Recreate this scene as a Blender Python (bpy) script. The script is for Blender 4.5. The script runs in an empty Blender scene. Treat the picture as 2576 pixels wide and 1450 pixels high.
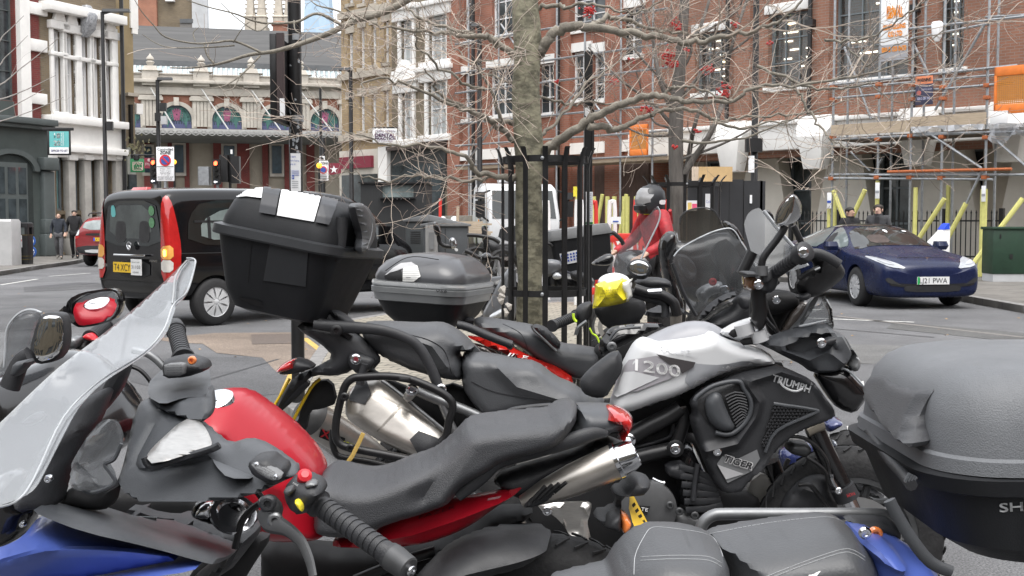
import bpy, bmesh, math, random
import numpy as np
from mathutils import Vector, Matrix
from mathutils.bvhtree import BVHTree
from mathutils.geometry import delaunay_2d_cdt
R=math.radians; PI=math.pi; V=Vector
SC=bpy.context.scene; C=SC.collection
random.seed(7); rng=random.Random(11)
# ---------------- camera, sky, sun, exposure
FL,CX,CY,HZ,EYE=2900.,1288.,725.,555.,1.45
PT=math.atan((CY-HZ)/FL); cp,sp=math.cos(PT),math.sin(PT)
cam=bpy.data.cameras.new('camera'); co=bpy.data.objects.new('camera',cam); C.objects.link(co)
co.location=(0,0,EYE); co.rotation_euler=(PI/2-PT,0,0)
cam.sensor_width=36; cam.lens=36*FL/2576; cam.clip_start=.05; cam.clip_end=3000; SC.camera=co
w=bpy.data.worlds.new("World"); SC.world=w; w.use_nodes=True
nt=w.node_tree; bg=nt.nodes['Background']
sky=nt.nodes.new('ShaderNodeTexSky'); sky.sky_type='NISHITA'; sky.sun_disc=False
SUN_EL,SUN_AZ=R(68),R(168)
sky.sun_elevation=SUN_EL; sky.sun_rotation=SUN_AZ; sky.air_density=1.0; sky.dust_density=6.0; sky.ozone_density=1.0
hs=nt.nodes.new('ShaderNodeHueSaturation'); hs.inputs['Saturation'].default_value=.3
gm=nt.nodes.new('ShaderNodeGamma'); gm.inputs[1].default_value=.5; nt.links.new(sky.outputs[0],gm.inputs[0]); hs.inputs['Value'].default_value=3.2; nt.links.new(gm.outputs[0],hs.inputs['Color']); nt.links.new(hs.outputs[0],bg.inputs['Color'])
bg.inputs['Strength'].default_value=.14
sl=bpy.data.lights.new('sun','SUN'); sl.energy=.6; sl.angle=R(40); sl.color=(1,.97,.93)
so=bpy.data.objects.new('sun',sl); C.objects.link(so)
sd=V((math.sin(SUN_AZ)*math.cos(SUN_EL),math.cos(SUN_AZ)*math.cos(SUN_EL),math.sin(SUN_EL)))
so.rotation_euler=sd.to_track_quat('Z','Y').to_euler(); so.location=(0,-5,30)
SC.view_settings.view_transform='Standard'; SC.view_settings.look='None'; SC.view_settings.exposure=1.15; SC.view_settings.gamma=1
SC.cycles.max_bounces=6; SC.cycles.transparent_max_bounces=24; SC.cycles.use_denoising=True
# ---------------- pixel rays of the 2576-wide photograph -> points in the street
CR={'':(0,0,1),'A':(0,0,.3472),'B':(830.6,0,.3472),'C':(1681.6,0,.3472),'D':(0,447.2,.3472),'E':(830.6,447.2,.3472),'F':(1681.6,447.2,.3472),
 'G':(0,946.2,.3472),'H':(830.6,946.2,.3472),'I':(1681.6,946.2,.3472),'J':(1118.1,383.3,.2481),'K':(0,306.7,.2732),'L':(830.6,638.9,.1984),'M':(1916.7,306.7,.3393),'N':(1597.2,670.8,.2481)}
def cv(c,p):
    a,b,s=CR[c]; return (a+p[0]*s,b+p[1]*s)+tuple(p[2:])
def ray(X,Y):
    yv=-(Y-CY)/FL; return V(((X-CX)/FL,cp+yv*sp,-sp+yv*cp))
def P(X,Y,y):
    d=ray(X,Y); return V((0,0,EYE))+d*(y/d.y)
def G(X,Y,z=0.):
    d=ray(X,Y); return V((0,0,EYE))+d*((z-EYE)/d.z)
def PX(p):
    d=p-V((0,0,EYE)); f=d.y*cp-d.z*sp; u=d.y*sp+d.z*cp; return CX+d.x/f*FL, CY-u/f*FL
# ---------------- materials
MT={}
def nd(t,k,**kw):
    n=t.nodes.new(k)
    for a,b in kw.items():
        if a in n.inputs: n.inputs[a].default_value=b
        else: setattr(n,a,b)
    return n
def mat(name,col,rough=.5,metal=0,var=.12,sc=6.,bump=0,bsc=80.,coat=0,spec=.5,str=(1,1,1),emit=0,ctr=(.3,.7),wear=0):
    if name in MT: return MT[name]
    m=bpy.data.materials.new(name); m.use_nodes=True; t=m.node_tree; b=t.nodes['Principled BSDF']
    b.inputs['Roughness'].default_value=rough; b.inputs['Metallic'].default_value=metal
    b.inputs['Coat Weight'].default_value=coat; b.inputs['Coat Roughness'].default_value=.06; b.inputs['Specular IOR Level'].default_value=spec
    tc=t.nodes.new('ShaderNodeTexCoord'); mp=nd(t,'ShaderNodeMapping'); mp.inputs['Scale'].default_value=str
    t.links.new(tc.outputs['Object'],mp.inputs[0])
    n=nd(t,'ShaderNodeTexNoise',Scale=sc,Detail=6.,Roughness=.65); t.links.new(mp.outputs[0],n.inputs['Vector'])
    r=nd(t,'ShaderNodeValToRGB'); e=r.color_ramp.elements; e[0].position,e[1].position=ctr
    e[0].color=tuple(max(0,c*(1-var)) for c in col)+(1,); e[1].color=tuple(min(1,c*(1+var)) for c in col)+(1,)
    t.links.new(n.outputs['Fac'],r.inputs[0]); t.links.new(r.outputs[0],b.inputs['Base Color'])
    n3=nd(t,'ShaderNodeTexNoise',Scale=sc*2.3,Detail=4.); t.links.new(mp.outputs[0],n3.inputs['Vector'])
    mr=nd(t,'ShaderNodeMapRange'); mr.inputs[3].default_value=max(.02,rough*.8); mr.inputs[4].default_value=min(1,rough*1.25)
    t.links.new(n3.outputs['Fac'],mr.inputs[0]); t.links.new(mr.outputs[0],b.inputs['Roughness'])
    if bump:
        n2=nd(t,'ShaderNodeTexNoise',Scale=bsc,Detail=3.); t.links.new(mp.outputs[0],n2.inputs['Vector'])
        bp=nd(t,'ShaderNodeBump',Strength=bump,Distance=.01); t.links.new(n2.outputs['Fac'],bp.inputs['Height']); t.links.new(bp.outputs[0],b.inputs['Normal'])
    if emit:
        b.inputs['Emission Color'].default_value=tuple(col)+(1,); b.inputs['Emission Strength'].default_value=emit
    MT[name]=m; return m
def brick(name,c1,c2,mortar,bw=.225,bh=.075,var=.25):
    if name in MT: return MT[name]
    m=mat(name,c1,.85,0,.1,1.5); t=m.node_tree; b=t.nodes['Principled BSDF']; tc=t.nodes['Texture Coordinate']
    s=t.nodes.new('ShaderNodeSeparateXYZ'); t.links.new(tc.outputs['Object'],s.inputs[0])
    a=nd(t,'ShaderNodeMath',operation='ADD'); t.links.new(s.outputs[0],a.inputs[0]); t.links.new(s.outputs[1],a.inputs[1])
    cb=t.nodes.new('ShaderNodeCombineXYZ'); t.links.new(a.outputs[0],cb.inputs[0]); t.links.new(s.outputs[2],cb.inputs[1])
    k=nd(t,'ShaderNodeTexBrick',Scale=1.); k.inputs['Brick Width'].default_value=bw; k.inputs['Row Height'].default_value=bh
    k.inputs['Mortar Size'].default_value=.008; k.inputs['Color1'].default_value=c1+(1,); k.inputs['Color2'].default_value=c2+(1,); k.inputs['Mortar'].default_value=mortar+(1,)
    t.links.new(cb.outputs[0],k.inputs[0])
    n=nd(t,'ShaderNodeTexNoise',Scale=.9,Detail=6.); t.links.new(tc.outputs['Object'],n.inputs['Vector'])
    r=nd(t,'ShaderNodeMapRange'); r.inputs[1].default_value=.3; r.inputs[2].default_value=.7; r.inputs[3].default_value=1-var; r.inputs[4].default_value=1+var*.6; t.links.new(n.outputs['Fac'],r.inputs[0])
    mx=nd(t,'ShaderNodeMix',data_type='RGBA',blend_type='MULTIPLY'); mx.inputs[0].default_value=1
    t.links.new(k.outputs['Color'],mx.inputs[6]); t.links.new(r.outputs[0],mx.inputs[7]); t.links.new(mx.outputs[2],b.inputs['Base Color'])
    return m
def clear(name,tint,alpha=.3,rough=.05,haze=.1,hcol=(.6,.62,.64)):
    if name in MT: return MT[name]
    m=bpy.data.materials.new(name); m.use_nodes=True; t=m.node_tree; t.nodes.remove(t.nodes['Principled BSDF']); o=t.nodes['Material Output']
    tr=nd(t,'ShaderNodeBsdfTransparent',Color=tint+(1,)); gl=nd(t,'ShaderNodeBsdfGlossy',Color=(.9,.9,.9,1),Roughness=rough); df=nd(t,'ShaderNodeBsdfDiffuse',Color=hcol+(1,))
    lw=nd(t,'ShaderNodeLayerWeight',Blend=.5); pw=nd(t,'ShaderNodeMath',operation='POWER'); pw.inputs[1].default_value=4; fr=nd(t,'ShaderNodeMath',operation='MULTIPLY_ADD'); fr.inputs[1].default_value=.6; fr.inputs[2].default_value=.035; t.links.new(lw.outputs['Facing'],pw.inputs[0]); t.links.new(pw.outputs[0],fr.inputs[0]); mx=t.nodes.new('ShaderNodeMixShader'); mx2=t.nodes.new('ShaderNodeMixShader')
    tc=t.nodes.new('ShaderNodeTexCoord'); n=nd(t,'ShaderNodeTexNoise',Scale=3.,Detail=2.); t.links.new(tc.outputs['Object'],n.inputs['Vector'])
    r=nd(t,'ShaderNodeMapRange'); r.inputs[1].default_value=.3; r.inputs[2].default_value=.75; r.inputs[3].default_value=haze*.5; r.inputs[4].default_value=haze*1.6; t.links.new(n.outputs['Fac'],r.inputs[0])
    t.links.new(r.outputs[0],mx2.inputs[0]); t.links.new(tr.outputs[0],mx2.inputs[1]); t.links.new(df.outputs[0],mx2.inputs[2])
    t.links.new(fr.outputs[0],mx.inputs[0]); t.links.new(mx2.outputs[0],mx.inputs[1]); t.links.new(gl.outputs[0],mx.inputs[2]); t.links.new(mx.outputs[0],o.inputs[0])
    MT[name]=m; return m
# ---------------- objects, names, tags
W={}
def tag(o,label,cat=None,group=None,kind=None):
    if label: o['label']=label
    if cat: o['category']=cat
    if group: o['group']=group
    if kind: o['kind']=kind
    return o
def root(name,label,cat,loc=(0,0,0),group=None):
    o=bpy.data.objects.new(name,None); C.objects.link(o); o.empty_display_size=.2; o.location=loc; W[o]=Matrix.Translation(loc); return tag(o,label,cat,group)
def link(o,parent,mtx=None):
    C.objects.link(o)
    if mtx: o.matrix_basis=mtx
    if parent: o.parent=parent; o.matrix_parent_inverse=W[parent].inverted()
    W[o]=mtx or Matrix.Identity(4); return o
def copy_tree(o,parent=None):
    c=o.copy(); C.objects.link(c); c.parent=parent
    if parent: c.matrix_parent_inverse=o.matrix_parent_inverse
    for k in list(o.children): copy_tree(k,c)
    return c
def place(o,loc,rz=0,rx=0,ry=0): o.location=loc; o.rotation_euler=(rx,ry,rz); return o
# ---------------- mesh builder
def chaik(p,n,closed=True):
    for _ in range(n):
        q=[]; L=len(p)
        for i in range(L if closed else L-1):
            a,b=np.array(p[i][:2],float),np.array(p[(i+1)%L][:2],float); q+= [tuple(a*.78+b*.22),tuple(a*.22+b*.78)]
        if not closed: q=[p[0]]+q+[p[-1]]
        p=q
    return p
def cat(pts,n=5):
    if n<2 or len(pts)<3: return pts
    o=[]; L=len(pts)
    for i in range(L-1):
        a,b,c,d=[pts[max(0,min(L-1,i+k))] for k in (-1,0,1,2)]
        for j in range(n):
            t=j/n; o.append(b+.5*(c-a)*t+(a-2.5*b+2*c-.5*d)*t*t+(-.5*a+1.5*b-1.5*c+.5*d)*t**3)
    return o+[pts[-1]]
class MB:
    def __init__(s): s.v=[]; s.f=[]
    def add(s,v,f): o=len(s.v); s.v+=list(v); s.f+=[[i+o for i in q] for q in f]; return s
    def box(s,x0,x1,y0,y1,z0,z1,M=None):
        v=[V((x,y,z)) for x in (x0,x1) for y in (y0,y1) for z in (z0,z1)]
        if M: v=[M@p for p in v]
        return s.add(v,[(0,1,3,2),(4,6,7,5),(0,4,5,1),(2,3,7,6),(0,2,6,4),(1,5,7,3)])
    def tube(s,p,r,n=8,sm=1,flat=1.):
        p=[V(q) for q in p]; k=len(p); rr=[r]*k if not hasattr(r,'__len__') else list(r)
        if sm>1 and k>2:
            p4=[V((q.x,q.y,q.z,a)) for q,a in zip(p,rr)]; p4=cat(p4,sm); p=[V(q[:3]) for q in p4]; rr=[max(1e-4,q[3]) for q in p4]; k=len(p)
        t=(p[1]-p[0]).normalized(); nx=t.orthogonal().normalized()
        if flat!=1 and abs(t.y)<.95: nx=(V((0,1,0))-t*t.y).normalized()
        vs=[]
        for i in range(k):
            t=((p[min(i+1,k-1)]-p[max(i-1,0)])).normalized(); nx=(nx-t*nx.dot(t)); nx=nx.normalized() if nx.length>1e-6 else t.orthogonal().normalized(); ny=t.cross(nx)
            for j in range(n):
                a=2*PI*j/n; vs.append(p[i]+(nx*math.cos(a)*flat+ny*math.sin(a))*rr[i])
        f=[(i*n+j,i*n+(j+1)%n,(i+1)*n+(j+1)%n,(i+1)*n+j) for i in range(k-1) for j in range(n)]
        f+=[tuple(range(n))[::-1],tuple(range((k-1)*n,k*n))]
        return s.add(vs,f)
    def pt(s,c,p,r,n=8,sm=3,flat=1.,y=None): return s.tube([P(*cv(c,q)[:2],q[2] if len(q)>2 else (y(*cv(c,q)[:2]) if callable(y) else y)) for q in p],r,n,sm,flat)
    def lathe(s,o,ax,prof,n=24,a0=0,a1=2*PI,caps=True):
        o=V(o); ax=V(ax).normalized(); x=ax.orthogonal().normalized(); y=ax.cross(x); full=abs(a1-a0-2*PI)<1e-6; m=n if full else n+1; vs=[]
        for t,r in prof:
            for j in range(m):
                a=a0+(a1-a0)*j/n; vs.append(o+ax*t+(x*math.cos(a)+y*math.sin(a))*r)
        f=[(i*m+j,i*m+(j+1)%m,(i+1)*m+(j+1)%m,(i+1)*m+j) for i in range(len(prof)-1) for j in range(n)]
        if full and caps:
            if prof[0][1]>1e-5: f.append(tuple(range(m))[::-1])
            if prof[-1][1]>1e-5: f.append(tuple(range((len(prof)-1)*m,len(prof)*m)))
        return s.add(vs,f)
    def loft(s,rings,caps=True,closed=True):
        n=len(rings[0]); vs=[V(p) for r in rings for p in r]; m=n if closed else n-1
        f=[(i*n+j,i*n+(j+1)%n,(i+1)*n+(j+1)%n,(i+1)*n+j) for i in range(len(rings)-1) for j in range(m)]
        if caps: f+=[tuple(range(n))[::-1],tuple(range((len(rings)-1)*n,len(rings)*n))]
        return s.add(vs,f)
    def rbox(s,secs,M=None,n=5,e=1.):
        rs=[]
        for z,cx,cy,hx,hy,r in secs:
            r=min(r,hx*.999,hy*.999); q=[]
            for k,(sx,sy) in enumerate(((1,1),(-1,1),(-1,-1),(1,-1))):
                for j in range(n+1):
                    a=PI/2*k+PI/2*j/n; q.append(V((cx+sx*(hx-r)+r*math.cos(a),cy+sy*(hy-r)+r*math.sin(a),z)))
            rs.append([M@p for p in q] if M else q)
        return s.loft(rs)
    def prism(s,pts,off):
        pts=[V(p) for p in pts]; off=V(off); n=len(pts); 
        return s.add(pts+[p+off for p in pts],[tuple(range(n))[::-1],tuple(range(n,2*n))]+[(i,(i+1)%n,n+(i+1)%n,n+i) for i in range(n)])
    def grid2(s,pts,step,ch=0,holes=(),rid=()):
        pts=chaik([tuple(p[:2]) for p in pts],ch); b=[]; E=[]
        def addloop(L):
            o=len(b)
            for i in range(len(L)):
                a=np.array(L[i]); c=np.array(L[(i+1)%len(L)]); k=max(1,int(round(np.linalg.norm(c-a)/step)))
                for j in range(k): b.append(tuple(a+(c-a)*j/k))
            n=len(b)-o; E.extend((o+i,o+(i+1)%n) for i in range(n))
        addloop(pts)
        for h in holes: addloop(chaik(h,ch))
        A=np.array(b); nb=len(b); S0=A[[e[0] for e in E]]; S1=A[[e[1] for e in E]]
        def dist(Q):
            Q=np.array(Q)[:,None,:]; d=S1-S0; L=(d*d).sum(1)+1e-12; t=np.clip(((Q-S0)*d).sum(2)/L,0,1); return np.linalg.norm(Q-(S0+t[...,None]*d),axis=2).min(1)
        x0,y0=A.min(0); x1,y1=A.max(0); q=[]; r=0; y=y0
        while y<y1:
            x=x0+(step/2 if r%2 else 0)
            while x<x1: q.append((x,y)); x+=step
            y+=step*.87; r+=1
        if q:
            Q=np.array(q); ins=np.zeros(len(Q),bool)
            for a,c in zip(S0,S1):
                k=((a[1]>Q[:,1])!=(c[1]>Q[:,1])); ins^=k&(Q[:,0]<(c[0]-a[0])*(Q[:,1]-a[1])/(c[1]-a[1]+1e-12)+a[0])
            Q=Q[ins]
            if len(Q): Q=Q[dist(Q)>.45*step]
            ex=[]
            for L in rid:
                for i in range(len(L)-1):
                    a=np.array(L[i][:2],float);e=np.array(L[i+1][:2],float); k=max(1,int(np.linalg.norm(e-a)/(step*.8))); ex+=[tuple(a+(e-a)*j/k) for j in range(k+(i==len(L)-2))]
            if ex:
                X=np.array(ex); ins=np.zeros(len(X),bool)
                for a,c in zip(S0,S1): ins^=((a[1]>X[:,1])!=(c[1]>X[:,1]))&(X[:,0]<(c[0]-a[0])*(X[:,1]-a[1])/(c[1]-a[1]+1e-12)+a[0])
                X=X[ins]
                if len(X): X=X[dist(X)>.4*step]
                if len(X): Q=Q[np.linalg.norm(Q[:,None]-X[None],axis=2).min(1)>.62*step] if len(Q) else Q; Q=np.concatenate([Q,X]) if len(Q) else X
            b+= [tuple(z) for z in Q]
        vs,_,fs,_,_,_=delaunay_2d_cdt([V(z) for z in b],E,[],4 if holes else 1,1e-4)
        vs=[(v.x,v.y) for v in vs]; return vs,[list(f) for f in fs],dist(vs)
    def pil(s,c,pts,y=2.,th=.05,b=.03,R=None,step=None,ch=1,rid=(),holes=(),back=1.,sq=.5,bend=None,n=(0,1,0)):
        """a body with the given outline, standing at world depth y, th thick, its faces bulging by b"""
        sc=CR[c][2]; pts=[cv(c,p) for p in pts]; holes=[[cv(c,p) for p in h] for h in holes]
        if th>.04: b+=(th-.04)*.5; th=.04
        A=np.array([p[:2] for p in pts]); ext=(A.max(0)-A.min(0)); step=step or max(3.5,min(12,min(ext)/9))
        if isinstance(y,(list,tuple)):
            T=[cv(c,p) for p in y]
            if len(T)==2: (a0,a1,a2),(b0,b1,b2)=T; T.append((a0-(b1-a1),a1+(b0-a0),a2))
            K=np.linalg.solve(np.array([[p[0],p[1],1] for p in T]),np.array([p[2] for p in T])); yf=lambda X,Y:K[0]*X+K[1]*Y+K[2]
        elif callable(y): yf=y
        else: yf=lambda X,Y:y
        vs,fs,d=s.grid2(pts,step,ch,holes,[[cv(c,p) for p in L] for L,_,_ in rid]); RR=(R or .95*d.max()); n=V(n).normalized(); fr=[];bk=[]
        rl=[([cv(c,p) for p in L],h,wd) for L,h,wd in rid]
        for (X,Y),dd in zip(vs,d):
            t=min(1,dd/RR); h=b*(1-(1-t)**2)**sq
            for L,hh,wd in rl:
                m=1e9
                for i in range(len(L)-1):
                    a=np.array(L[i]);e=np.array(L[i+1])-a; u=max(0,min(1,((X-a[0])*e[0]+(Y-a[1])*e[1])/(e@e))); q=a+u*e; m=min(m,math.hypot(X-q[0],Y-q[1]))
                if m<wd: h+=hh*(1-m/wd)*min(1,dd/(.3*RR))
            p=P(X,Y,yf(X,Y))
            if bend: p=p+n*bend(X,Y)
            fr.append(p-n*h); bk.append(p+n*(th+back*b*(1-(1-t)**2)**sq))
        N=len(fr); cnt={}
        for f in fs:
            for i in range(len(f)):
                a,e=f[i],f[(i+1)%len(f)]; cnt[(min(a,e),max(a,e))]=cnt.get((min(a,e),max(a,e)),[])+[(a,e)]
        side=[(e[0][1],e[0][0],e[0][0]+N,e[0][1]+N) for e in cnt.values() if len(e)==1]
        return s.add(fr+bk,[f for f in fs]+[[i+N for i in f[::-1]] for f in fs]+side)
    def dec(s,bvh,pts,fn,step,off=.004,ch=1,holes=(),th=0):
        """a panel whose outline is cast on to a body and lies off above it"""
        vs,fs,d=s.grid2(pts,step,ch,holes); out=[];ok=[]
        for x,y in vs:
            o,dr=fn(x,y); h=bvh.ray_cast(o,dr); ok.append(h[0] is not None)
            if h[0] is None: out.append(V((0,0,0)))
            else:
                nn=h[1] if h[1].dot(dr)<0 else -h[1]; out.append(h[0]+(nn*.5-V(dr).normalized()*.5).normalized()*off)
        return s.add(out,[f for f in fs if all(ok[i] for i in f)])
    def text(s,t,fn,w=None):
        """lettering; fn(u,v) maps 0..1 along the line and cap heights to a point"""
        vs,fs=glyphs(t); return s.add([fn(x,y) for x,y in vs],fs)
    def bvh(s): return BVHTree.FromPolygons(s.v,s.f)
    def build(s,name,m,parent=None,mtx=None,ang=38,bev=0,sub=0,label=None,segs=2,cut=None):
        me=bpy.data.meshes.new(name); me.from_pydata([tuple(p) for p in s.v],[],s.f); me.validate(clean_customdata=False)
        bm=bmesh.new(); bm.from_mesh(me)
        bmesh.ops.recalc_face_normals(bm,faces=bm.faces)
        if bev:
            es=[e for e in bm.edges if len(e.link_faces)==2 and e.calc_face_angle(0)>.5]
            bmesh.ops.bevel(bm,geom=es,offset=bev,segments=segs,profile=.5,affect='EDGES',clamp_overlap=True)
        bm.to_mesh(me); bm.free()
        if sub or cut:
            t=bpy.data.objects.new('t',me); C.objects.link(t); ks=[]
            if sub: k=t.modifiers.new('s','SUBSURF'); k.levels=sub
            for q in cut or []:
                k2=bpy.data.objects.new('c',q.mesh()); C.objects.link(k2); ks.append(k2); k=t.modifiers.new('b','BOOLEAN'); k.object=k2; k.operation='DIFFERENCE'; k.solver='EXACT'
            dg=bpy.context.evaluated_depsgraph_get(); dg.update(); me2=bpy.data.meshes.new_from_object(t.evaluated_get(dg)); me2.name=name
            for q in ks+[t]: bpy.data.objects.remove(q)
            me=me2; me.materials.clear()
        for p in me.polygons: p.use_smooth=True
        if hasattr(me,'set_sharp_from_angle'): me.set_sharp_from_angle(angle=R(ang))
        if m: me.materials.append(m)
        o=bpy.data.objects.new(name,me); link(o,parent,mtx)
        if label: o['label']=label
        return o
    def mesh(s):
        me=bpy.data.meshes.new('c'); me.from_pydata([tuple(p) for p in s.v],[],s.f)
        bm=bmesh.new(); bm.from_mesh(me); bmesh.ops.recalc_face_normals(bm,faces=bm.faces); bm.to_mesh(me); bm.free(); return me
_gl={}
def glyphs(t):
    if t in _gl: return _gl[t]
    cu=bpy.data.curves.new('t','FONT'); cu.body=t; cu.resolution_u=3; o=bpy.data.objects.new('t',cu); C.objects.link(o)
    dg=bpy.context.evaluated_depsgraph_get(); dg.update(); me=bpy.data.meshes.new_from_object(o.evaluated_get(dg))
    xs=[v.co.x for v in me.vertices]; x0,x1=min(xs),max(xs); ln=t.count('\n')
    r=([((v.co.x-x0)/(x1-x0),v.co.y/.69) for v in me.vertices],[list(p.vertices) for p in me.polygons])
    bpy.data.objects.remove(o); bpy.data.meshes.remove(me); _gl[t]=r; return r
def ptext(mb,t,c,p0,p1,h,y=None,bvh=None,off=.004,it=0.,bold=0):
    """lettering along p0->p1 (photo px), cap height h px, on plane y or on a body"""
    p0=np.array(cv(c,p0)[:2]);p1=np.array(cv(c,p1)[:2]); h*=CR[c][2]; d=p1-p0; L=np.linalg.norm(d); up=np.array((d[1],-d[0]))/L
    def fn(u,v,dx=0,dy=0):
        q=p0+d*u+up*h*v+d/L*(it*h*v)+np.array((dx,dy))
        if bvh:
            r=ray(*q); hh=bvh.ray_cast(V((0,0,EYE)),r)
            return hh[0]-r.normalized()*off if hh[0] else P(q[0],q[1],y or 4)
        return P(q[0],q[1],y)
    mb.text(t,fn)
    if bold:
        for dx,dy in ((bold,0),(0,bold),(bold,bold)): mb.text(t,lambda u,v:fn(u,v,dx,dy))
    return mb
def camray(X,Y): return V((0,0,EYE)),ray(X,Y)
def bvh_of(o):
    bm=bmesh.new(); bm.from_mesh(o.data); bm.transform(W[o]); b=BVHTree.FromBMesh(bm); bm.free(); return b
def pdec(mb,bvh,c,pts,off=.004,step=None,ch=1,holes=()):
    pts=[cv(c,p) for p in pts]; A=np.array(pts); st=step or max(2.5,min(A.max(0)-A.min(0))/5); return mb.dec(bvh,pts,camray,st,off,ch,[[cv(c,p) for p in h] for h in holes])
class Fac:
    """a vertical street front through the ground point below photo column X at depth y"""
    def __init__(s,X,y,dx,dy):
        o=P(X,HZ,y); s.o=V((o.x,o.y,0)); L=math.hypot(dx,dy); s.d=V((dx/L,dy/L,0)); s.n=V((s.d.y,-s.d.x,0)); s.M=Matrix.Translation(s.o)@Matrix.Rotation(math.atan2(dy,dx),4,'Z')
    def uv(s,X,Y,wd=0):
        r=ray(X,Y); o=s.o+s.n*(-wd); e=V((0,0,EYE)); t=(o-e).dot(s.n)/r.dot(s.n); p=e+r*t; return (p-s.o).dot(s.d),p.z
    def rect(s,X0,Y0,X1,Y1,wd=0):
        Xm,Ym=(X0+X1)/2,(Y0+Y1)/2; return s.uv(X0,Ym,wd)[0],s.uv(X1,Ym,wd)[0],s.uv(Xm,Y1,wd)[1],s.uv(Xm,Y0,wd)[1]
    def pt(s,u,wd,v): return s.M@V((u,wd,v))
def wallh(mb,u0,u1,v0,v1,holes,dep=.22,w0=0.,body=6.,top=True):
    us=sorted({u0,u1,*[min(max(h[0],u0),u1) for h in holes],*[min(max(h[1],u0),u1) for h in holes]}); vs=sorted({v0,v1,*[min(max(h[2],v0),v1) for h in holes],*[min(max(h[3],v0),v1) for h in holes]})
    q=lambda a,b,c,d:mb.add([V(a),V(b),V(c),V(d)],[(0,1,2,3)])
    for i in range(len(us)-1):
        for j in range(len(vs)-1):
            a,b,c,d=us[i],us[i+1],vs[j],vs[j+1]; m,k=(a+b)/2,(c+d)/2
            if any(h[0]<m<h[1] and h[2]<k<h[3] for h in holes): continue
            q((a,w0,c),(b,w0,c),(b,w0,d),(a,w0,d))
    for a,b,c,d in holes:
        a,b=max(a,u0),min(b,u1); d=min(d,v1); c=max(c,v0); e=w0+dep
        q((a,w0,c),(a,e,c),(a,e,d),(a,w0,d)); q((b,w0,c),(b,w0,d),(b,e,d),(b,e,c)); q((a,w0,d),(a,e,d),(b,e,d),(b,w0,d)); q((a,w0,c),(b,w0,c),(b,e,c),(a,e,c))
    e=w0+body
    q((u0,w0,v0),(u0,w0,v1),(u0,e,v1),(u0,e,v0)); q((u1,w0,v0),(u1,e,v0),(u1,e,v1),(u1,w0,v1)); q((u0,w0,v1),(u1,w0,v1),(u1,e,v1),(u0,e,v1)); q((u0,e,v0),(u0,e,v1),(u1,e,v1),(u1,e,v0))
def window(par,fac,h,fm,gm,nx=1,ny=2,w0=.1,fw=.06,bar=.035,name='window'):
    a,b,c,d=h; m=MB(); e=w0+.09
    m.box(a,a+fw,w0,e,c,d).box(b-fw,b,w0,e,c,d).box(a+fw,b-fw,w0,e,c,c+fw).box(a+fw,b-fw,w0,e,d-fw,d)
    for i in range(1,nx): x=a+(b-a)*i/nx; m.box(x-bar/2,x+bar/2,w0+.01,e-.01,c+fw,d-fw)
    for j in range(1,ny): z=c+(d-c)*j/ny; m.box(a+fw,b-fw,w0+.012,e-.012,z-bar/2,z+bar/2)
    f=m.build(name,fm,par,fac.M); g=MB().box(a+.01,b-.01,e-.025,e-.015,c+.01,d-.01).build('pane',gm,f,fac.M); return f

def mplane(c,p,y,target):
    """depth function of a mirror face through photo point p that shows the target from the camera"""
    o=P(*cv(c,p)[:2],y); d=(o-V((0,0,EYE))).normalized(); n=((V(target)-o).normalized()-d).normalized(); e=V((0,0,EYE))
    def f(X,Y): r=ray(X,Y); t=(o-e).dot(n)/r.dot(n); return (e+r*t).y
    return f
# ---------------- materials of the place
def asphalt(name,base,agg):
    m=mat(name,base,.85,0,.36,.5,bump=.5,bsc=220.); t=m.node_tree; b=t.nodes['Principled BSDF']; old=b.inputs['Base Color'].links[0].from_socket; tc=t.nodes['Texture Coordinate']
    n=nd(t,'ShaderNodeTexNoise',Scale=95.,Detail=3.,Roughness=.8); t.links.new(tc.outputs['Object'],n.inputs['Vector'])
    r=nd(t,'ShaderNodeValToRGB'); r.color_ramp.elements[0].position=.38; r.color_ramp.elements[0].color=(.45,.45,.45,1); r.color_ramp.elements[1].position=.66; r.color_ramp.elements[1].color=(agg,agg,agg,1); t.links.new(n.outputs['Fac'],r.inputs[0])
    mx=nd(t,'ShaderNodeMix',data_type='RGBA',blend_type='MULTIPLY'); mx.inputs[0].default_value=1; t.links.new(old,mx.inputs[6]); t.links.new(r.outputs[0],mx.inputs[7]); t.links.new(mx.outputs[2],b.inputs['Base Color']); return m
def slabs(name,c1,c2,mo,bw,bh,rot=0):
    m=mat(name,c1,.85,0,.15,3.,bump=.3,bsc=60.); t=m.node_tree; b=t.nodes['Principled BSDF']; tc=t.nodes['Texture Coordinate']; mp=nd(t,'ShaderNodeMapping'); mp.inputs['Rotation'].default_value=(0,0,rot); t.links.new(tc.outputs['Object'],mp.inputs[0])
    k=nd(t,'ShaderNodeTexBrick',Scale=1.); k.inputs['Brick Width'].default_value=bw; k.inputs['Row Height'].default_value=bh; k.inputs['Mortar Size'].default_value=.012
    for a,c in (('Color1',c1),('Color2',c2),('Mortar',mo)): k.inputs[a].default_value=c+(1,)
    n=nd(t,'ShaderNodeTexNoise',Scale=1.2,Detail=8.,Roughness=.7); t.links.new(tc.outputs['Object'],n.inputs['Vector']); r=nd(t,'ShaderNodeMapRange'); r.inputs[1].default_value=.3; r.inputs[2].default_value=.7; r.inputs[3].default_value=.65; r.inputs[4].default_value=1.2; t.links.new(n.outputs['Fac'],r.inputs[0])
    mx=nd(t,'ShaderNodeMix',data_type='RGBA',blend_type='MULTIPLY'); mx.inputs[0].default_value=1; t.links.new(mp.outputs[0],k.inputs[0]); t.links.new(k.outputs['Color'],mx.inputs[6]); t.links.new(r.outputs[0],mx.inputs[7]); t.links.new(mx.outputs[2],b.inputs['Base Color']); return m
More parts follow.
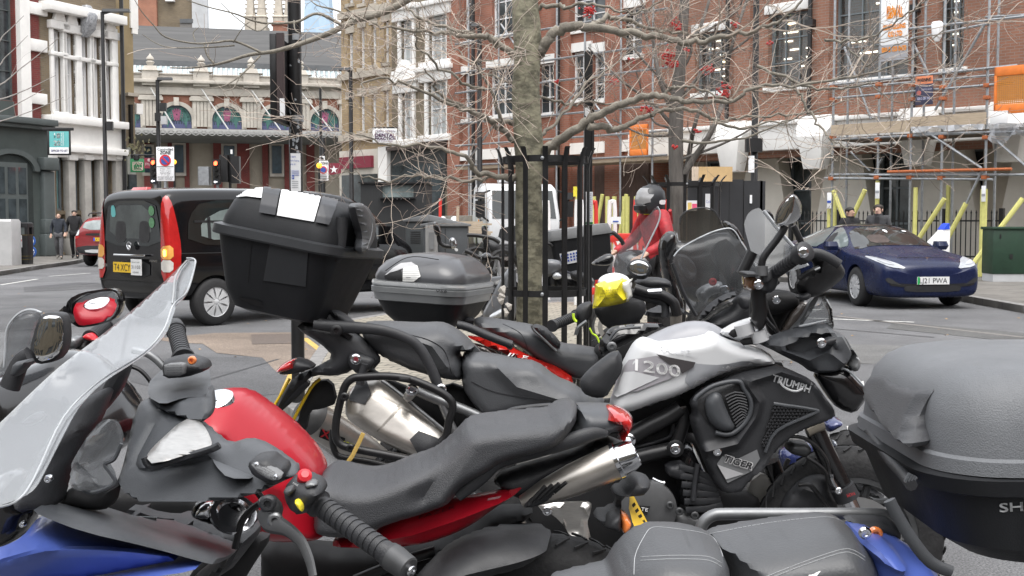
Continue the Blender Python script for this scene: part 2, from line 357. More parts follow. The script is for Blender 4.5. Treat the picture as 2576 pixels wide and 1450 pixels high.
mAsph=asphalt('asphalt',(.112,.113,.117),1.75)
mTan=asphalt('buff_surfacing',(.22,.175,.14),1.5)
mPave=slabs('paving',(.17,.16,.145),(.145,.137,.125),(.1,.095,.09),.9,.6,.75)
mCob=slabs('setts',(.34,.31,.25),(.26,.235,.19),(.13,.12,.1),.22,.12,.3)
mKerb=mat('kerb_granite',(.2,.195,.19),.8,0,.3,14)
mLine=mat('road_paint',(.5,.5,.48),.7,0,.35,26,ctr=(.35,.6)); mYel=mat('yellow_paint',(.5,.34,.09),.7,0,.35,20)
mWhite=mat('white_stucco',(.8,.79,.765),.6,0,.08,1.5); mWin=mat('white_joinery',(.8,.8,.8),.5,0,.06,3)
mStone=mat('limestone',(.42,.38,.32),.85,0,.25,1.2,bump=.2,bsc=10); mPort=mat('portland',(.42,.39,.345),.85,0,.25,1.1,bump=.2,bsc=8)
mGreyS=mat('grey_stone',(.38,.365,.34),.8,0,.18,2); mDkGr=mat('grey_green_paint',(.065,.08,.077),.55,0,.15,2); mDkGr2=mat('grey_green_joinery',(.085,.1,.1),.5,0,.12,2)
mSlate=mat('slate',(.062,.061,.06),.7,0,.3,.8,str=(.3,.3,6)); mLead=mat('lead_sheet',(.09,.095,.1),.6,0,.2,2)
mRed=brick('red_brick',(.30,.14,.09),(.245,.115,.075),(.26,.2,.165)); mRed2=brick('orange_brick',(.31,.125,.08),(.26,.1,.066),(.26,.17,.13))
mDkRed=brick('dark_red_brick',(.19,.035,.03),(.15,.03,.028),(.15,.07,.06)); mYelB=brick('stock_brick',(.42,.31,.18),(.35,.25,.14),(.27,.23,.17)); mGryB=brick('sooty_brick',(.2,.165,.11),(.155,.125,.085),(.18,.16,.12)); mBrn=brick('brown_brick',(.19,.145,.09),(.15,.115,.075),(.17,.15,.12))
mOch=mat('ochre_render',(.27,.21,.12),.85,0,.18,1.2,bump=.2,bsc=6); mConc=mat('grey_render',(.45,.46,.47),.85,0,.12,1)
mGlass=mat('window_glass',(.045,.055,.06),.07,0,.7,1.3,spec=.8); mGlassP=mat('pale_blinded_glass',(.38,.4,.4),.25,0,.25,2,spec=.6); mGlassT=mat('teal_glass',(.16,.28,.28),.12,0,.35,1.5,spec=.7); mSkyl=mat('rooflight_glass',(.33,.4,.42),.1,0,.25,1.2,spec=.8)
mBlack=mat('black_paint',(.012,.012,.013),.38,0,.3,12); mIron=mat('black_iron',(.01,.01,.011),.45,0,.4,20,bump=.2,bsc=90); mGal=mat('galvanised_tube',(.33,.345,.36),.42,.75,.25,9); mRust=mat('rusty_fitting',(.42,.13,.05),.75,.2,.4,30)
mWood=mat('scaffold_board',(.42,.34,.25),.85,0,.2,3,str=(1,1,8)); mPly=mat('plywood',(.55,.38,.19),.8,0,.15,4); mFoam=mat('yellow_foam',(.58,.56,.19),.75,0,.12,8); mOrg=mat('orange_plastic',(.75,.2,.03),.5,0,.12,6); mSteel=mat('frame_grey',(.16,.185,.2),.45,0,.12,3)
mPaper=mat('paper',(.78,.79,.8),.7,0,.05,6); mInk=mat('ink',(.03,.03,.035),.7,0,.05); mInkG=mat('grey_ink',(.3,.31,.33),.7,0,.05); mInkB=mat('blue_ink',(.03,.08,.4),.6,0,.05); mInkR=mat('red_ink',(.55,.02,.03),.6,0,.05); mInkO=mat('orange_ink',(.85,.3,.02),.6,0,.05); mInkW=mat('white_ink',(.8,.8,.8),.6,0,.03)
mTeal=mat('teal_sign',(.12,.42,.42),.5,0,.06); mGrnS=mat('green_sign',(.02,.16,.06),.5,0,.08); mMar=mat('maroon_sign',(.2,.02,.04),.5,0,.1)
# ---------------- ground
def sheet(name,pts,z,m,label=None):
    p=[q if isinstance(q,V) else G(*q,z) for q in pts]; p=[V((a.x,a.y,z)) for a in p]
    o=MB().add(p,[tuple(range(len(p)))]).build(name,m); o['kind']='structure'; return o
def strip(name,a,b,wd,m,z=.006):
    a,b=G(*a),G(*b); d=(b-a).normalized(); n=V((-d.y,d.x,0))*wd/2; return sheet(name,[a-n,b-n,b+n,a+n],z,m)
sheet('road',[V((-150,-12,0)),V((150,-12,0)),V((150,500,0)),V((-150,500,0))],0,mAsph)
sheet('buff_patch',[(385,853),(540,838),(770,836),(772,850),(835,905),(770,960),(700,940),(660,900),(545,888),(510,865),(440,862)],.004,mTan)
for k,(pts,c) in enumerate((([(300,905),(700,895),(760,985),(520,1010),(330,960)],(.085,.086,.09)),([(1960,860),(2576,880),(2576,930),(1900,905)],(.13,.13,.128)),([(0,775),(180,760),(240,800),(0,830)],(.095,.096,.1)),([(2250,810),(2576,838),(2576,862),(2230,826)],(.09,.09,.088)),([(60,722),(330,712),(340,722),(60,735)],(.08,.08,.083)))): sheet('asphalt_patch',pts,.003+.0004*k,asphalt('patch_%d'%k,c,1.7))
for k,(a,b) in enumerate((((0,835),(330,812)),((380,1000),(700,905)),((2250,905),(2576,940)),((1950,815),(2350,850)),((300,935),(345,700)))): strip('tar_seam',a,b,.035,mat('tar',(.035,.035,.037),.6,0,.3,30),.0055+.0003*k)
sheet('cover_plate',[(632,842),(735,840),(738,864),(634,866)],.008,mat('cast_cover',(.13,.105,.09),.7,.3,.3,40))
def kerbed(name,pts,h=.12,m=None,ker=.15):
    p=[q if isinstance(q,V) else G(*q,h) for q in pts]; p=[V((a.x,a.y,0)) for a in p]
    o=MB().prism(p,(0,0,h)).build(name,m or mPave,bev=0); o['kind']='structure'; return p
def kerbline(p,h,ker=.16):
    m=MB()
    for a,b in zip(p[:-1],p[1:]):
        d=(b-a); L=d.length; d.normalize(); nrm=V((d.y,-d.x,0)); k=max(1,int(L/.9)); 
        for i in range(k):
            s=a+d*(L*i/k+.006); e=a+d*(L*(i+1)/k-.006); q=[s,e,e+nrm*ker,s+nrm*ker]; m.prism([V((t.x,t.y,-.01)) for t in q],(0,0,h+.014))
    o=m.build('kerb_stones',mKerb,bev=.012); o['kind']='structure'
lp=kerbed('pavement_left',[V((-30,16,0)),(-260,735),(0,683),(100,668),(190,656),(262,640),(330,622),(352,600),V((-23,75,0)),V((-60,75,0))],.12)
kerbline(lp[1:8][::-1],.12)
kd=V((-.69,.73,0)).normalized(); k0=G(2576,790,.0)
rp=[V((7.9,3,0)),V((7.95,12,0)),V((8.0,18,0)),V((8.05,23,0)),V((7.6,25.4,0)),V((6.3,27.2,0)),k0+kd*24+V((1.5,1.5,0)),k0+kd*40+V((1,1,0)),k0+kd*52]
rq=kerbed('pavement_right',rp+[k0+kd*52+V((30,20,0)),V((40,40,0)),V((40,3,0))],.12)
kerbline(rq[:9],.12)
ip=kerbed('tree_island',[(873,808),(1010,786),(1180,772),(1420,760),(1700,776),(1830,800),V((2.1,9.6,0)),V((1.6,6.9,0)),V((-.9,6.9,0)),V((-1.6,8.6,0))],.1,mCob)
kerbline((ip+[ip[0]])[::-1],.1,.14)
for a,b in (((0,718),(94,703)),((124,696),(227,688)),((2010,783),(2070,779)),((2000,800),(2300,812))): strip('lane_dash',a,b,.1,mLine)
strip('bay_line',(766,852),(900,955),.08,mYel); strip('bay_line',(640,1160),(735,935),.05,mYel)
strip('gully_line',(2100,796),(2576,850),.12,mat('worn_line',(.17,.16,.15),.8,0,.3,20))
m=MB()
for q in ([(2130,1075),(2172,1065),(2176,1073),(2132,1083)],[(2152,1068),(2230,1064),(2232,1080),(2154,1084)],[(2152,1090),(2230,1088),(2232,1104),(2154,1106)],[(2080,1096),(2114,1094),(2118,1124),(2086,1124)],[(2150,1112),(2234,1112),(2236,1132),(2154,1132)],[(2155,965),(2172,960),(2174,972),(2157,976)],[(2160,985),(2176,982),(2178,996),(2160,998)]):
    p=[V((*G(*a)[:2],.006)) for a in q]; m.add(p,[(0,1,2,3)])
o=m.build('bay_lettering',mLine); o['kind']='structure'
strip('manhole_seam',(110,722),(225,712),.6,mat('cover_dark',(.07,.07,.075),.7,.2,.3,30),.005)
# leaves lying on the road
lv=MB()
for _ in range(170):
    a=G(rng.uniform(0,2576),rng.choice([rng.uniform(800,1150),rng.uniform(700,820)])); 
    if a.y<2.2: continue
    r=rng.uniform(.012,.035); t=rng.uniform(0,6.3); lv.add([a+V((math.cos(t+k*PI/2)*r*(1 if k%2 else .5),math.sin(t+k*PI/2)*r*(1 if k%2 else .5),.012+.01*(k==0))) for k in range(4)],[(0,1,2,3)])
o=lv.build('fallen_leaves',mat('dead_leaf',(.35,.22,.1),.8,0,.5,9)); tag(o,'scattered brown dead leaves on the asphalt','leaves',kind='stuff')
# ---------------- street fronts
FR=Fac(2400,30,.69,-.73); FLF=Fac(200,45,.42,.91); FMK=Fac(600,75,.97,.24)
def bld(name,label,fac,X0,X1,ytop,m,wins,body=6.,vtop=None,vbot=0,dep=.22,frame=None,pane=None,nx=1,ny=2,group=None,wd=0,raw=()):
    u0=fac.uv(X0,HZ,wd)[0]; u1=fac.uv(X1,HZ,wd)[0]; vt=vtop or fac.uv((X0+X1)/2,ytop,wd)[1]; hs=[fac.rect(*q,wd) if len(q)==4 else q[1] for q in wins]+list(raw)
    r=root(name,label,'building',fac.pt((u0+u1)/2,wd,0),group); mb=MB(); wallh(mb,u0,u1,vbot,vt,hs,dep,wd,body); mb.build('wall',m,r,fac.M)
    fm=[]
    if frame:
        for h in hs: fm.append(window(r,fac,h,frame,pane,nx,ny,wd+dep-.09))
    return r,u0,u1,vt,hs
def fbox(fac,par,name,m,X0,Y0,X1,Y1,out,inn=.0,wd=0,bev=0,sub=None):
    a,b,c,d=fac.rect(X0,Y0,X1,Y1,wd); return MB().box(a,b,wd-out,wd-inn+.02,c,d).build(name,m,sub or par,fac.M,bev=bev)
# ---- red brick office on the right with the white beam
r,u0,u1,vt,hs=bld('brick_office','long red brick office with a white concrete beam and splayed white props behind scaffolding',FR,1640,2760,-200,mRed,[(2098,-60,2286,196),(2362,-60,2425,172),(1932,30,2036,216),(1748,80,1831,232),(2465,-60,2500,-30)],vbot=3.3,frame=mSteel,pane=clear('office_glass',(.8,.85,.86),rough=.03,haze=.08,hcol=(.3,.34,.35)),nx=3,ny=3,body=.6,dep=.3)
fm=MB()
a,b=u0,u1
fm.box(a,b,.62,6,3.4,14).box(a,b,5.9,6.1,0,3.4)
fm.build('inner_wall',mat('office_inside',(.36,.33,.28),.9,0,.3,.8),r,FR.M)
# lit strip lamps inside the rooms behind the windows
lampm=mat('strip_lamp',(1,.93,.75),.5,emit=3.2)
# rooms: recess with ceiling lamps
for h in hs[:4]:
    q=MB(); q.box(h[0]-.2,h[1]+.2,.61,.62,h[2]-.2,h[3]+.2); f=q.build('room_back',mat('room_wall',(.33,.34,.31),.9,0,.5,.7),r,FR.M)
    q=MB(); 
    for k in range(6):
        z=h[2]+(h[3]-h[2])*(.28+.12*k); 
        for _ in range(2):
            u=h[0]+(h[1]-h[0])*rng.uniform(.05,.75); q.box(u,u+(h[1]-h[0])*rng.uniform(.1,.22),.575,.6,z,z+.035)
    q.build('strip_lamp',lampm,f,FR.M)
for h in hs[:4]:
    MB().box(h[0]-.12,h[1]+.12,-.08,.1,h[2]-.14,h[2]).build('sill',mWhite,r,FR.M,bev=.01); MB().box(h[0]-.12,h[1]+.12,-.05,.1,h[3],h[3]+.28).build('lintel',mWhite,r,FR.M,bev=.01)
for X in (2062,2330,1868): 
    u=FR.uv(X,HZ)[0]; MB().box(u-.28,u+.28,-.14,.1,3.9,14).build('brick_pier',mRed,r,FR.M)
for X in (2043,2303,1838,2016): 
    if X==2016: continue
    u=FR.uv(X,HZ)[0]; q=MB(); q.tube([(u,-.26,3.9),(u,-.26,14)],.065,10,1); q.box(u-.13,u+.13,-.34,-.16,6.9,7.1); q.build('drainpipe',mBlack,r,FR.M)
bt,bb=FR.uv(2107,297)[1],FR.uv(2107,372)[1]
q=MB(); q.box(u0,u1,-.35,.6,bb,bt-.12); q.box(u0,u1,-.5,.6,bt-.12,bt); q.build('beam',mWhite,r,FR.M,bev=.02)
for X in (1868,2075,2330,2560):
    u=FR.uv(X,HZ)[0]; q=MB()
    q.loft([[(u-a1,w1,z1),(u+a1,w1,z1),(u+a1,w2,z1),(u-a1,w2,z1)] for a1,w1,w2,z1 in ((.26,-.75,-.3,bb-.6),(.42,-.85,-.2,bb+.3),(.55,-.7,-.2,bt-.3),(.5,-.6,-.2,bt+.06))]); q.build('corbel',mWhite,r,FR.M,bev=.015)
    q=MB(); q.loft([[(u-a1,w1,z1),(u+a1,w1,z1),(u+a1,w2,z1),(u-a1,w2,z1)] for a1,w1,w2,z1 in ((1.15,1.0,1.6,0),(.95,1.0,1.6,1.2),(.5,1.0,1.6,bb))]); q.build('splayed_prop',mat('off_white_render',(.62,.59,.53),.75,0,.1,1),r,FR.M)
gf=MB(); gh=[]
for X0,X1 in ((1770,1830),(1925,2040),(2120,2200),(2205,2290),(2385,2470)):
    a=FR.uv(X0,HZ,1.5)[0]; b=FR.uv(X1,HZ,1.5)[0]; gh.append((a,b,.35,bb-.1))
wallh(gf,u0,u1,0,bb+.3,gh,.3,1.5,3.); gf.build('recessed_wall',mat('cream_render',(.52,.47,.4),.8,0,.15,.9),r,FR.M)
for h in gh: window(r,FR,h,mSteel,mGlass,2,3,1.68,.08,.06)
# tall black railings on a low plinth in front of the recess
rr=root('railings','black spear topped iron railings on a low stone plinth before the white props','railings',FR.pt(FR.uv(2200,HZ)[0],-.6,0))
a=FR.uv(1990,HZ,-.6)[0]; b=FR.uv(2520,HZ,-.6)[0]
MB().box(a,b,-.75,-.45,.1,.42).build('plinth',mGreyS,rr,FR.M,bev=.02)
q=MB(); u=a+.05
while u<b: q.box(u-.011,u+.011,-.61,-.59,.42,1.62); q.lathe((u,-.6,1.62),(0,0,1),[(0,.018),(.03,.022),(.1,.001)],5); u+=.13
q.build('bars',mIron,rr,FR.M); MB().box(a,b,-.625,-.575,1.42,1.46).box(a,b,-.625,-.575,.52,.56).build('rails',mIron,rr,FR.M)
for k in range(5): u=a+(b-a)*k/4; MB().box(u-.05,u+.05,-.66,-.54,.42,1.75).build('post',mIron,rr,FR.M)
# ---- brick block in the middle
r,u0,u1,vt,hs=bld('brick_block','plain orange brick block with white lintels behind the bare tree crown',FR,1133,1640,-250,mRed2,[(1167,-40,1192,104),(1167,186,1192,300),(1238,-40,1292,88),(1232,170,1296,290),(1352,160,1400,286),(1440,130,1482,250),(1492,130,1536,250),(1440,-40,1536,70),(1560,20,1615,140)],frame=mWin,pane=mGlass,nx=2,ny=3,vbot=0)
for h in hs: MB().box(h[0]-.15,h[1]+.15,-.06,.1,h[3],h[3]+.3).build('lintel',mWhite,r,FR.M); MB().box(h[0]-.1,h[1]+.1,-.1,.1,h[2]-.13,h[2]).build('sill',mWhite,r,FR.M)
for X in (1148,1340,1420,1548): u=FR.uv(X,HZ)[0]; MB().box(u-.35,u+.35,-.16,.1,0,16).build('brick_pier',mRed2,r,FR.M)
q=MB(); va=FR.uv(1400,392)[1]; q.box(u0,u1,-.12,.1,va,va+.38); q.build('white_band',mWhite,r,FR.M)
for X in (1206,1418): u=FR.uv(X,HZ)[0]; q=MB(); q.tube([(u,-.3,0),(u,-.3,15)],.07,8,1); q.build('drainpipe',mBlack,r,FR.M)
fbox(FR,r,'shopfront',mat('brown_boards',(.085,.055,.045),.8,0,.3,2,str=(4,1,1)),1500,405,1636,640,.1); fbox(FR,r,'doorway',mat('pale_panel',(.5,.5,.5),.7,0,.1),1186,400,1212,620,.08)
# white panel and orange framed boards along the block
fbox(FR,r,'fascia_panel',mWhite,1590,335,1700,395,.2)
# ---- sooty brick terrace
r,u0,u1,vt,hs=bld('sooty_terrace','sooty brown brick terrace house with white pedimented windows',FR,988,1134,-260,mGryB,[(1010,52,1040,178),(1080,40,1126,154),(1012,234,1040,352),(1078,205,1126,340)],frame=mWin,pane=mGlassP,nx=2,ny=2)
for i,h in enumerate(hs):
    a,b,c,d=h; q=MB(); q.box(a-.16,a,-.1,.1,c,d).box(b,b+.16,-.1,.1,c,d).box(a-.4,b+.4,-.25,.1,c-.25,c).box(a-.4,b+.4,-.2,.1,d,d+.4).box(a-.5,b+.5,-.35,.1,d+.4,d+.58)
    if i==2: q.prism([(a-.5,-.3,d+.58),(b+.5,-.3,d+.58),((a+b)/2,-.3,d+1.3)],(0,.4,0))
    q.build('window_surround',mWhite,r,FR.M,bev=.015)
fbox(FR,r,'shopfront',mat('dark_shopfront',(.03,.033,.033),.5,0,.2,3),990,372,1128,470,.15); fbox(FR,r,'shop_window',mGlass,996,415,1120,600,.18); fbox(FR,r,'shop_pilaster',mWhite,966,370,988,560,.3); fbox(FR,r,'fascia',mat('brown_fascia',(.06,.045,.04),.6),990,366,1128,376,.4)
# ---- stock brick terrace
yw=[]
for X0,X1,t1,b1,t2,b2 in ((875,888,84,178,250,335),(905,917,70,172,240,330),(934,946,62,164,236,325),(966,978,54,158,228,320)): yw+=[(X0,t1,X1,b1),(X0,t2,X1,b2)]
yw+=[(X0,-90,X1,10) for X0,X1,*_ in ((875,888),(905,917),(934,946),(966,978))]
r,u0,u1,vt,hs=bld('stock_brick_terrace','yellow stock brick terrace with four columns of narrow sash windows',FR,862,988,-280,mYelB,yw,frame=mWin,pane=mGlassP,nx=1,ny=2)
for h in hs: a,b,c,d=h; MB().box(a-.1,b+.1,-.1,.1,c-.14,c).box(a-.12,b+.12,-.04,.1,d,d+.3).build('window_surround',mStone,r,FR.M)
for Y in (345,30,188): v=FR.uv(925,Y)[1]; MB().box(u0,u1,-.2,.1,v-.12,v+.14).build('string_course',mStone,r,FR.M)
q=MB(); fbox(FR,r,'shopfront',mat('cream_shopfront',(.55,.52,.46),.7,0,.12,2),864,378,966,560,.2); fbox(FR,r,'fascia',mMar,870,395,950,424,.35); fbox(FR,r,'shop_window',mGlass,872,440,960,560,.25)
# ---- white fronted building on the left
def lu(X): return FLF.uv(X,HZ)[0]
ww=[(133,75,157,282),(164,85,189,288),(203,90,226,294),(232,95,254,298),(263,100,284,302)]
gw=[(142,385,165,530),(184,385,205,530),(224,385,244,530),(262,390,280,530)]
r,u0,u1,vt,hs=bld('white_fronted_building','white fronted building with tall paired windows and carved keystones beside the dark green shop',FLF,110,302,-160,mBrn,ww+gw+[(142,540,165,636),(184,540,205,636),(224,540,244,640),(262,540,280,636)],dep=.35)
for i,h in enumerate(hs):
    if i<5: window(r,FLF,h,mWin,mat('white_blind',(.74,.75,.76),.35,0,.08,1,str=(6,1,.2)),1,2,.2,.1,.05)
    else: window(r,FLF,h,mSteel,mGlassT,1,1,.24,.09,.05)
def fb2(name,m,X0,Ya,X1,hgt,out,w0=0):
    a,b=lu(X0),lu(X1); v=FLF.uv((X0+X1)/2,Ya)[1]; return MB().box(a,b,-out,w0+.05,v-hgt,v).build(name,m,r,FLF.M,bev=.02)
q=MB()
for h in hs[:5]:
    a,b,c,d=h; q.box(a-.16,a,-.1,.1,c,d).box(b,b+.16,-.1,.1,c,d); q.box(a-.24,b+.24,-.22,.1,d,d+.3).box(a-.2,b+.2,-.14,.1,(c+d)/2+.55,(c+d)/2+.7).box(a-.14,b+.14,-.16,.1,c-.15,c)
    q.rbox([(d+.3,(a+b)/2,-.12,.3,.1,.05),(d+.6,(a+b)/2,-.12,.2,.1,.05),(d+.85,(a+b)/2,-.1,.05,.05,.02)])
q.build('window_surround',mWhite,r,FLF.M,bev=.02)
q=MB(); xk=(lu(203)+lu(226))/2; dz=hs[2][3]; q.rbox([(dz-.1,xk,-.2,.12,.1,.05),(dz+.2,xk,-.38,.24,.2,.1),(dz+.7,xk,-.42,.28,.24,.12),(dz+1.1,xk,-.3,.14,.14,.08)]); q.build('carved_keystone',mat('pewter_carving',(.33,.34,.36),.5,.2,.5,9,bump=.6,bsc=14),r,FLF.M)
fb2('upper_cornice',mWhite,110,26,302,.35,.6); fb2('frieze',mWhite,110,300,302,1.55,.28); fb2('cornice',mWhite,110,300,304,.28,.55); fb2('lower_cornice',mWhite,113,371,304,.25,.5)
for i,X in enumerate((122,174,214,253,292)):
    a=lu(X-9 if X!=292 else X-8); b=lu(X+8); vc=FLF.uv(X,372)[1]
    q=MB(); q.box(a,b,-.22,.1,.12,vc-.5); q.box(a-.06,b+.06,-.3,.1,.12,.75); q.build('pilaster',mGreyS,r,FLF.M,bev=.02); MB().box(a-.06,b+.06,-.34,.1,vc-.5,vc-.26).build('capital',mWhite,r,FLF.M,bev=.04)
fb2('side_pier',mWhite,286,75,300,8.0,.12)
q=MB(); u=lu(299); q.tube([(u,-.35,0),(u,-.35,12)],.08,8,1); q.build('drainpipe',mBlack,r,FLF.M)
# ---- dark green shop with banded brick pier
r,u0,u1,vt,hs=bld('green_shop','dark grey green shop with an arched doorway and a banded brick and stucco pier',FLF,-120,112,-160,mDkRed,[(-60,-60,38,250)],dep=.3,frame=mDkGr2,pane=mGlass,nx=3,ny=4,raw=())
MB().box(lu(-120),lu(41),-.05,.05,FLF.uv(20,290)[1],FLF.uv(20,255)[1]).build('spandrel',mDkGr,r,FLF.M)
fbox(FLF,r,'stucco_pier',mWhite,41,-60,66,300,.22)
for Y0,Y1 in ((8,38),(100,130),(235,262),(-70,-40)): fbox(FLF,r,'stucco_band',mWhite,64,Y0,113,Y1,.14,bev=.02)
q=MB(); a,b=lu(-120),lu(116); vf=FLF.uv(60,322)[1]; q.box(a,b,-.3,.1,0,vf); q.build('shopfront',mDkGr,r,FLF.M)
MB().box(a,b,-.75,-.25,FLF.uv(60,316)[1],FLF.uv(60,300)[1]).box(a,b,-.6,-.25,FLF.uv(60,326)[1],FLF.uv(60,315)[1]).build('cornice',mDkGr2,r,FLF.M,bev=.03)
ua,ub=lu(-60),lu(82); uc=(ua+ub)/2; ra=(ub-ua)/2; vsp=FLF.uv(20,430)[1]
q=MB(); n=24; ro=[(uc+ra*math.cos(t),vsp+ra*.62*math.sin(t)) for t in [PI*k/n for k in range(n+1)]]; ri=[(uc+(ra-.25)*math.cos(t),vsp+(ra-.25)*.6*math.sin(t)) for t in [PI*k/n for k in range(n+1)]]
q.loft([[(x,-.42,z),(x,-.3,z)] for x,z in ro]+[[(x,-.3,z),(x,-.3,z)] for x,z in ri[::-1]],False,False)
for i in range(n): q.prism([(ro[i][0],-.45,ro[i][1]),(ro[i+1][0],-.45,ro[i+1][1]),(ri[i+1][0],-.45,ri[i+1][1]),(ri[i][0],-.45,ri[i][1])],(0,.12,0))
q.build('arch_moulding',mDkGr2,r,FLF.M)
q=MB(); q.prism([(x,-.33,z) for x,z in ri]+[(ri[-1][0],-.33,.1),(ri[0][0],-.33,.1)],(0,.04,0)); q.build('recess',mat('dim_recess',(.025,.033,.032),.7,0,.2),r,FLF.M)
q=MB(); a,b=lu(-30),lu(52); vd=FLF.uv(20,410)[1]; q.box(a,b,-.4,-.33,.1,vd); o=q.build('door',mDkGr2,r,FLF.M)
for k in range(3):
    for z0,z1 in ((vd*.34,vd*.63),(vd*.68,vd*.95)): w0=a+(b-a)*(k+.15)/3; w1=a+(b-a)*(k+.85)/3; MB().box(w0,w1,-.415,-.4,z0,z1).build('door_pane',mGlass,o,FLF.M)
q=MB(); a,b=lu(88),lu(116); q.box(a,b,-.5,-.25,.12,FLF.uv(100,432)[1]); q.box(a-.08,b+.08,-.6,-.25,.12,.95); q.box(a-.04,b+.04,-.56,-.25,.95,1.5); q.box(a-.1,b+.1,-.66,-.25,FLF.uv(100,430)[1],FLF.uv(100,398)[1]); q.build('pilaster',mDkGr2,r,FLF.M,bev=.05)
# ---- ochre gable house past the white building
FO=Fac(330,49,.55,.84)
r,u0,u1,vt,hs=bld('ochre_house','ochre rendered gable house with a stepped white quoin edge beyond the white building',FO,300,343,-120,mOch,[],body=3)
fbox(FO,r,'quoin',mWhite,325,-60,344,72,.08); fbox(FO,r,'quoin',mWhite,330,72,344,86,.08); fbox(FO,r,'brick_return',mBrn,303,240,328,420,.3); fbox(FO,r,'cornice',mStone,303,236,330,244,.5); fbox(FO,r,'corbel_stone',mWhite,336,262,352,288,.2)
fbox(FO,r,'shopfront',mat('sage_boards',(.27,.28,.25),.7,0,.1),305,372,326,470,.4); fbox(FO,r,'shop_window',mGlass,307,440,326,600,.5); fbox(FO,r,'drainpipe',mBlack,312,265,318,420,.45)
# ---- Victorian market hall
vM=lambda Y,X=600:FMK.uv(X,Y)[1]; uM=lambda X:FMK.uv(X,HZ)[0]
u0,u1=uM(250),uM(1000); mr=root('market_hall','long Victorian market hall with arched tracery windows closing the street end','building',FMK.pt(0,0,0))
vcf=FMK.uv(600,330,-5)[1]; vcan,vpar,vgut=vM(322),vM(192),vM(164); vrid=FMK.uv(600,92,9)[1]; bay=uM(613)-uM(488); ac=[uM(449)+bay*k for k in range(-1,5)]
q=MB(); q.box(u0,u1,0,5,vcan-.1,vM(244)); q.build('wall',mRed2,mr,FMK.M)
q=MB(); q.box(u0,u1,-.25,3,vM(244),vM(225)).box(u0,u1,-.1,3,vM(225),vM(210)).box(u0,u1,-.7,3,vM(216),vM(208)).box(u0,u1,-.3,1.,vM(208),vM(195)).box(u0,u1,-.4,1.,vM(195),vM(191)); q.build('entablature',mPort,mr,FMK.M,bev=.03)
va=vM(305); Ra=bay*.297; 
for k,c in enumerate(ac):
    q=MB(); n=20
    for i in range(n):
        t0,t1=PI*i/n,PI*(i+1)/n; q.prism([(c+Ra*1.32*math.cos(t0),-.22,va+Ra*1.25*math.sin(t0)),(c+Ra*1.32*math.cos(t1),-.22,va+Ra*1.25*math.sin(t1)),(c+Ra*math.cos(t1),-.22,va+Ra*math.sin(t1)),(c+Ra*math.cos(t0),-.22,va+Ra*math.sin(t0))],(0,.3,0))
    for s in (-1,1): q.box(min(c+s*Ra,c+s*Ra*1.32),max(c+s*Ra,c+s*Ra*1.32),-.22,.08,vcan-.1,va)
    q.box(c-.16,c+.16,-.4,.1,va+Ra*.95,va+Ra*1.5); ar=q.build('arch',mPort,mr,FMK.M)
    q=MB(); q.prism([(c+Ra*math.cos(PI*i/n),-.03,va+Ra*math.sin(PI*i/n)) for i in range(n+1)]+[(c-Ra,-.03,vcan-.1),(c+Ra,-.03,vcan-.1)],(0,.02,0)); wn=q.build('arched_window',mat('stained_glass',(.035,.06,.085),.3,0,.5,3),mr,FMK.M)
    q=MB(); zc=va+Ra*.35
    for r0,r1 in ((.16,.2),(.3,.34)):
        for i in range(18): t0,t1=2*PI*i/18,2*PI*(i+1)/18; q.prism([(c+Ra*r1*math.cos(t0),-.07,zc+Ra*r1*math.sin(t0)),(c+Ra*r1*math.cos(t1),-.07,zc+Ra*r1*math.sin(t1)),(c+Ra*r0*math.cos(t1),-.07,zc+Ra*r0*math.sin(t1)),(c+Ra*r0*math.cos(t0),-.07,zc+Ra*r0*math.sin(t0))],(0,.04,0))
    for i in range(16): t=2*PI*i/16; d=V((math.cos(t),0,math.sin(t))); q.tube([V((c,-.05,zc))+d*Ra*.05,V((c,-.05,zc))+d*Ra*.42],.045,4,1)
    q.build('rose_tracery',mat('plum_iron',(.3,.085,.16),.6,0,.1),wn,FMK.M)
    q=MB()
    for s in (-1,1):
        for i in range(5): t=PI/2+s*(.5+.22*i); p=V((c+Ra*.72*math.cos(t),-.05,va+Ra*.72*math.sin(t))); q.lathe(p,(0,1,0),[(0,.2),(.04,.2)],8); q.tube([p,p+V((s*.1,0,-.6))],.06,4,1)
    q.build('green_tracery',mat('green_iron',(.045,.13,.115),.6,0,.2,6),wn,FMK.M)
    q=MB(); q.box(c-Ra,c+Ra,-.06,-.035,vcan-.1,vcan+.15)
    for i in range(12): q.box(c-Ra+Ra*2*(i+.2)/12,c-Ra+Ra*2*(i+.6)/12,-.09,-.06,vcan,vcan+.32)
    q.build('blue_balustrade',mat('blue_iron',(.075,.085,.18),.6,0,.1),wn,FMK.M)
    x=c+bay/2; q=MB(); 
    for j in range(5): q.box(x-.55+.22*j+.02,x-.55+.22*j+.2,-.3,-.12,vcan,vM(258))
    q.box(x-.6,x+.6,-.2,.1,vcan,vM(258)); q.box(x-.75,x+.75,-.42,.1,vM(258),vM(250)); q.box(x-.68,x+.68,-.38,.1,vM(250),vM(246)); q.box(x-.5,x+.5,-.5,.1,vM(222),vM(188)); q.build('pilaster',mPort,mr,FMK.M)
    q=MB(); q.rbox([(vM(186),x,-.1,.75,.5,.1),(vM(188),x,-.1,.5,.4,.1),(vM(174),x,-.1,.36,.3,.1)]); q.lathe((x,-.1,vM(174)),(0,0,1),[(t*.5,r0*.45) for t,r0 in [(0,.3),(.3,.5),(.5,.62),(.7,.3),(.85,.55),(1.05,.5),(1.35,.18),(1.6,.03)]],12); q.build('finial',mPort,mr,FMK.M)
    q=MB(); q.tube([(x,-.4,vM(228)),(x+bay*.52,-4.6,vcf+.1)],.045,6,1); q.build('tie_rod',mat('pale_rod',(.36,.36,.35),.5),mr,FMK.M)
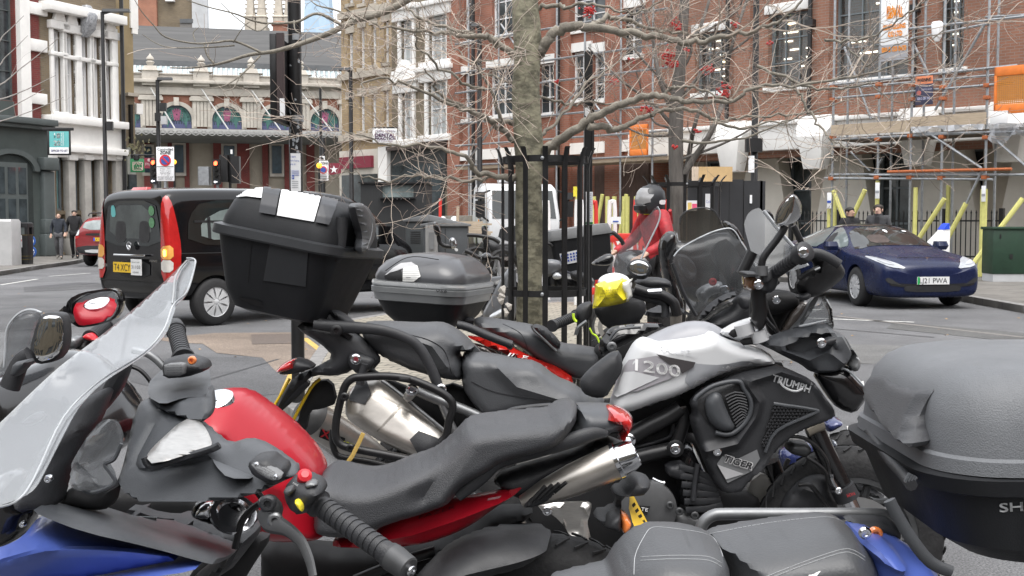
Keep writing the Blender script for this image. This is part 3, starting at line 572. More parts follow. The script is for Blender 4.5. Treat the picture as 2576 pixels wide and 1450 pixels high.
q=MB(); q.box(u0,u1,.6,.7,vpar-1,vpar)
q.build('rooflight_wall',mLead,mr,FMK.M)
q=MB(); sk=MB(); n=60
for i in range(n):
    a=u0+(u1-u0)*i/n; b=u0+(u1-u0)*(i+1)/n; q.prism([(a+.12,.3,vpar-.05),(b-.02,.3,vpar-.05),(b-.02,1.3,vgut+.0),(a+.12,1.3,vgut+.0)],(0,.04,-.03)); sk.prism([(a-.03,.28,vpar-.1),(a+.1,.28,vpar-.1),(a+.1,1.3,vgut+.03),(a-.03,1.3,vgut+.03)],(0,.06,-.02))
q.build('rooflights',mSkyl,mr,FMK.M); sk.build('rooflight_bars',mConc,mr,FMK.M)
q=MB(); q.box(u0,u1,1.2,1.9,vgut-.05,vgut+.3); q.build('gutter',mLead,mr,FMK.M)
q=MB(); q.prism([(u0,1.5,vgut+.3),(u0,9,vrid+.5),(u0,16,vgut)],(u1-u0,0,0)); q.build('roof',mSlate,mr,FMK.M)
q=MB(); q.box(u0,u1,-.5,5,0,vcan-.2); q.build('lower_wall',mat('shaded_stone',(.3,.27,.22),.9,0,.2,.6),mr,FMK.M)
q=MB(); q.prism([(u0,-5,vcf-.05),(u0,-5,vcf-.3),(u0,-.4,vcf-.5),(u0,-.4,vcf-.02)],(u1-u0,0,0)); q.build('canopy',mat('canopy_sheet',(.16,.17,.155),.8,0,.25,.5),mr,FMK.M)
q=MB(); q.box(u0,u1,-5.12,-4.95,vcf-.2,vcf+.08); 
for i in range(40): u=u0+(u1-u0)*i/40; q.tube([(u,-5.15,vcf),(u+.4,-5.15,vcf-.32),(u+.8,-5.15,vcf)],.03,4,3)
q.build('canopy_edge',mat('pale_rod',(.36,.36,.35),.5),mr,FMK.M)
for X0,X1 in ((365,385),(425,440),(466,478),(538,560),(596,628),(660,675),(715,735),(770,790)):
    fbox(FMK,mr,'brick_pier',mDkRed,X0,362,X1,590,.75)
for X0,X1,Y0,Y1 in ((441,463,368,436),(563,590,370,440),(683,707,370,438),(366,384,372,436)):
    fbox(FMK,mr,'window_surround',mPort,X0-6,Y0-6,X1+6,Y1+8,.85); fbox(FMK,mr,'lower_window',mat('blue_frame_glass',(.025,.05,.07),.2,0,.3,4),X0,Y0,X1,Y1,.95)
# ---- things over the roof line
def tower_block(name,label,X0,X1,Ytop,y,m,depth=12,parts=()):
    a=P(X0,HZ,y).x; b=P(X1,HZ,y).x; z=P(X0,Ytop,y).z; r=root(name,label,'building',((a+b)/2,y,0)); MB().box(a,b,y,y+depth,0,z).build('wall',m,r)
    for nm,mm,x0,y0,x1,y1,o in parts: p=P(x0,y1,y);q2=P(x1,y0,y); MB().box(p.x,q2.x,y-o,y+.1,p.z,q2.z).build(nm,mm,r)
    return r
tower_block('brick_stair_tower','tall blank brick block with orange and brown walls rising over the market roof',340,518,-160,97,mBrn,1.5,[('orange_wall',brick('apricot_brick',(.36,.15,.09),(.32,.13,.08),(.3,.2,.15)),336,-120,394,100,.3),('lead_band',mLead,456,50,488,60,.4),('dark_render',mat('taupe_render',(.17,.16,.15),.8,0,.1),456,60,488,110,.3),('pale_render',mConc,487,-120,522,110,.35),('window_frame',mWin,420,-30,440,6,.5)])
def church(X,wd,label,xs):
    y=135; c=P(X,HZ,y).x; s=y/FL; r=root('church_tower',label,'church',(c,y,0),'church towers with pinnacles beyond the market'); h=wd*s/2
    z=P(X,88,y).z; MB().box(c-h,c+h,y-h,y+h,0,z).build('tower',mStone,r)
    q=MB()
    for k in range(-3,4): q.box(c+k*h/3.4-.2,c+k*h/3.4+.2,y-h-.1,y+h+.1,z,z+.9)
    q.build('battlement',mStone,r)
    q=MB(); q.box(c-h*.28,c+h*.28,y-h-.06,y-h+.1,z-7,z-2.2); q.prism([(c-h*.28,y-h-.06,z-2.2),(c+h*.28,y-h-.06,z-2.2),(c,y-h-.06,z-1.2)],(0,.16,0)); q.build('belfry_window',mat('louvre',(.12,.11,.1),.9),r)
    for dx in xs:
        q=MB(); x=c+dx*h; q.rbox([(z-1,x,y-h,.62,.62,.2),(z+1.7,x,y-h,.6,.6,.2),(z+1.8,x,y-h,.72,.72,.2),(z+2.0,x,y-h,.52,.52,.2),(z+6.6,x,y-h,.05,.05,.01)])
        for j in range(9): zz=z+2.2+j*.5; e=.5*(1-j/10)+.12; q.box(x-e-.1,x+e+.1,y-h-.07,y-h+.07,zz,zz+.16)
        q.build('pinnacle',mStone,r)
church(656,44,'nearer stone church tower with two crocketed pinnacles above the market roof',(-.62,.62))
church(724,42,'stone church tower with crocketed pinnacles half hidden by the black sign post',(-.6,.6))
y=128; c=P(710,HZ,y); q=MB(); s=y/FL; z=P(710,105,y).z; r=root('chimney_stack','round red brick chimney standing on the market roof by the church','chimney',(c.x,y,0)); q.lathe((c.x,y,0),(0,0,1),[(0,1),(z-1,1),(z+1.6,.78),(z+1.7,.95),(z+2,.95),(z+2.1,.7)],14); q.build('stack',mRed2,r)
y=520; g=root('glass_tower','pale blue tapering glass skyscraper far beyond the market','skyscraper',(P(800,HZ,y).x,y,0))
zb=0; zt=P(800,-420,y).z; x0,x1=P(752,105,y).x,P(842,105,y).x; x2,x3=P(775,-420,y).x,P(800,-420,y).x
q=MB(); q.loft([[(x0-2,y,0),(x1+2,y,0),(x1+2,y+18,0),(x0-2,y+18,0)],[(x2,y+6,zt),(x3,y+6,zt),(x3,y+12,zt),(x2,y+12,zt)]]); q.build('glazing',brick('tower_glass',(.36,.49,.62),(.42,.54,.66),(.55,.63,.7),3.,4.,.05),g)

# ---- unseen terraces added round the viewpoint to block low sky and darken reflections
FB=Fac(1288,1,-1,0); FB.o=V((0,-21,0)); FB.M=Matrix.Translation(FB.o)@Matrix.Rotation(PI,4,'Z')
for nm,lb,x,rz,y0,m in (('unseen_terrace','unseen sooty brick terrace added left of the photographer to block low sky',-17,PI/2,0,mGryB),('unseen_terrace','unseen red brick terrace added right of the photographer to block low sky',16,-PI/2,-3,mRed)):
    FS=Fac(1288,1,-1,0); FS.M=Matrix.Translation((x,y0,0))@Matrix.Rotation(rz,4,'Z'); rs=root(nm,lb,'building',(x,y0,0)); hb=[(u,u+1.5,v,v+2.4) for u in range(-17,16,3) for v in (1,4.6,8.2)]; q=MB(); wallh(q,-18,18,0,12,hb,.2,0,4); q.build('wall',m,rs,FS.M); q=MB(); [q.box(a,b,.15,.18,c,d) for a,b,c,d in hb]; q.build('panes',mGlass,rs,FS.M)
rb=root('unseen_terrace','unseen brick terrace added behind the photographer to block sky and darken reflections','building',(0,-21,0)); q=MB(); hb=[(u,u+1.5,v,v+2.4) for u in range(-29,28,3) for v in (1,4.6,8.2)]; wallh(q,-30,30,0,12,hb,.2,0,4); q.build('wall',mGryB,rb,FB.M)
q=MB(); [q.box(a,b,.15,.18,c,d) for a,b,c,d in hb]; q.build('panes',mGlass,rb,FB.M)
# ---------------- posts, lamps, signs
def post(name,label,cat_,X,y,r,Y0,m=mBlack,zb=0.,arm=None,sq=False,group=None,lean=0):
    b=P(X,HZ,y); z=P(X,Y0,y).z; ro=root(name,label,cat_,(b.x,b.y,zb),group); q=MB()
    if sq: q.rbox([(zb,b.x,b.y,r,r,.006),(z,b.x,b.y,r,r,.006)])
    else: q.lathe((b.x,b.y,zb),(lean,0,1),[(0,r*1.5),(1.1,r*1.5),(1.2,r),(z-zb,r*.8)] if name=='street_lamp' else [(0,r),(z-zb,r)],14)
    q.build('column',m,ro)
    if arm:
        L,dx=arm; q=MB(); q.rbox([(z+.0,b.x+dx*L*.5,b.y,L*.5,.13,.05),(z+.1,b.x+dx*L*.5,b.y,L*.48,.11,.05)]); q.tube([(b.x,b.y,z-.05),(b.x+dx*L*.3,b.y,z+.03)],.05,8,1); q.build('lamp_head',mat('lamp_grey',(.05,.052,.055),.4,0,.1),ro)
    return ro,b,z
lg='street lamps along the street'
ro,b,z=post('street_lamp','tall black lamp column before the white fronted building',"street lamp",268,40,.075,31,arm=(.95,1),group=lg,zb=.12)
q=MB(); p=P(279,318,40); q.rbox([(p.z-.15,p.x,p.y-.1,.1,.1,.03),(p.z+.15,p.x,p.y-.1,.1,.1,.03)]); q.build('control_box',mBlack,ro)
ro,b,z=post('street_lamp','slim lamp column with small boxes rising behind the parking zone sign',"street lamp",402,46,.09,202,arm=(.6,1),group=lg)
for X,Y in ((411,270),(398,295),(413,303)): p=P(X,Y,45.7); MB().rbox([(p.z-.16,p.x,p.y,.12,.1,.03),(p.z+.16,p.x,p.y,.12,.1,.03)]).build('sensor_box',mBlack if X!=413 else mConc,ro)
post('street_lamp','slim black lamp column against the stained glass arch right of the sign post',"street lamp",809,56,.08,222,group=lg)
post('street_lamp','black lamp column before the yellow stock brick terrace',"street lamp",885,40,.08,178,arm=(.4,-1),group=lg)
post('street_lamp','black lamp column left of the main tree trunk before the orange brick block',"street lamp",1207,34,.085,68,arm=(.25,-1),group=lg)
ro,b,z=post('street_lamp','black lamp column standing by the hoarding in front of the white beam',"street lamp",1896,24,.075,-60,group=lg,zb=.12)
p=P(1896,366,23.9); MB().rbox([(p.z-.14,p.x,p.y,.17,.1,.03),(p.z+.14,p.x,p.y,.17,.1,.03)]).build('bracket_box',mBlack,ro)
p=P(1888,410,23.85); MB().box(p.x-.05,p.x+.07,p.y-.05,p.y-.03,p.z-.2,p.z+.14).build('notice',mPaper,ro)
# main sign post in front
ro,b,z=post('sign_post','thick black sign post with peeling paint left of the tree','post',746,8.5,.049,-80)
q=MB(); 
for Y in (96,300): p=P(746,Y,8.5); q.lathe((p.x,p.y,p.z-.02),(0,0,1),[(0,.053),(.045,.053)],14)
q.build('band',mGal,ro)
q=MB(); rn=random.Random(3)
bp=[]
for Y in [rn.uniform(300,385) for _ in range(26)]+[rn.uniform(880,1000) for _ in range(5)]+[rn.uniform(60,300) for _ in range(5)]:
    a0=rn.uniform(-2.6,-.6); z0=P(746,Y,8.5).z; L=rn.uniform(.008,.04)
    pts=[(a0+rn.uniform(-.12,.12)+math.cos(t)*rn.uniform(.05,.22),z0+math.sin(t)*L*rn.uniform(.5,1)) for t in [k*PI/4 for k in range(8)]]
    q.add([V((b.x+.0497*math.cos(a),b.y+.0497*math.sin(a),zz)) for a,zz in pts],[tuple(range(8))])
q.build('peeled_paint',mat('scraped_zinc',(.3,.32,.34),.6,.2,.4,40),ro)
# sign plate seen almost edge on
p0=P(716,100,8.35); p1=P(716,312,8.35); q=MB(); q.box(p0.x-.052,p0.x-.005,p0.y-.28,p0.y+.3,p1.z,p0.z); sg=root('traffic_sign','dark sign panel seen edge on, strapped to the sign post','sign',(p0.x,p0.y,p1.z)); q.build('panel',mBlack,sg,bev=.006)
MB().box(p0.x+.0,p0.x+.05,p0.y-.3,p0.y-.26,p1.z+.05,p0.z).build('channel',mat('brown_channel',(.045,.03,.03),.5),sg)
q=MB(); a=P(704,248,8.04); c2=P(717,292,8.04); q.box(a.x,c2.x,a.y-.004,a.y,c2.z,a.z); o=q.build('sticker',mPaper,sg)
# parking notice on the post
a=P(731,386,8.42); c2=P(757,482,8.42); no=root('parking_notice','white parking notice with blue print wrapped on the sign post','notice',(a.x,a.y,c2.z)); q=MB(); q.box(a.x,c2.x,a.y-.004,a.y,c2.z,a.z); q.build('sheet',mPaper,no)
q=MB(); ptext(q,'t park',"",(731,396),(744,397),5,8.413); ptext(q,'isle here,',"",(731,406),(753,407),4.5,8.413); ptext(q,'pay £1',"",(731,415),(744,416),4.5,8.413)
for k in range(3): a=P(733,430+5*k,8.413); c2=P(752,431.4+5*k,8.413); q.box(a.x,c2.x,a.y-.001,a.y,c2.z,a.z)
a=P(734,442,8.413); c2=P(740,451,8.413); q.box(a.x,c2.x,a.y-.001,a.y,c2.z,a.z); q.build('print',mInkB,no)
q=MB()
for k in range(4): a=P(734,456+5*k,8.413); c2=P(750,457.3+5*k,8.413); q.box(a.x,c2.x,a.y-.001,a.y,c2.z,a.z)
q.build('small_print',mInkG,no); q=MB(); ptext(q,'P',"",(735.5,450),(738.5,450),6,8.41); q.build('parking_letter',mInkW,no)
# square post with a notice
ro,b,z=post('sign_post','square black post with a white sticker standing behind the tree guard','post',1479,8.6,.03,131,sq=True)
q=MB(); a=P(1471,268,8.565); c2=P(1487,303,8.565); q.add([V((a.x,a.y-.001,P(0,272,8.565).z)),V((a.x+.03,a.y-.001,a.z)),V((c2.x,a.y-.001,P(0,285,8.565).z)),V((c2.x-.01,a.y-.001,c2.z)),V((a.x,a.y-.001,P(0,290,8.565).z))],[(0,1,2,3,4)]); q.build('sticker',mPaper,ro)
q=MB(); a=P(1487,250,8.6); c2=P(1494,385,8.6); q.box(a.x,c2.x,a.y-.03,a.y+.03,c2.z,a.z); q.build('clamp_plate',mIron,ro)
a=P(1474,483,8.54); c2=P(1491,566,8.54); no=root('parking_notice','white printed notice with a green foot on the square black post','notice',(a.x,a.y,c2.z)); MB().box(a.x,c2.x,a.y-.004,a.y,c2.z,a.z).build('sheet',mPaper,no)
q=MB()
for k in range(14):
    a=P(1476,487+4.6*k,8.53); c2=P(1476+[13,11,12][k%3],489+4.6*k,8.53); q.box(a.x,c2.x,a.y-.001,a.y,c2.z,a.z)
q.build('print',mat('faint_print',(.45,.5,.6),.7,0,.05),no)
a=P(1474,559,8.532); c2=P(1491,565,8.532); MB().box(a.x,c2.x,a.y-.001,a.y,c2.z,a.z).build('green_foot',mGrnS,no)
# ---- signs on the street
def board(name,label,cat_,X0,Y0,X1,Y1,y,m,th=.04,group=None,back=True):
    a=P(X0,Y1,y); c2=P(X1,Y0,y); ro=root(name,label,cat_,((a.x+c2.x)/2,y,a.z),group); q=MB(); q.box(a.x,c2.x,y,y+th,a.z,c2.z); q.build('panel',m,ro,bev=min(.02,th/3)); return ro
def rect(q,X0,Y0,X1,Y1,y,t=.004): a=P(X0,Y1,y); c2=P(X1,Y0,y); return q.box(a.x,c2.x,y-t,y,a.z,c2.z)
def disc(q,X,Y,r,y,t=.004,n=28):
    c=P(X,Y,y); s=y/FL; return q.lathe((c.x,y,c.z),(0,-1,0),[(0,r*s),(t,r*s)],n)
ro=board('parking_zone_sign','white parking zone sign with a large no waiting roundel above the van roof','sign',394,370,437,456,38,mPaper)
q=MB(); ptext(q,'Controlled','',(396,379),(435,379),7,37.98,bold=.25); ptext(q,'ZONE','',(402,388),(429,388),8,37.98,bold=.6)
for i,t in enumerate(('Mon - Fri','7 am - 7 pm','Saturday','7 - 11 am','except bank and','public holidays')): w=(12,14,13,10,19,17)[i]; ptext(q,t,'',(416-w,427+5*i),(416+w,427+5*i),3.6,37.98)
rect(q,394.5,419,436.5,420.2,37.98,.003); q.build('lettering',mInk,ro)
q=MB(); disc(q,415.5,404,14.5,37.99); q.build('red_ring',mInkR,ro); q=MB(); disc(q,415.5,404,10.5,37.982); q.build('blue_disc',mat('sign_blue',(.03,.08,.32),.5),ro)
q=MB(); a=P(415.5,404,37.97); s=38/FL; d=V((7.6*s,0,-7.6*s)); n=V((1.4*s,0,1.4*s)); q.prism([a-d-n,a+d-n,a+d+n,a-d+n],(0,-.004,0)); q.build('red_bar',mInkR,ro)
q=MB(); c=P(416,456,38.1); q.tube([(c.x,38.1,0),(c.x,38.1,c.z+1)],.05,8,1); q.build('post',mGal,ro)
ro=board('parking_zone_sign','distant parking zone sign half covered by an amber lamp, with a camera plate on top','sign',802,405,826,456,40,mPaper)
q=MB(); ptext(q,'ZONE','',(806,414),(825,414),6,39.98,bold=.3); 
for k in range(4): rect(q,806,440+4*k,822,441.3+4*k,39.98)
q.build('lettering',mInk,ro); q=MB(); disc(q,813,428,9.5,39.985); q.build('red_ring',mInkR,ro); q=MB(); disc(q,813,428,6.8,39.975); q.build('blue_disc',MT['sign_blue'],ro); rect(MB(),0,0,1,1,1)
q=MB(); rect(q,804,393,817,404,39.99); rect(q,805,394,806,395,39.98); q.build('camera_plate',mPaper,ro); q=MB(); rect(q,806,397,814,402,39.97); rect(q,807,395,811,397,39.97); q.build('camera_symbol',mInk,ro)
q=MB(); c=P(815,456,40.1); q.tube([(c.x,40.1,0),(c.x,40.1,c.z+1.5)],.05,8,1); q.build('post',mBlack,ro)
mAmb=mat('amber_lamp',(1,.42,.03),.4,emit=.9); mRedL=mat('red_signal',(1,.06,.02),.4,emit=5.); mArr=mat('white_arrow',(1,1,1),.4,emit=.6)
def beacon(label,X,Y,r,y):
    ro=root('beacon_lamp',label,'lamp',P(X,Y+r,y),'amber globe beacons'); q=MB(); c=P(X,Y,y); q.lathe((c.x,y,c.z-r*y/FL),(0,0,1),[(r*y/FL*(1-math.cos(PI*k/8)),r*y/FL*math.sin(PI*k/8)) for k in range(9)],14); q.build('globe',mAmb,ro); q=MB(); q.tube([(c.x,y,0),(c.x,y,c.z-r*y/FL)],.04,6,1); q.build('pole',mBlack,ro)
beacon('amber beacon globe peeping out right of the nearer parking zone sign',438,408,6,38.5); beacon('amber beacon globe on the left edge of the distant parking zone sign',803,417,7,39.5)
ro=root('star_sign','maroon hanging sign with a white five pointed star','sign',P(840,440,42)); q=MB(); rect(q,823,411,858,440,42,.06); q.build('panel',mMar,ro)
q=MB(); c=P(840,427,41.93); s=42/FL; q.prism([c+V((math.sin(k*PI/5),0,math.cos(k*PI/5)))*s*(10.5 if k%2==0 else 4.2) for k in range(10)],(0,-.005,0)); q.build('star',mInkW,ro)
ro=root('phone_shop_sign','small maroon hanging shop sign with pale lettering behind the green sign','sign',P(372,424,43)); q=MB(); rect(q,364,398,389,424,43,.05); q.build('panel',mMar,ro); q=MB(); ptext(q,'Pho','',(366,417),(383,417),7,42.94); disc(q,375,403,4,42.94); q.build('lettering',mat('pale_pink_ink',(.5,.36,.36),.6),ro)
# offices to let sign, bracketed from the white building
ro=root('office_sign','teal hanging sign reading 18 20 offices to let on a black bracket','sign',P(148,391,41)); q=MB(); rect(q,121,327,178,391,41,.08); q.build('frame',mBlack,ro,bev=.01); q=MB(); rect(q,125,331,173,371,40.91,.01); q.build('teal_panel',mTeal,ro); q=MB(); rect(q,125,371,173,387,40.91,.01); q.build('white_panel',mPaper,ro)
q=MB(); rect(q,108,322,186,329,41,.1); q.build('bracket',mBlack,ro,bev=.01)
q=MB(); ptext(q,'18','',(136,347),(150,347),12,40.89,bold=.7); ptext(q,'20','',(135,366),(151,366),12,40.89,bold=.7); ptext(q,'ST JOHN LANE','',(156,367),(156,334),3,40.89); ptext(q,'FARRINGDON','',(160.5,367),(160.5,334),3,40.89); q.build('white_lettering',mInkW,ro)
q=MB(); ptext(q,'OFFICES TO LET','',(128,382),(170,382),5,40.89,bold=.25); q.build('blue_lettering',mat('violet_ink',(.12,.1,.4),.6),ro)
# pasta sign
ro=root('restaurant_sign','square green hanging restaurant sign lettered in pink on a thin bracket','sign',P(346,435,44)); q=MB(); rect(q,329,400,364,434,44,.05); q.build('panel',mGrnS,ro,bev=.01); q=MB(); ptext(q,'PAS','',(337,416),(356,416),6.5,43.94,bold=.3); ptext(q,'TAN','',(337,426),(357,426),6.5,43.94,bold=.3)
for a in ((334,408,359,409),(334,428,359,429),(334,408,335,429),(358,408,359,429)): rect(q,*a,43.945)
q.build('lettering',mat('pink_ink',(.75,.55,.5),.6),ro); q=MB(); q.tube([P(329,390,44),P(388,391,44)],.03,6,1); q.lathe(P(344,402,44),(0,0,1),[(-.05,.01),(0,.12),(.15,.12),(.2,.02)],10); q.build('bracket',mIron,ro)
ro=root('lantern','old street lantern with leaves hanging on the ochre wall','lantern',P(343,395,44)); q=MB(); c=P(343,392,44.3); rn=random.Random(5)
for _ in range(70): p=c+V((rn.gauss(0,.2),rn.gauss(0,.1),rn.gauss(.25,.2))); q.prism([p,p+V((.08,0,.02)),p+V((.03,0,.09))],(0,.01,0))
q.build('hanging_plant',mat('dry_leaves',(.14,.13,.07),.8,0,.4,12),ro)
# dental sign
ro=root('dental_sign','white hanging sign of a dental practice on the yellow brick terrace','sign',P(969,361,47)); q=MB(); rect(q,938,324,1000,361,47,.07); q.build('panel',mPaper,ro,bev=.01)
q=MB(); ptext(q,'DENTAL','',(943,344),(994,344),8,46.9,bold=.9); ptext(q,'PRACTICE','',(943,351.5),(994,351.5),5.5,46.9,bold=.6); q.build('lettering',mat('plum_ink',(.1,.02,.1),.6),ro); q=MB(); ptext(q,'ZERO SEVEN','',(943,333),(994,333),5,46.9,bold=.3); ptext(q,'020 7253 7887','',(944,357.5),(992,357.5),3.6,46.9); q.build('mauve_lettering',mat('mauve_ink',(.3,.2,.3),.6),ro); q=MB(); rect(q,936,320,1002,324,47,.05); q.build('bracket',mIron,ro)
# traffic lights
def signal(label,X,Y,y,facing,arrow=True,lit=True):
    s=y/FL; c=P(X,Y,y); ro=root('traffic_light',label,'traffic light',(c.x,y,0),'traffic lights at the junction'); q=MB(); q.rbox([(c.z-52*s,c.x,y,9.5*s,7*s,.04),(c.z+10*s,c.x,y,9.5*s,7*s,.04)]); q.build('signal_head',mBlack,ro)
    MB().tube([(c.x,y+.1,0),(c.x,y+.1,c.z)],.057,10,1).build('pole',mGal,ro)
    for k in range(3):
        z=c.z-k*14*s; q=MB(); q.lathe((c.x,y-7*s,z),(0,-1,0),[(0,5.6*s),(.01,5.6*s)],16); q.build('lens',(mRedL if lit else MT['amber_lamp']) if k==0 else mat('dark_lens',(.02,.02,.02),.2),ro)
        q=MB(); q.lathe((c.x,y-7*s,z),(0,-1,0),[(0,6.6*s),(.16,6.2*s)],14,0,PI); q.build('hood',mBlack,ro)
    if arrow:
        z=c.z-46*s; q=MB(); q.lathe((c.x,y-7.2*s,z),(0,-1,0),[(0,6.6*s),(.02,6.6*s)],16); q.build('arrow_lens',mat('arrow_black',(.015,.02,.03),.3),ro); q=MB(); q.prism([(c.x-4.8*s,y-.2,z),(c.x-1*s,y-.2,z+3.6*s),(c.x-1*s,y-.2,z+1.1*s),(c.x+4.8*s,y-.2,z+1.1*s),(c.x+4.8*s,y-.2,z-1.1*s),(c.x-1*s,y-.2,z-1.1*s),(c.x-1*s,y-.2,z-3.6*s)],(0,-.005,0)); q.build('arrow',mArr,ro)
    return ro
signal('traffic light showing red beside the parking zone sign, white left arrow below',388,410,42,0); ro=signal('traffic light showing red alone above the middle of the van roof',545,412,44,0)
q=MB(); c=P(515,440,44.2); q.rbox([(c.z-.4,c.x,c.y,.22,.2,.05),(c.z+.3,c.x,c.y,.22,.2,.05)]); q.build('side_head',mGal,ro)
c=P(578,410,45); ro=root('traffic_light','dark traffic light seen from its side by the market window','traffic light',(c.x,c.y,0),'traffic lights at the junction'); q=MB(); q.rbox([(c.z-.75,c.x-.2,c.y,.17,.2,.05),(c.z+.3,c.x-.2,c.y,.17,.2,.05)]); q.rbox([(c.z-.8,c.x+.22,c.y,.17,.2,.05),(c.z+.25,c.x+.22,c.y,.17,.2,.05)]); q.build('signal_head',mBlack,ro); MB().tube([(c.x,c.y,0),(c.x,c.y,c.z+.3)],.057,8,1).build('pole',mBlack,ro); q=MB(); rect(q,580,377,585,388,44.9,.02); q.build('lit_plate',mPaper,ro)
# litter bin and discs, cabinet
c=G(57,665,.12); ro=root('litter_bin','black litter bin with gold trim and a white notice on the pavement','bin',c); s=c.y/FL; q=MB(); w_=22*s
q.rbox([(c.z,c.x,c.y,w_*.95,w_*.8,.05),(c.z+.9,c.x,c.y,w_,w_*.85,.05)]); q.rbox([(c.z+1.12,c.x,c.y,w_*1.04,w_*.9,.05),(c.z+1.24,c.x,c.y,w_*1.04,w_*.9,.06),(c.z+1.27,c.x,c.y,w_*.9,w_*.75,.06)])
for a in (-1,1):
    for b in (-1,1): q.box(c.x+a*w_*.82-.05,c.x+a*w_*.82+.05,c.y+b*w_*.6-.05,c.y+b*w_*.6+.05,c.z+.9,c.z+1.13)
q.build('body',mBlack,ro); q=MB()
for z in (.14,.24,.88): q.rbox([(c.z+z,c.x,c.y,w_*1.005,w_*.86,.05),(c.z+z+.02,c.x,c.y,w_*1.005,w_*.86,.05)])
q.build('trim',mat('dull_gold',(.12,.09,.03),.5,.4),ro); yb=c.y-w_*.9; q=MB(); rect(q,35,592,55,623,yb); q.build('notice',mPaper,ro); q=MB(); disc(q,43,606,3,yb-.006); rect(q,41,608,46,616,yb-.006); rect(q,37,618,52,619.5,yb-.006); q.build('figure',mInk,ro); q=MB(); rect(q,50,603,54.5,608,yb-.006); q.build('red_mark',mInkR,ro)
for lab,Y,X in (('upper blue and white disc stacked behind the litter bin',607,74),('lower blue and white disc reading BY behind the litter bin',634,76)):
    y=37.5; c=P(X,Y,y); ro=root('blue_disc_sign',lab,'sign',(c.x,y,c.z-.15),'blue discs behind the litter bin'); s=y/FL; q=MB(); q.lathe((c.x,y,c.z),(.35,-1,0),[(0,14.5*s),(.03,15.5*s),(.06,14.5*s)],26); q.build('rim',mat('disc_blue',(.02,.08,.3),.4),ro); q=MB(); q.lathe((c.x,y,c.z),(.35,-1,0),[(.055,10.5*s),(.07,10.3*s)],26); q.build('face',mPaper,ro)
    if Y==634:
        q=MB(); ptext(q,'BY','',(77,639),(87,639),9,y-.12,bold=.6); q.build('lettering',MT['disc_blue'],ro)
    MB().tube([(c.x,y+.03,.1),(c.x,y+.03,c.z)],.03,8,1).build('stand',mBlack,ro)
c=G(0,668,.12); ro=root('street_cabinet','pale grey street cabinet at the left edge on the pavement','cabinet',c); q=MB(); s=c.y/FL; q.rbox([(c.z,c.x-20*s,c.y+.3,52*s,.35,.03),(c.z+110*s,c.x-20*s,c.y+.3,52*s,.35,.03),(c.z+116*s,c.x-20*s,c.y+.3,50*s,.28,.03)]); q.build('body',mat('cabinet_grey',(.42,.42,.42),.5,0,.1,2),ro); q=MB(); q.box(c.x-40*s,c.x-39.5*s,c.y-.06,c.y-.04,c.z+.1,c.z+1.); q.build('door_seam',mInkG,ro)
# ---- utility cabinets in the middle
def cabinet(label,X0,X1,Ytop,Ypk,y,dz,m,depth=.5):
    a=P(X0,HZ,y); b=P(X1,HZ,y); z=P(0,Ytop,y).z; zp=P(0,Ypk,y).z; ro=root('utility_cabinet',label,'cabinet',((a.x+b.x)/2,y,.1),'dark utility cabinets by the tree island'); MB().box(a.x,b.x,y,y+depth,.1,z).build('body',m,ro,bev=.012)
    q=MB(); e=.04; q.prism([(a.x-e,y-e,z),(b.x+e,y-e,z),(b.x+e,y-e,z+.03),((a.x+b.x)/2,y-e,zp),(a.x-e,y-e,z+.03)],(0,depth+2*e,0)); q.build('lid',mat('cabinet_lid',(.13,.135,.14),.6,0,.2,3),ro,bev=.008)
    q=MB(); xm=(a.x+b.x)/2; q.box(xm-.005,xm+.005,y-.004,y,.2,z-.03)
    for k in range(6): q.box(a.x+.08,xm-.1,y-.006,y,z-.35+.035*k,z-.335+.035*k)
    q.build('louvre',mBlack,ro); return ro
mCab=mat('cabinet_green_black',(.03,.035,.037),.5,0,.2,3)
cabinet('rear dark utility cabinet with a pitched lid behind the van bonnet',1020,1128,558,540,18.6,0,mCab); cabinet('front dark utility cabinet with louvres and a pitched lid',1064,1176,570,552,17.4,0,mat('cabinet_slate',(.045,.05,.055),.5,0,.2,3))
c=P(1086,600,17.2); ro=root('meter_box','small grey meter box standing against the front utility cabinet','box',(c.x,c.y,.1)); MB().rbox([(.1,c.x,c.y,.09,.08,.01),(c.z+.2,c.x,c.y,.09,.08,.01)]).build('case',mat('meter_grey',(.22,.22,.22),.5),ro); q=MB(); rect(q,1079,585,1092,628,17.1); q.build('door',MT['cabinet_lid'],ro)
# green cabinet on the right
y=25; a=P(2500,HZ,y); b=P(2610,HZ,y); ro=root('utility_cabinet','large dark green utility cabinet on a concrete base by the right edge','cabinet',((a.x+b.x)/2,y,.12)); zt=P(0,578,y).z; zb=P(0,690,y).z; MB().box(a.x,b.x,y,y+.6,zb,zt).build('body',mat('bottle_green',(.012,.04,.022),.5,0,.2,4),ro,bev=.015); MB().box(a.x-.03,b.x+.03,y-.03,y+.63,zt,zt+.06).build('lid',MT['bottle_green'],ro,bev=.015); MB().box(a.x+.02,b.x,y+.02,y+.6,.1,zb).build('base',mConc,ro)
q=MB(); rect(q,2540,640,2548,652,y-.01); rect(q,2515,590,2519,600,y-.01); q.build('lock',mIron,ro)
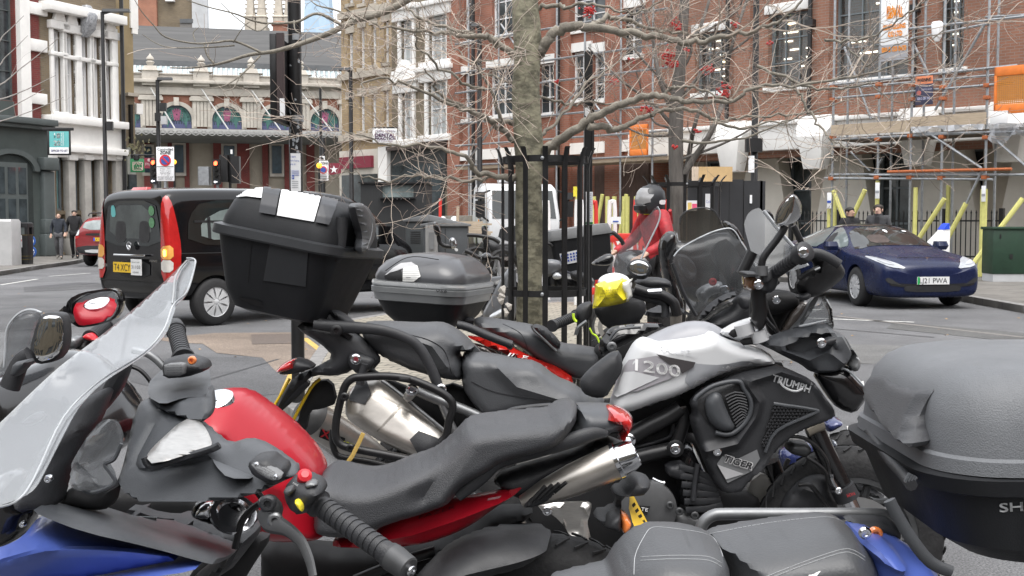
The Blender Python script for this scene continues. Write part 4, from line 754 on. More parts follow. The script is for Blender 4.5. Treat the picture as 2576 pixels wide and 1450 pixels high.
# white pay bollard
y=22; c=P(2392,HZ,y); ro=root('charging_post','white charging post with a slanted head and a bright blue tip','charging post',(c.x,y,.12)); s=y/FL; z=lambda Y:P(0,Y,y).z
q=MB(); q.prism([(P(2357,0,y).x,y,.12),(P(2404,0,y).x,y,.12),(P(2404,0,y).x,y,z(568)),(P(2390,0,y).x,y,z(575)),(P(2356,0,y).x,y,z(612))],(0,.3,0)); q.build('body',mWin,ro,bev=.02); q=MB(); q.prism([(P(2386,0,y).x,y-.01,z(578)),(P(2402,0,y).x,y-.01,z(577)),(P(2401,0,y).x,y-.01,z(562)),(P(2396,0,y).x,y-.01,z(564))],(0,.32,0)); q.build('blue_tip',mat('bright_blue',(.02,.08,.65),.4),ro); q=MB(); disc(q,2373,637,2,y-.003); disc(q,2379,637,2,y-.003); q.build('sockets',mInk,ro)
# ---------------- scaffold on the office front
sr=root('scaffold','galvanised tube scaffold with boards and yellow padded feet before the brick office','scaffold',FR.pt(FR.uv(2330,HZ,-1.3)[0],-1.3,0))
tub=lambda q,a,b,r=.033:q.tube([a,b],r,8,1)
wf,wb=-2.2,-.9
ux=lambda X,wd:FR.uv(X,HZ,wd)[0]; vz=lambda X,Y,wd:FR.uv(X,Y,wd)[1]
stdX=(2092,2206,2288,2366,2476); us=[ux(X,wf) for X in stdX]
for i,u in enumerate(us):
    q=MB(); tub(q,(u,wf,.12),(u,wf,9)); q.build('standard',mGal,sr,FR.M)
    q=MB(); u2=u-.35; tub(q,(u2,wb,.12),(u2,wb,9)); q.build('standard',mGal,sr,FR.M)
def ledger(Y0,X0,X1,Y1,wd,m=mGal,nm='ledger',r=.033): q=MB(); tub(q,(ux(X0,wd),wd-.07,vz(X0,Y0,wd)),(ux(X1,wd),wd-.07,vz(X1,Y1,wd)),r); return q.build(nm,m,sr,FR.M)
for Y0,X0,X1,Y1,wd in ((216,2082,2552,166,wf),(248,2100,2545,210,wf),(449,2076,2498,452,wf),(441,2190,2640,440,wf),(352,2090,2450,335,wf),(75,2280,2640,36,wf),(100,2286,2480,62,wf),(440,2090,2480,437,wb),(225,2100,2560,185,wb),(338,2300,2650,330,wf),(46,2470,2640,36,wb)): ledger(Y0,X0,X1,Y1,wd)
ledger(433,2234,2545,426,wf-.1,mRust,'red_ledger',.036)
for X0,Y0,X1,Y1,wd in ((2330,332,2470,424,wf),(2350,278,2470,62,wf),(2500,350,2640,470,wf),(2120,120,2190,300,wb),(2290,108,2330,186,wb),(2140,383,2190,430,wb),(2200,440,2220,400,wb)): ledger(Y0,X0,X1,Y1,wd,mGal,'brace')
for i,u in enumerate(us):
    for Y in (216,248,345,445): z=vz(stdX[i],Y,wf)-.02+rng.uniform(-.05,.05); MB().box(u-.055,u+.08,wf-.12,wf+.05,z-.045,z+.045).build('coupler',mRust,sr,FR.M,bev=.012)
for X0,X1,Y0,Y1 in ((2094,2290,310,338),(2292,2480,290,320)):
    a,b=ux(X0,wf),ux(X1,wf); z0,z1=vz((X0+X1)/2,Y1,wf),vz((X0+X1)/2,Y0,wf); MB().box(a,b,wf-.14,wf-.1,z0,z1).build('toe_board',mWood,sr,FR.M)
a,b=ux(2090,wf),ux(2620,wf); z=vz(2300,336,wf); MB().box(a,b,wf-.05,-.6,z-.06,z).build('deck',mat('dark_deck',(.13,.1,.075),.9,0,.2,2),sr,FR.M)
def sleeve(X,Y0,Y1,wd,dx=0,r=.055,Xb=None): q=MB(); tub(q,(ux(X,wd),wd,vz(X,Y0,wd)),(ux(Xb or X,wd),wd-.02,.13),r); return q.build('foam_sleeve',mFoam,sr,FR.M)
for X,Y0,Y1,wd in ((2086,497,600,wf),(2302,472,600,wf),(2384,466,560,wb),(2206,455,560,wf),(2100,478,545,wb)): sleeve(X,Y0,Y1,wd)
sleeve(2474,476,690,wf,r=.085); q=MB(); q.tube([(ux(2472,wf),wf-.02,vz(2472,660,wf)),(ux(2464,wf),wf-.05,vz(2464,700,wf)),(ux(2445,wf),wf-.3,.16)],.075,10,4); q.build('foam_sleeve',mFoam,sr,FR.M)
for X,Y0,Xb,Y1 in ((2576,500,2468,700),(2650,700,2656,690),(2380,500,2318,600),(2180,478,2152,540),(2100,480,2126,545),(2434,512,2395,590)): q=MB(); p0=V((ux(X,wf),wf-.1,vz(X,Y0,wf))); p1=V((ux(Xb,wf),wf-.9 if X==2576 else wf-.1,vz(Xb,Y1,wf-.5))); p1=p0+(p1-p0)*((p0.z-.14)/(p0.z-p1.z)); tub(q,p0,p1,.06); q.build('foam_sleeve',mFoam,sr,FR.M)
q=MB(); tub(q,(ux(2472,wf),wf-.1,vz(2472,430,wf)),(ux(2432,wf),wf-.1,vz(2432,520,wf))); q.build('brace',mGal,sr,FR.M)
# things hanging on the scaffold
def onfac(name,label,cat_,X0,Y0,X1,Y1,wd,m,th=.03): a,b,c,d=FR.rect(X0,Y0,X1,Y1,wd); ro=root(name,label,cat_,FR.pt((a+b)/2,wd,c)); MB().box(a,b,wd-th,wd,c,d).build('panel',m,ro,FR.M,bev=.006); return ro,(a,b,c,d)
def ftext(q,t,bx,u0,u1,v,h,wd,bold=0):
    a,b,c,d=bx; x0,x1=a+(b-a)*u0,a+(b-a)*u1; H_=(d-c)*h; z=c+(d-c)*v
    for dx,dz in ((0,0),(bold,0),(0,bold)) if bold else ((0,0),): q.text(t,lambda u,w_:V((x0+(x1-x0)*u+dx,wd,z+H_*w_+dz)))
ro,bx=onfac('scaffold_banner','white banner with orange lettering hung in the large office window','banner',2216,-4,2285,152,wf-.12,mPaper,.01)
MB().box(bx[0],bx[1],wf-.135,wf-.13,bx[2],bx[2]+(bx[3]-bx[2])*.26).build('grey_foot',mat('banner_grey',(.33,.33,.35),.7),ro,FR.M)
q=MB(); ftext(q,'BVL',bx,.22,.82,.68,.17,wf-.145,.05); ftext(q,'SCAFFOLDING',bx,.1,.9,.5,.075,wf-.145,.015); ftext(q,'CO LTD',bx,.28,.78,.38,.08,wf-.145,.02); ftext(q,'020 8 123 0459',bx,.06,.94,.14,.075,wf-.145,.015); q.build('lettering',mInkO,ro,FR.M)
ro,bx=onfac('warning_sign','dark blue and orange warning sign clamped to the scaffold','sign',2304,192,2348,264,wf-.12,mat('navy_board',(.05,.05,.09),.5)); a,b,c,d=bx
MB().box(a,b,wf-.155,wf-.15,c+(d-c)*.72,d).build('orange_head',mat('salmon',(.75,.25,.12),.6),ro,FR.M); q=MB(); ftext(q,'WARNING',bx,.1,.9,.8,.12,wf-.16,.008); q.build('heading',mInk,ro,FR.M)
q=MB(); ftext(q,'SCAFFOLD ALARM',bx,.36,.95,.5,.06,wf-.155); ftext(q,'020 3 391 941',bx,.12,.86,.17,.09,wf-.155,.008); q.build('small_lettering',mat('lilac_ink',(.45,.45,.6),.6),ro,FR.M); q=MB(); q.lathe((a+(b-a)*.22,wf-.155,c+(d-c)*.42),(0,-1,0),[(0,(b-a)*.13),(.005,(b-a)*.13)],18); q.build('emblem',mat('rust_ink',(.45,.12,.1),.6),ro,FR.M)
def gate(label,X0,Y0,X1,Y1,wd,gp):
    a,b,c,d=FR.rect(X0,Y0,X1,Y1,wd); ro=root('safety_gate',label,'gate',FR.pt((a+b)/2,wd,c),gp); q=MB(); h=(d-c); q.box(a,b,wd-.05,wd,c,c+h*.2).box(a,b,wd-.05,wd,d-h*.2,d).box(a,a+.07,wd-.05,wd,c,d).box(b-.07,b,wd-.05,wd,c,d); q.build('frame',mOrg,ro,FR.M,bev=.02)
    q=MB(); n=14
    for k in range(n): u=a+.07+(b-a-.14)*(k+.5)/n; q.box(u-.012,u+.012,wd-.03,wd-.015,c+h*.2,d-h*.2)
    for k in range(16): z=c+h*.2+h*.6*(k+.5)/16; q.box(a+.07,b-.07,wd-.028,wd-.017,z-.012,z+.012)
    q.build('mesh',mat('orange_mesh',(.5,.2,.03),.6,0,.1),ro,FR.M)
gate('orange plastic safety gate fixed high on the scaffold at the right edge',2502,166,2592,286,wf-.1,'orange safety gates'); gate('orange framed panel hung on the brick block behind the tree',1585,314,1632,392,-2.4,'orange safety gates')
ro,bx=onfac('white_board','small white board with an orange rim beside the scaffold gate','board',2492,280,2536,312,wf-.16,mWin)
# plastic sheet
q=MB(); n=14; rows=[]
for j in range(5):
    rows.append([FR.pt(ux(2486+k*12,wf),wf-.25+.12*math.sin(k*1.3+j)+.05*j,vz(2486+k*12,312+j*9*(1.1+.35*math.sin(k*.8)),wf)) for k in range(n)])
q.loft(rows,False,False); o=q.build('plastic_sheet',clear('polythene',(.85,.87,.9),haze=.55,hcol=(.6,.62,.65)),None); tag(o,'crumpled translucent plastic sheet hanging off the scaffold deck','sheet')
q=MB(); rows=[]
for j in range(3): rows.append([FR.pt(ux(2295+k*14,wf),wf-.2+.05*math.sin(k*2.1+j),vz(2295+k*14,321+j*8*(.6+.4*math.sin(k*1.1))-k*.6,wf)) for k in range(14)])
q.loft(rows,False,False); o=q.build('dust_sheet',mat('dust_sheet',(.55,.56,.58),.7,0,.1)); tag(o,'white dust sheet tucked under the scaffold boards','sheet')
ro=root('floodlight','white hooded lamp fixed to the scaffold tubes','lamp',FR.pt(ux(2357,wf),wf,vz(2357,85,wf))); q=MB(); u,z=ux(2357,wf),vz(2357,85,wf); q.rbox([(z-.22,u,wf-.2,.05,.06,.04),(z-.1,u,wf-.2,.1,.1,.06),(z+.2,u,wf-.2,.13,.1,.06),(z+.25,u,wf-.2,.1,.08,.06)],FR.M); q.build('housing',mWin,ro)
for X,Y in ((2086,505),(2207,480),(2474,488)):
    ro,bx=onfac('tag_holder',{2086:'small blue and white tag on the first scaffold pole',2207:'white and green tag on the second scaffold pole',2474:'black and white striped tag above the thick yellow sleeve'}[X],'tag',X-5,Y-20,X+6,Y+20,wf-.13,mPaper,.01); q=MB(); a,b,c,d=bx; q.box(a+.01,b-.01,wf-.15,wf-.145,c+(d-c)*.35,c+(d-c)*.5); q.build('mark',mInkB if X==2086 else mInkG,ro,FR.M)
# ---- scaffold on the brick block (second) thin tubes
sr2=root('scaffold','thin distant tube scaffold against the orange brick block behind the tree','scaffold',FR.pt(ux(1420,-1.4),-1.4,0)); w2=-1.6
for X in (1180,1255,1320,1400,1470,1560,1640): q=MB(); u=ux(X,w2); q.tube([(u,w2,0),(u,w2,13)],.035,6,1); q.build('standard',mGal,sr2,FR.M)
for Y in (70,150,205,290,350,405): q=MB(); z=vz(1400,Y,w2); q.tube([(ux(1150,w2),w2-.07,z),(ux(1680,w2),w2-.07,z)],.035,6,1); q.build('ledger',mGal,sr2,FR.M)
for X0,Y0,X1,Y1 in ((1260,60,1320,150),(1400,290,1470,205),(1180,400,1255,300),(1560,350,1480,240)): q=MB(); q.tube([(ux(X0,w2),w2,vz(X0,Y0,w2)),(ux(X1,w2),w2,vz(X1,Y1,w2))],.035,6,1); q.build('brace',mGal,sr2,FR.M)
z=vz(1400,408,w2); MB().box(ux(1150,w2),ux(1680,w2),w2,-.3,z-.1,z).build('deck',mWood,sr2,FR.M)
for X in (1455,1494,1528,1545,1570,1578,1600): q=MB(); u=ux(X,w2-.2); q.tube([(u,w2-.2,.1),(u,w2-.2,vz(X,495,w2))],.07,8,1); q.build('foam_sleeve',mFoam,sr2,FR.M)
for X in (1500,1560): q=MB(); q.tube([(ux(X,w2),w2-.2,.2),(ux(X+26,w2),w2-.2,vz(X,490,w2))],.06,8,1); q.build('foam_sleeve',mFoam,sr2,FR.M)
# ---- black hoarding with notices
y=22.5; hb=root('hoarding','black painted timber hoarding with paper notices behind the motorcycles','hoarding',(P(1830,HZ,y).x,y,0)); q=MB()
xs=(1735,1766,1800,1840,1877,1925)
for i in range(5): a=P(xs[i],0,y); b=P(xs[i+1],0,y); z=P(0,(452,458,455,452,455)[i],y).z; q=MB(); q.box(a.x+.004,b.x-.004,y+.02*(i%2),y+.08,.1,z); q.build('board',mat('hoarding_black',(.022,.023,.026),.6,0,.2,2),hb)
a=P(1925,0,y); MB().box(a.x-.05,a.x+.05,y,y+1.6,.1,P(0,456,y).z).build('board',MT['hoarding_black'],hb)
def paper(label,X0,Y0,X1,Y1,y,marks):
    ro=root('notice',label,'notice',P((X0+X1)/2,Y1,y),'paper notices on the hoarding'); q=MB(); rect(q,X0,Y0,X1,Y1,y); q.build('sheet',mPaper,ro)
    for nm,m,*r in marks: q=MB(); rect(q,*r,y-.005,.002); q.build(nm,m,ro)
paper('small notice with yellow and pink blocks on the hoarding',1727,505,1754,531,y-.03,[('yellow_block',mat('ochre_ink',(.7,.5,.15),.6),1730,510,1740,529),('pink_block',mat('rose_ink',(.75,.1,.2),.6),1741,513,1753,525)])
paper('tall white notice with faint blue print on the hoarding',1774,488,1797,529,y-.03,[]); ro=[o for o in C.objects if o.name.startswith('notice')][-1]; q=MB(); ptext(q,'Collins','',(1776,511),(1795,511),7,y-.04); q.build('lettering',mat('lilac_print',(.3,.32,.55),.6),ro)
paper('narrow white strip fixed near the hoarding end',1886,491,1892,512,y-.03,[])
y=22.2; ro=root('plywood_sheet','bare plywood offcut leaning on top of the hoarding','plywood',P(1797,458,y)); q=MB(); rect(q,1757,420,1842,457,y,.03); q.build('sheet',mPly,ro); q=MB(); rect(q,1740,420,1760,455,y+.15,.02); q.build('pale_sheet',mat('pale_ply',(.6,.5,.4),.8),ro)
# ---- red and white barriers
def barrier(label,X,y,wd,ry=0):
    ro=root('road_barrier',label,'barrier',(P(X,HZ,y).x,y,.12),'red and white chapter 8 barriers'); x=P(X,HZ,y).x
    q=MB()
    for z0 in (.14,1.0): q.box(-wd/2,wd/2,-.02,.02,z0,z0+.12)
    M=Matrix.Translation((x,y,.12))@Matrix.Rotation(ry,4,'Z'); q.v=[M@p for p in q.v]; q.build('rail',mat('barrier_red',(.62,.04,.03),.5,0,.1,6),ro,bev=.01)
    for k in range(-3,4):
        q=MB(); u=k*wd/7; d=.17
        q.prism([(u-d-.02,-.015,.26),(u-d+.02,-.015,.26),(u+d+.02,-.015,1.),(u+d-.02,-.015,1.)],(0,.03,0)); q.v=[M@p for p in q.v]; q.build('lattice',MT['barrier_red'] if k%2 else mWin,ro)
        q=MB(); q.prism([(u+d-.02,-.02,.26),(u+d+.02,-.02,.26),(u-d+.02,-.02,1.),(u-d-.02,-.02,1.)],(0,.03,0)); q.v=[M@p for p in q.v]; q.build('lattice',mWin if k%2 else MT['barrier_red'],ro)
    for k,s in enumerate((-1,1)):
        q=MB(); q.tube([V((s*wd/2-.04,0,-.1)),V((s*wd/2-.04,0,1.5)),V((s*wd/2,0,1.62)),V((s*wd/2+.05,0,1.5)),V((s*wd/2+.05,0,.0))],.035,8,3); q.v=[M@p for p in q.v]; q.build('upright',MT['barrier_red'] if k else mWin,ro)
    return ro
barrier('red and white barrier nearest the square black post',1530,18.5,.95,.1); barrier('red and white barrier beside the rider in red',1605,18.8,.85,-.1); barrier('red and white barrier left of the square post behind the tree',1432,19.3,.8,.05)
ro=root('small_notice','small white notice tied on the red and white barrier','notice',P(1549,565,18.2)); q=MB(); rect(q,1536,546,1562,564,18.2,.01); q.build('sheet',mPaper,ro); q=MB(); rect(q,1542,556,1556,559,18.18); q.build('mark',mInkB,ro)
y=21; ro=root('yellow_sign','yellow site sign on a thin stand behind the tree guard','sign',P(1452,495,y)); q=MB(); rect(q,1442,470,1460,495,y,.02); q.build('panel',mat('site_yellow',(.75,.65,.05),.6),ro); q=MB(); c=P(1451,495,y); q.tube([(c.x,y,.1),c],.03,6,1); q.build('stand',mFoam,ro)
# dark site kiosk and materials past the van
y=30; ro=root('site_kiosk','dark site kiosk with an open serving hatch beyond the van bonnet','kiosk',(P(985,HZ,y).x,y,0)); q=MB()
a,b=P(908,HZ,y).x,P(1072,HZ,y).x; z=lambda Y:P(0,Y,y).z; h0,h1=P(958,0,y).x,P(1038,0,y).x
wallh(q,a,b,0,z(462),[(h0,h1,z(498),z(466))],.1,0,2.2); q.v=[p+V((0,y,0)) for p in q.v]; q.build('wall',mat('kiosk_black',(.016,.017,.018),.6,0,.2,3,str=(6,1,.5)),ro); q=MB(); q.box(h0,h1,y+.1,y+.15,z(498),z(466)); o=q.build('hatch_pane',mat('hatch_glass',(.2,.24,.24),.1,0,.8,1.4),ro); MB().box(h0-.05,h1+.05,y-.2,y,z(500),z(497)).build('shelf',mBlack,ro); MB().box(a-.05,b+.05,y-.08,y+2.3,z(462),z(458)).build('roof',mBlack,ro)
q=MB(); 
for k in range(5): x=h0+(h1-h0)*(.35+.13*k); q.box(x-.012,x+.012,y-.03,y-.01,z(502),z(500))
q.build('hooks',mWin,ro)
y=28; ro=root('timber_stack','stack of scaffold boards and poles lying by the lorry','timber',P(1110,590,y)); q=MB()
for k in range(7): p=P(1085+rng.uniform(-10,10),590-k*5,y); q.box(p.x-.1,p.x+1.3+rng.uniform(-.2,.2),y-.1,y+.15,p.z-.02,p.z+.025)
q.build('boards',mWood,ro); 
for lab,X,m,Yt in (('orange red pole leaning near the lorry',1106,MT['barrier_red'],500),('brown wooden ladder post near the lorry',1150,mWood,520)):
    o=MB().tube([P(X,600,y+.5),P(X+2,Yt,y+.5)],.04,6,1).build('leaning_pole',m); tag(o,lab,'pole',"poles leaning near the lorry")
# ---------------- vehicles
mTyre=mat('tyre_rubber',(.018,.018,.019),.75,0,.25,30,bump=.3,bsc=70); mRim=mat('alloy_silver',(.58,.59,.6),.35,.3,.1,6); mDark=mat('dark_plastic',(.022,.023,.025),.55,0,.2,20); mCarGl=clear('car_glass',(.22,.26,.26),rough=.03,haze=.06,hcol=(.05,.06,.06)); mInt=mat('car_interior',(.03,.03,.032),.8,0,.3,5)
mChr=mat('chrome',(.75,.76,.78),.12,1,.05,5); mLens=mat('clear_lens',(.62,.64,.66),.12,.3,.15,20,coat=1); mRedLens=mat('red_lens',(.42,.012,.012),.12,0,.15,12,coat=1); mPlateY=mat('yellow_plate',(.78,.5,.02),.5,0,.05); mPlateW=mat('white_plate',(.75,.76,.76),.5,0,.05)
def ringc(st):
    x,zb,zs,zt,wb,ws,wt=st; zm=(zb+zs)/2; h=[(0,zb),(wb*.85,zb),(wb,zb+.07),(ws*1.0,zm),(ws*.995,zs-.06),(ws*.97,zs+.02),((ws*.45+wt*.55),(zs+zt)/2),(wt,zt-.07),(wt*.86,zt-.012),(wt*.45,zt+.008),(0,zt+.012)]
    return [V((x,-y,z)) for y,z in h]+[V((x,y,z)) for y,z in h[-2:0:-1]]
def carbody(sts):
    b=MB(); b.loft([ringc(s) for s in sts],True); return b
def wheel(par,x,y,r,wd,style='alloy',side=-1,spokes=10,rim=mRim):
    q=MB(); prof=[(-wd/2,r*.62),(-wd/2,r*.86),(-wd/2+.025,r*.97),(-wd/4,r),(wd/4,r),(wd/2-.025,r*.97),(wd/2,r*.86),(wd/2,r*.62)]
    q.lathe((x,y,r),(0,1,0),prof,36,caps=False); t=q.build('wheel',mTyre,par,ang=60)
    yo=y+side*(wd/2-.012); q=MB(); q.lathe((x,y+side*wd*.1,r),(0,1,0),[(-.02,r*.05),(-.02,r*.63),(.02,r*.63)],28); q.build('brake_disc',mat('brake_iron',(.08,.08,.085),.5,.6),t)
    q=MB(); q.lathe((x,yo,r),(0,side,0),[(-.05,r*.63),(0,r*.68),(.012,r*.66),(.004,r*.6),(-.03,r*.59)],36); q.lathe((x,yo,r),(0,side,0),[(-.05,r*.16),(.0,r*.16),(.012,r*.1),(.014,0.001)],16)
    if style=='cap':
        n=9
        for k in range(n):
            a0=2*PI*k/n; 
            pts=[(.14,a0-.3),(.14,a0+.3),(.4,a0+.24),(.62,a0+.31),(.62,a0-.31),(.4,a0-.24)]
            q.prism([V((x+math.cos(a)*r*d,yo+side*(.014-.02*d),r+math.sin(a)*r*d)) for d,a in pts],(0,-side*.012,0))
    else:
        for k in range(spokes):
            a=2*PI*k/spokes; w0,w1=.075,.055
            for s in (0,):
                d=V((math.cos(a),0,math.sin(a))); n=V((-d.z,0,d.x)); c=V((x,yo,r)); q.prism([c+d*r*.1-n*r*w0+V((0,side*.01,0)),c+d*r*.1+n*r*w0+V((0,side*.01,0)),c+d*r*.64+n*r*(w1+.06),c+d*r*.64+n*r*(w1-.03)],(0,-side*.03,0)); q.prism([c+d*r*.1-n*r*w0+V((0,side*.01,0)),c+d*r*.1+V((0,side*.01,0)),c+d*r*.64-n*r*(w1-.03),c+d*r*.64-n*r*(w1+.06)],(0,-side*.03,0))
    q.build('rim',rim,t,ang=30); return t
def arch(x,y0,r,wd=.5): return MB().lathe((x,y0,r),(0,1,0),[(-wd,r*1.13),(wd*.5,r*1.13)],32)
def side_rays(s): return lambda x,z:(V((x,s*3,z)),V((0,-s,0)))
def end_rays(x,d): return lambda y,z:(V((x,y,z)),V((d,0,0)))
top_rays=lambda x,y:(V((x,y,4)),V((0,0,-1)))
def pan(name,m,par,bv,pts,rays,step=.09,off=.006,ch=1): q=MB(); q.dec(bv,pts,rays,step,off,ch); return q.build(name,m,par,ang=60)
def plate(par,x,d,yc,z,t,m,w_=.52,h=.112,bt=None,tilt=0):
    q=MB(); q.box(min(x,x+d*.012),max(x,x+d*.012),yc-w_/2,yc+w_/2,z-h/2,z+h/2); p=q.build('number_plate',m,par); q=MB(); xx=x+d*.016
    q.text(t,lambda u,v:V((xx,yc+(-d if d<0 else -d)*0+(w_*.43)*( (1-2*u) if d<0 else (2*u-1)),z-h*.33+h*.66*v))); q.build('registration',mInk,p); return p
# ---- black van taxi
van=root('van_taxi','black van taxi with a red and amber tail lamp waiting across the junction','van'); mVan=mat('van_black',(.005,.005,.006),.1,0,.3,3,coat=.25,spec=.3)
sts=[(-.69,.5,1.05,1.70,.80,.86,.66),(-.72,.42,1.05,1.74,.88,.92,.77),(-.67,.36,1.05,1.86,.91,.945,.83),(-.45,.34,1.05,1.895,.92,.955,.85),(.6,.33,1.05,1.915,.92,.955,.86),(1.8,.32,1.05,1.91,.92,.955,.86),(2.6,.31,1.05,1.87,.92,.955,.82),(3.15,.31,1.05,1.56,.92,.955,.74),(3.6,.3,1.03,1.2,.92,.95,.8),(4.05,.3,.95,1.02,.9,.92,.72),(4.3,.32,.8,.88,.84,.84,.6),(4.4,.38,.68,.74,.72,.7,.5)]
vb=carbody(sts); body=vb.build('body',mVan,van,sub=2,cut=[arch(0,-.9,.33),arch(0,.9,.33),arch(3.43,-.9,.33),arch(3.43,.9,.33)],ang=50); bv=bvh_of(body)
for s in (-1,1):
    for x in (0,3.43): wheel(van,x,s*.86,.33,.2,'cap' if x==0 else 'alloy',s)
mVG=mat('privacy_glass',(.012,.016,.016),.06,0,.5,2,spec=.8); mVG2=mat('see_through_glass',(.15,.18,.175),.08,0,.35,1.5,spec=.7)
for s in (-1,1):
    f=pan('side_window',mVG,van,bv,[(-.42,1.12),(-.38,1.5),(-.15,1.72),(.85,1.74),(.85,1.1)],side_rays(s)); pan('view_through',mVG2,f,bv,[(-.2,1.18),(-.2,1.44),(.2,1.62),(.7,1.62),(.7,1.2)],side_rays(s),.08,.011)
    q=MB(); q.dec(bv,[(-.1,1.2),(-.05,1.2),(-.05,1.5),(-.1,1.5)],side_rays(s),.05,.016,0); q.dec(bv,[(.25,1.2),(.3,1.2),(.3,1.6),(.25,1.6)],side_rays(s),.05,.016,0); q.dec(bv,[(-.3,1.42),(.6,1.42),(.6,1.45),(-.3,1.45)],side_rays(s),.05,.016,0); q.build('seen_rails',mBlack,f)
    pan('side_window',mVG,van,bv,[(1.0,1.1),(1.0,1.74),(1.95,1.74),(1.95,1.1)],side_rays(s)); pan('front_window',mVG,van,bv,[(2.05,1.1),(2.05,1.73),(2.55,1.7),(3.1,1.3),(3.15,1.12)],side_rays(s))
    pan('trim_strip',mDark,van,bv,[(-.66,.52),(-.4,.52),(-.4,.6),(-.66,.6)],side_rays(s),.05,.012); pan('trim_strip',mDark,van,bv,[(.45,.5),(2.7,.5),(2.7,.6),(.45,.6)],side_rays(s),.06,.012); pan('seam',mat('panel_gap',(.002,.002,.002),.6),van,bv,[(-.62,1.0),(2.9,1.0),(2.9,1.014),(-.62,1.014)],side_rays(s),.08,.003,0)
    dg=lambda t,z,s=s:(V((-.66+t*.707-1.5,s*(.87+t*.707+1.5),z)),V((1,-s,0)).normalized())
    t=pan('tail_lamp',mRedLens,van,bv,[(-.12,.64),(.08,.62),(.14,.8),(.14,1.1),(.09,1.42),(.03,1.68),(-.04,1.79),(-.10,1.74),(-.12,1.4),(-.125,1.1)],dg,.03,.014)
    e=pan('indicator_lamp',mat('amber_lens',(.75,.36,.08),.2,0,.1,6,coat=1),van,bv,[(-.12,.93),(.06,.93),(.05,1.12),(-.12,1.1)],dg,.03,.022); pan('reversing_lamp',mat('pale_lens',(.65,.62,.58),.15,0,.1,14,coat=1),van,bv,[(-.115,.76),(.05,.76),(.06,.92),(-.12,.92)],dg,.03,.022)
    if s==-1:
        pan('lit_bulb',mat('lit_amber',(1,.55,.06),.4,emit=4),e,bv,[(-.07,.97),(-.02,.97),(-.02,1.06),(-.07,1.06)],dg,.02,.03)
    q=MB(); q.rbox([(1.08,3.0,s*1.1,.09,.12,.05),(1.36,2.97,s*1.1,.07,.11,.05)]); q.tube([(2.98,s*.9,1.12),(2.98,s*1.05,1.15)],.04,8,1); q.build('door_mirror',mVan,van)
    pan('headlamp',mLens,van,bv,[(s*.85,.78),(s*.5,.74),(s*.5,.88),(s*.8,.98)],end_rays(6,-1),.06,.01); pan('side_repeater',mat('lit_repeater',(1,.6,.15),.3,emit=2.5),van,bv,[(2.93,.86),(3.0,.86),(3.0,.91),(2.93,.91)],side_rays(s),.02,.012)
    pan('door_handle',mVan,van,bv,[(1.7,1.0),(1.9,1.0),(1.9,1.04),(1.7,1.04)],side_rays(s),.03,.03)
f=pan('rear_window',mVG,van,bv,[(-.74,1.1),(.74,1.1),(.70,1.4),(.6,1.72),(-.6,1.72),(-.70,1.4)],end_rays(-3,1),.08,.008)
for nm,m,pts in (('window_sticker',mTeal,[(.42,1.5),(.55,1.5),(.54,1.66),(.44,1.66)]),('see_through',mat('hazy_interior',(.06,.07,.068),.1,0,.5,2,spec=.7),[(-.5,1.2),(.62,1.2),(.56,1.66),(-.5,1.66)])): pan(nm,m,f,bv,pts,end_rays(-3,1),.05,.014 if nm!='see_through' else .010)
for z in (1.42,1.58): pan('round_badge',mat('green_badge',(.1,.24,.12),.6,0,.3,30),f,bv,[(-.52+.075*math.cos(t),z+.072*math.sin(t)) for t in [k*PI/5 for k in range(10)]],end_rays(-3,1),.03,.016)

for yy in (.3,-.32): pan('headrest',mInt,f,bv,[(yy-.14,1.15),(yy+.14,1.15),(yy+.13,1.38),(yy+.09,1.44),(yy-.09,1.44),(yy-.13,1.38)],end_rays(-3,1),.06,.012)
q=MB(); q.box(-.765,-.73,-.4,.42,.955,.985); q.build('chrome_handle',mChr,van,bev=.01)
q=MB(); c=V((-.75,.0,1.1)); q.lathe(c,(-1,0,0),[(0,.06),(.012,.06),(.012,.05),(0,.05)],24)
for k in range(3): a=PI/2+k*2*PI/3; q.tube([c+V((-.008,0,0)),c+V((-.008,math.cos(a)*.053,math.sin(a)*.053))],[.011,.003],5,1)
q.build('star_emblem',mChr,van)
pan('plate_recess',mDark,van,bv,[(-.44,.66),(.44,.66),(.44,.9),(-.44,.9)],end_rays(-3,1),.08,.006)
plate(van,-.76,-1,.16,.8,'T4 XCY',mPlateY,.5,.14)
q=MB(); q.box(-.775,-.765,-.34,-.07,.7,.92); p=q.build('licence_plate',mPlateW,van); q=MB(); q.text('31103',lambda u,v:V((-.778,-.09-.23*u,.79+.045*v))); q.text('PRIVATE HIRE',lambda u,v:V((-.778,-.1-.2*u,.87+.014*v))); q.text('LICENSED',lambda u,v:V((-.778,-.12-.16*u,.73+.02*v))); q.build('licence_number',mInk,p)
q=MB(); q.text('VIANO',lambda u,v:V((-.76,-.52-.2*u,.89+.03*v))); q.text('CDI',lambda u,v:V((-.76,.7-.1*u,.8+.04*v))); q.build('badge_lettering',mChr,van)
pan('bumper_seam',MT['panel_gap'],van,bv,[(-.9,.60),(.9,.60),(.9,.615),(-.9,.615)],end_rays(-3,1),.06,.004,0); pan('tailgate_seam',MT['panel_gap'],van,bv,[(-.8,.62),(-.785,.62),(-.77,1.3),(-.785,1.3)],end_rays(-3,1),.06,.004,0)
q=MB(); q.rbox([(1.87,-.56,0,.05,.2,.02),(1.91,-.54,0,.04,.18,.02)]); q.build('brake_lamp',mRedLens,van)
pan('windscreen',mVG,van,bv,[(2.5,-.7),(2.5,.7),(3.25,.85),(3.25,-.85)],top_rays,.1,.008)
a=G(545,820); hd=R(48); nrm=V((-math.sin(hd),math.cos(hd),0)); o=a+nrm*.95; place(van,(o.x,o.y,0),hd)
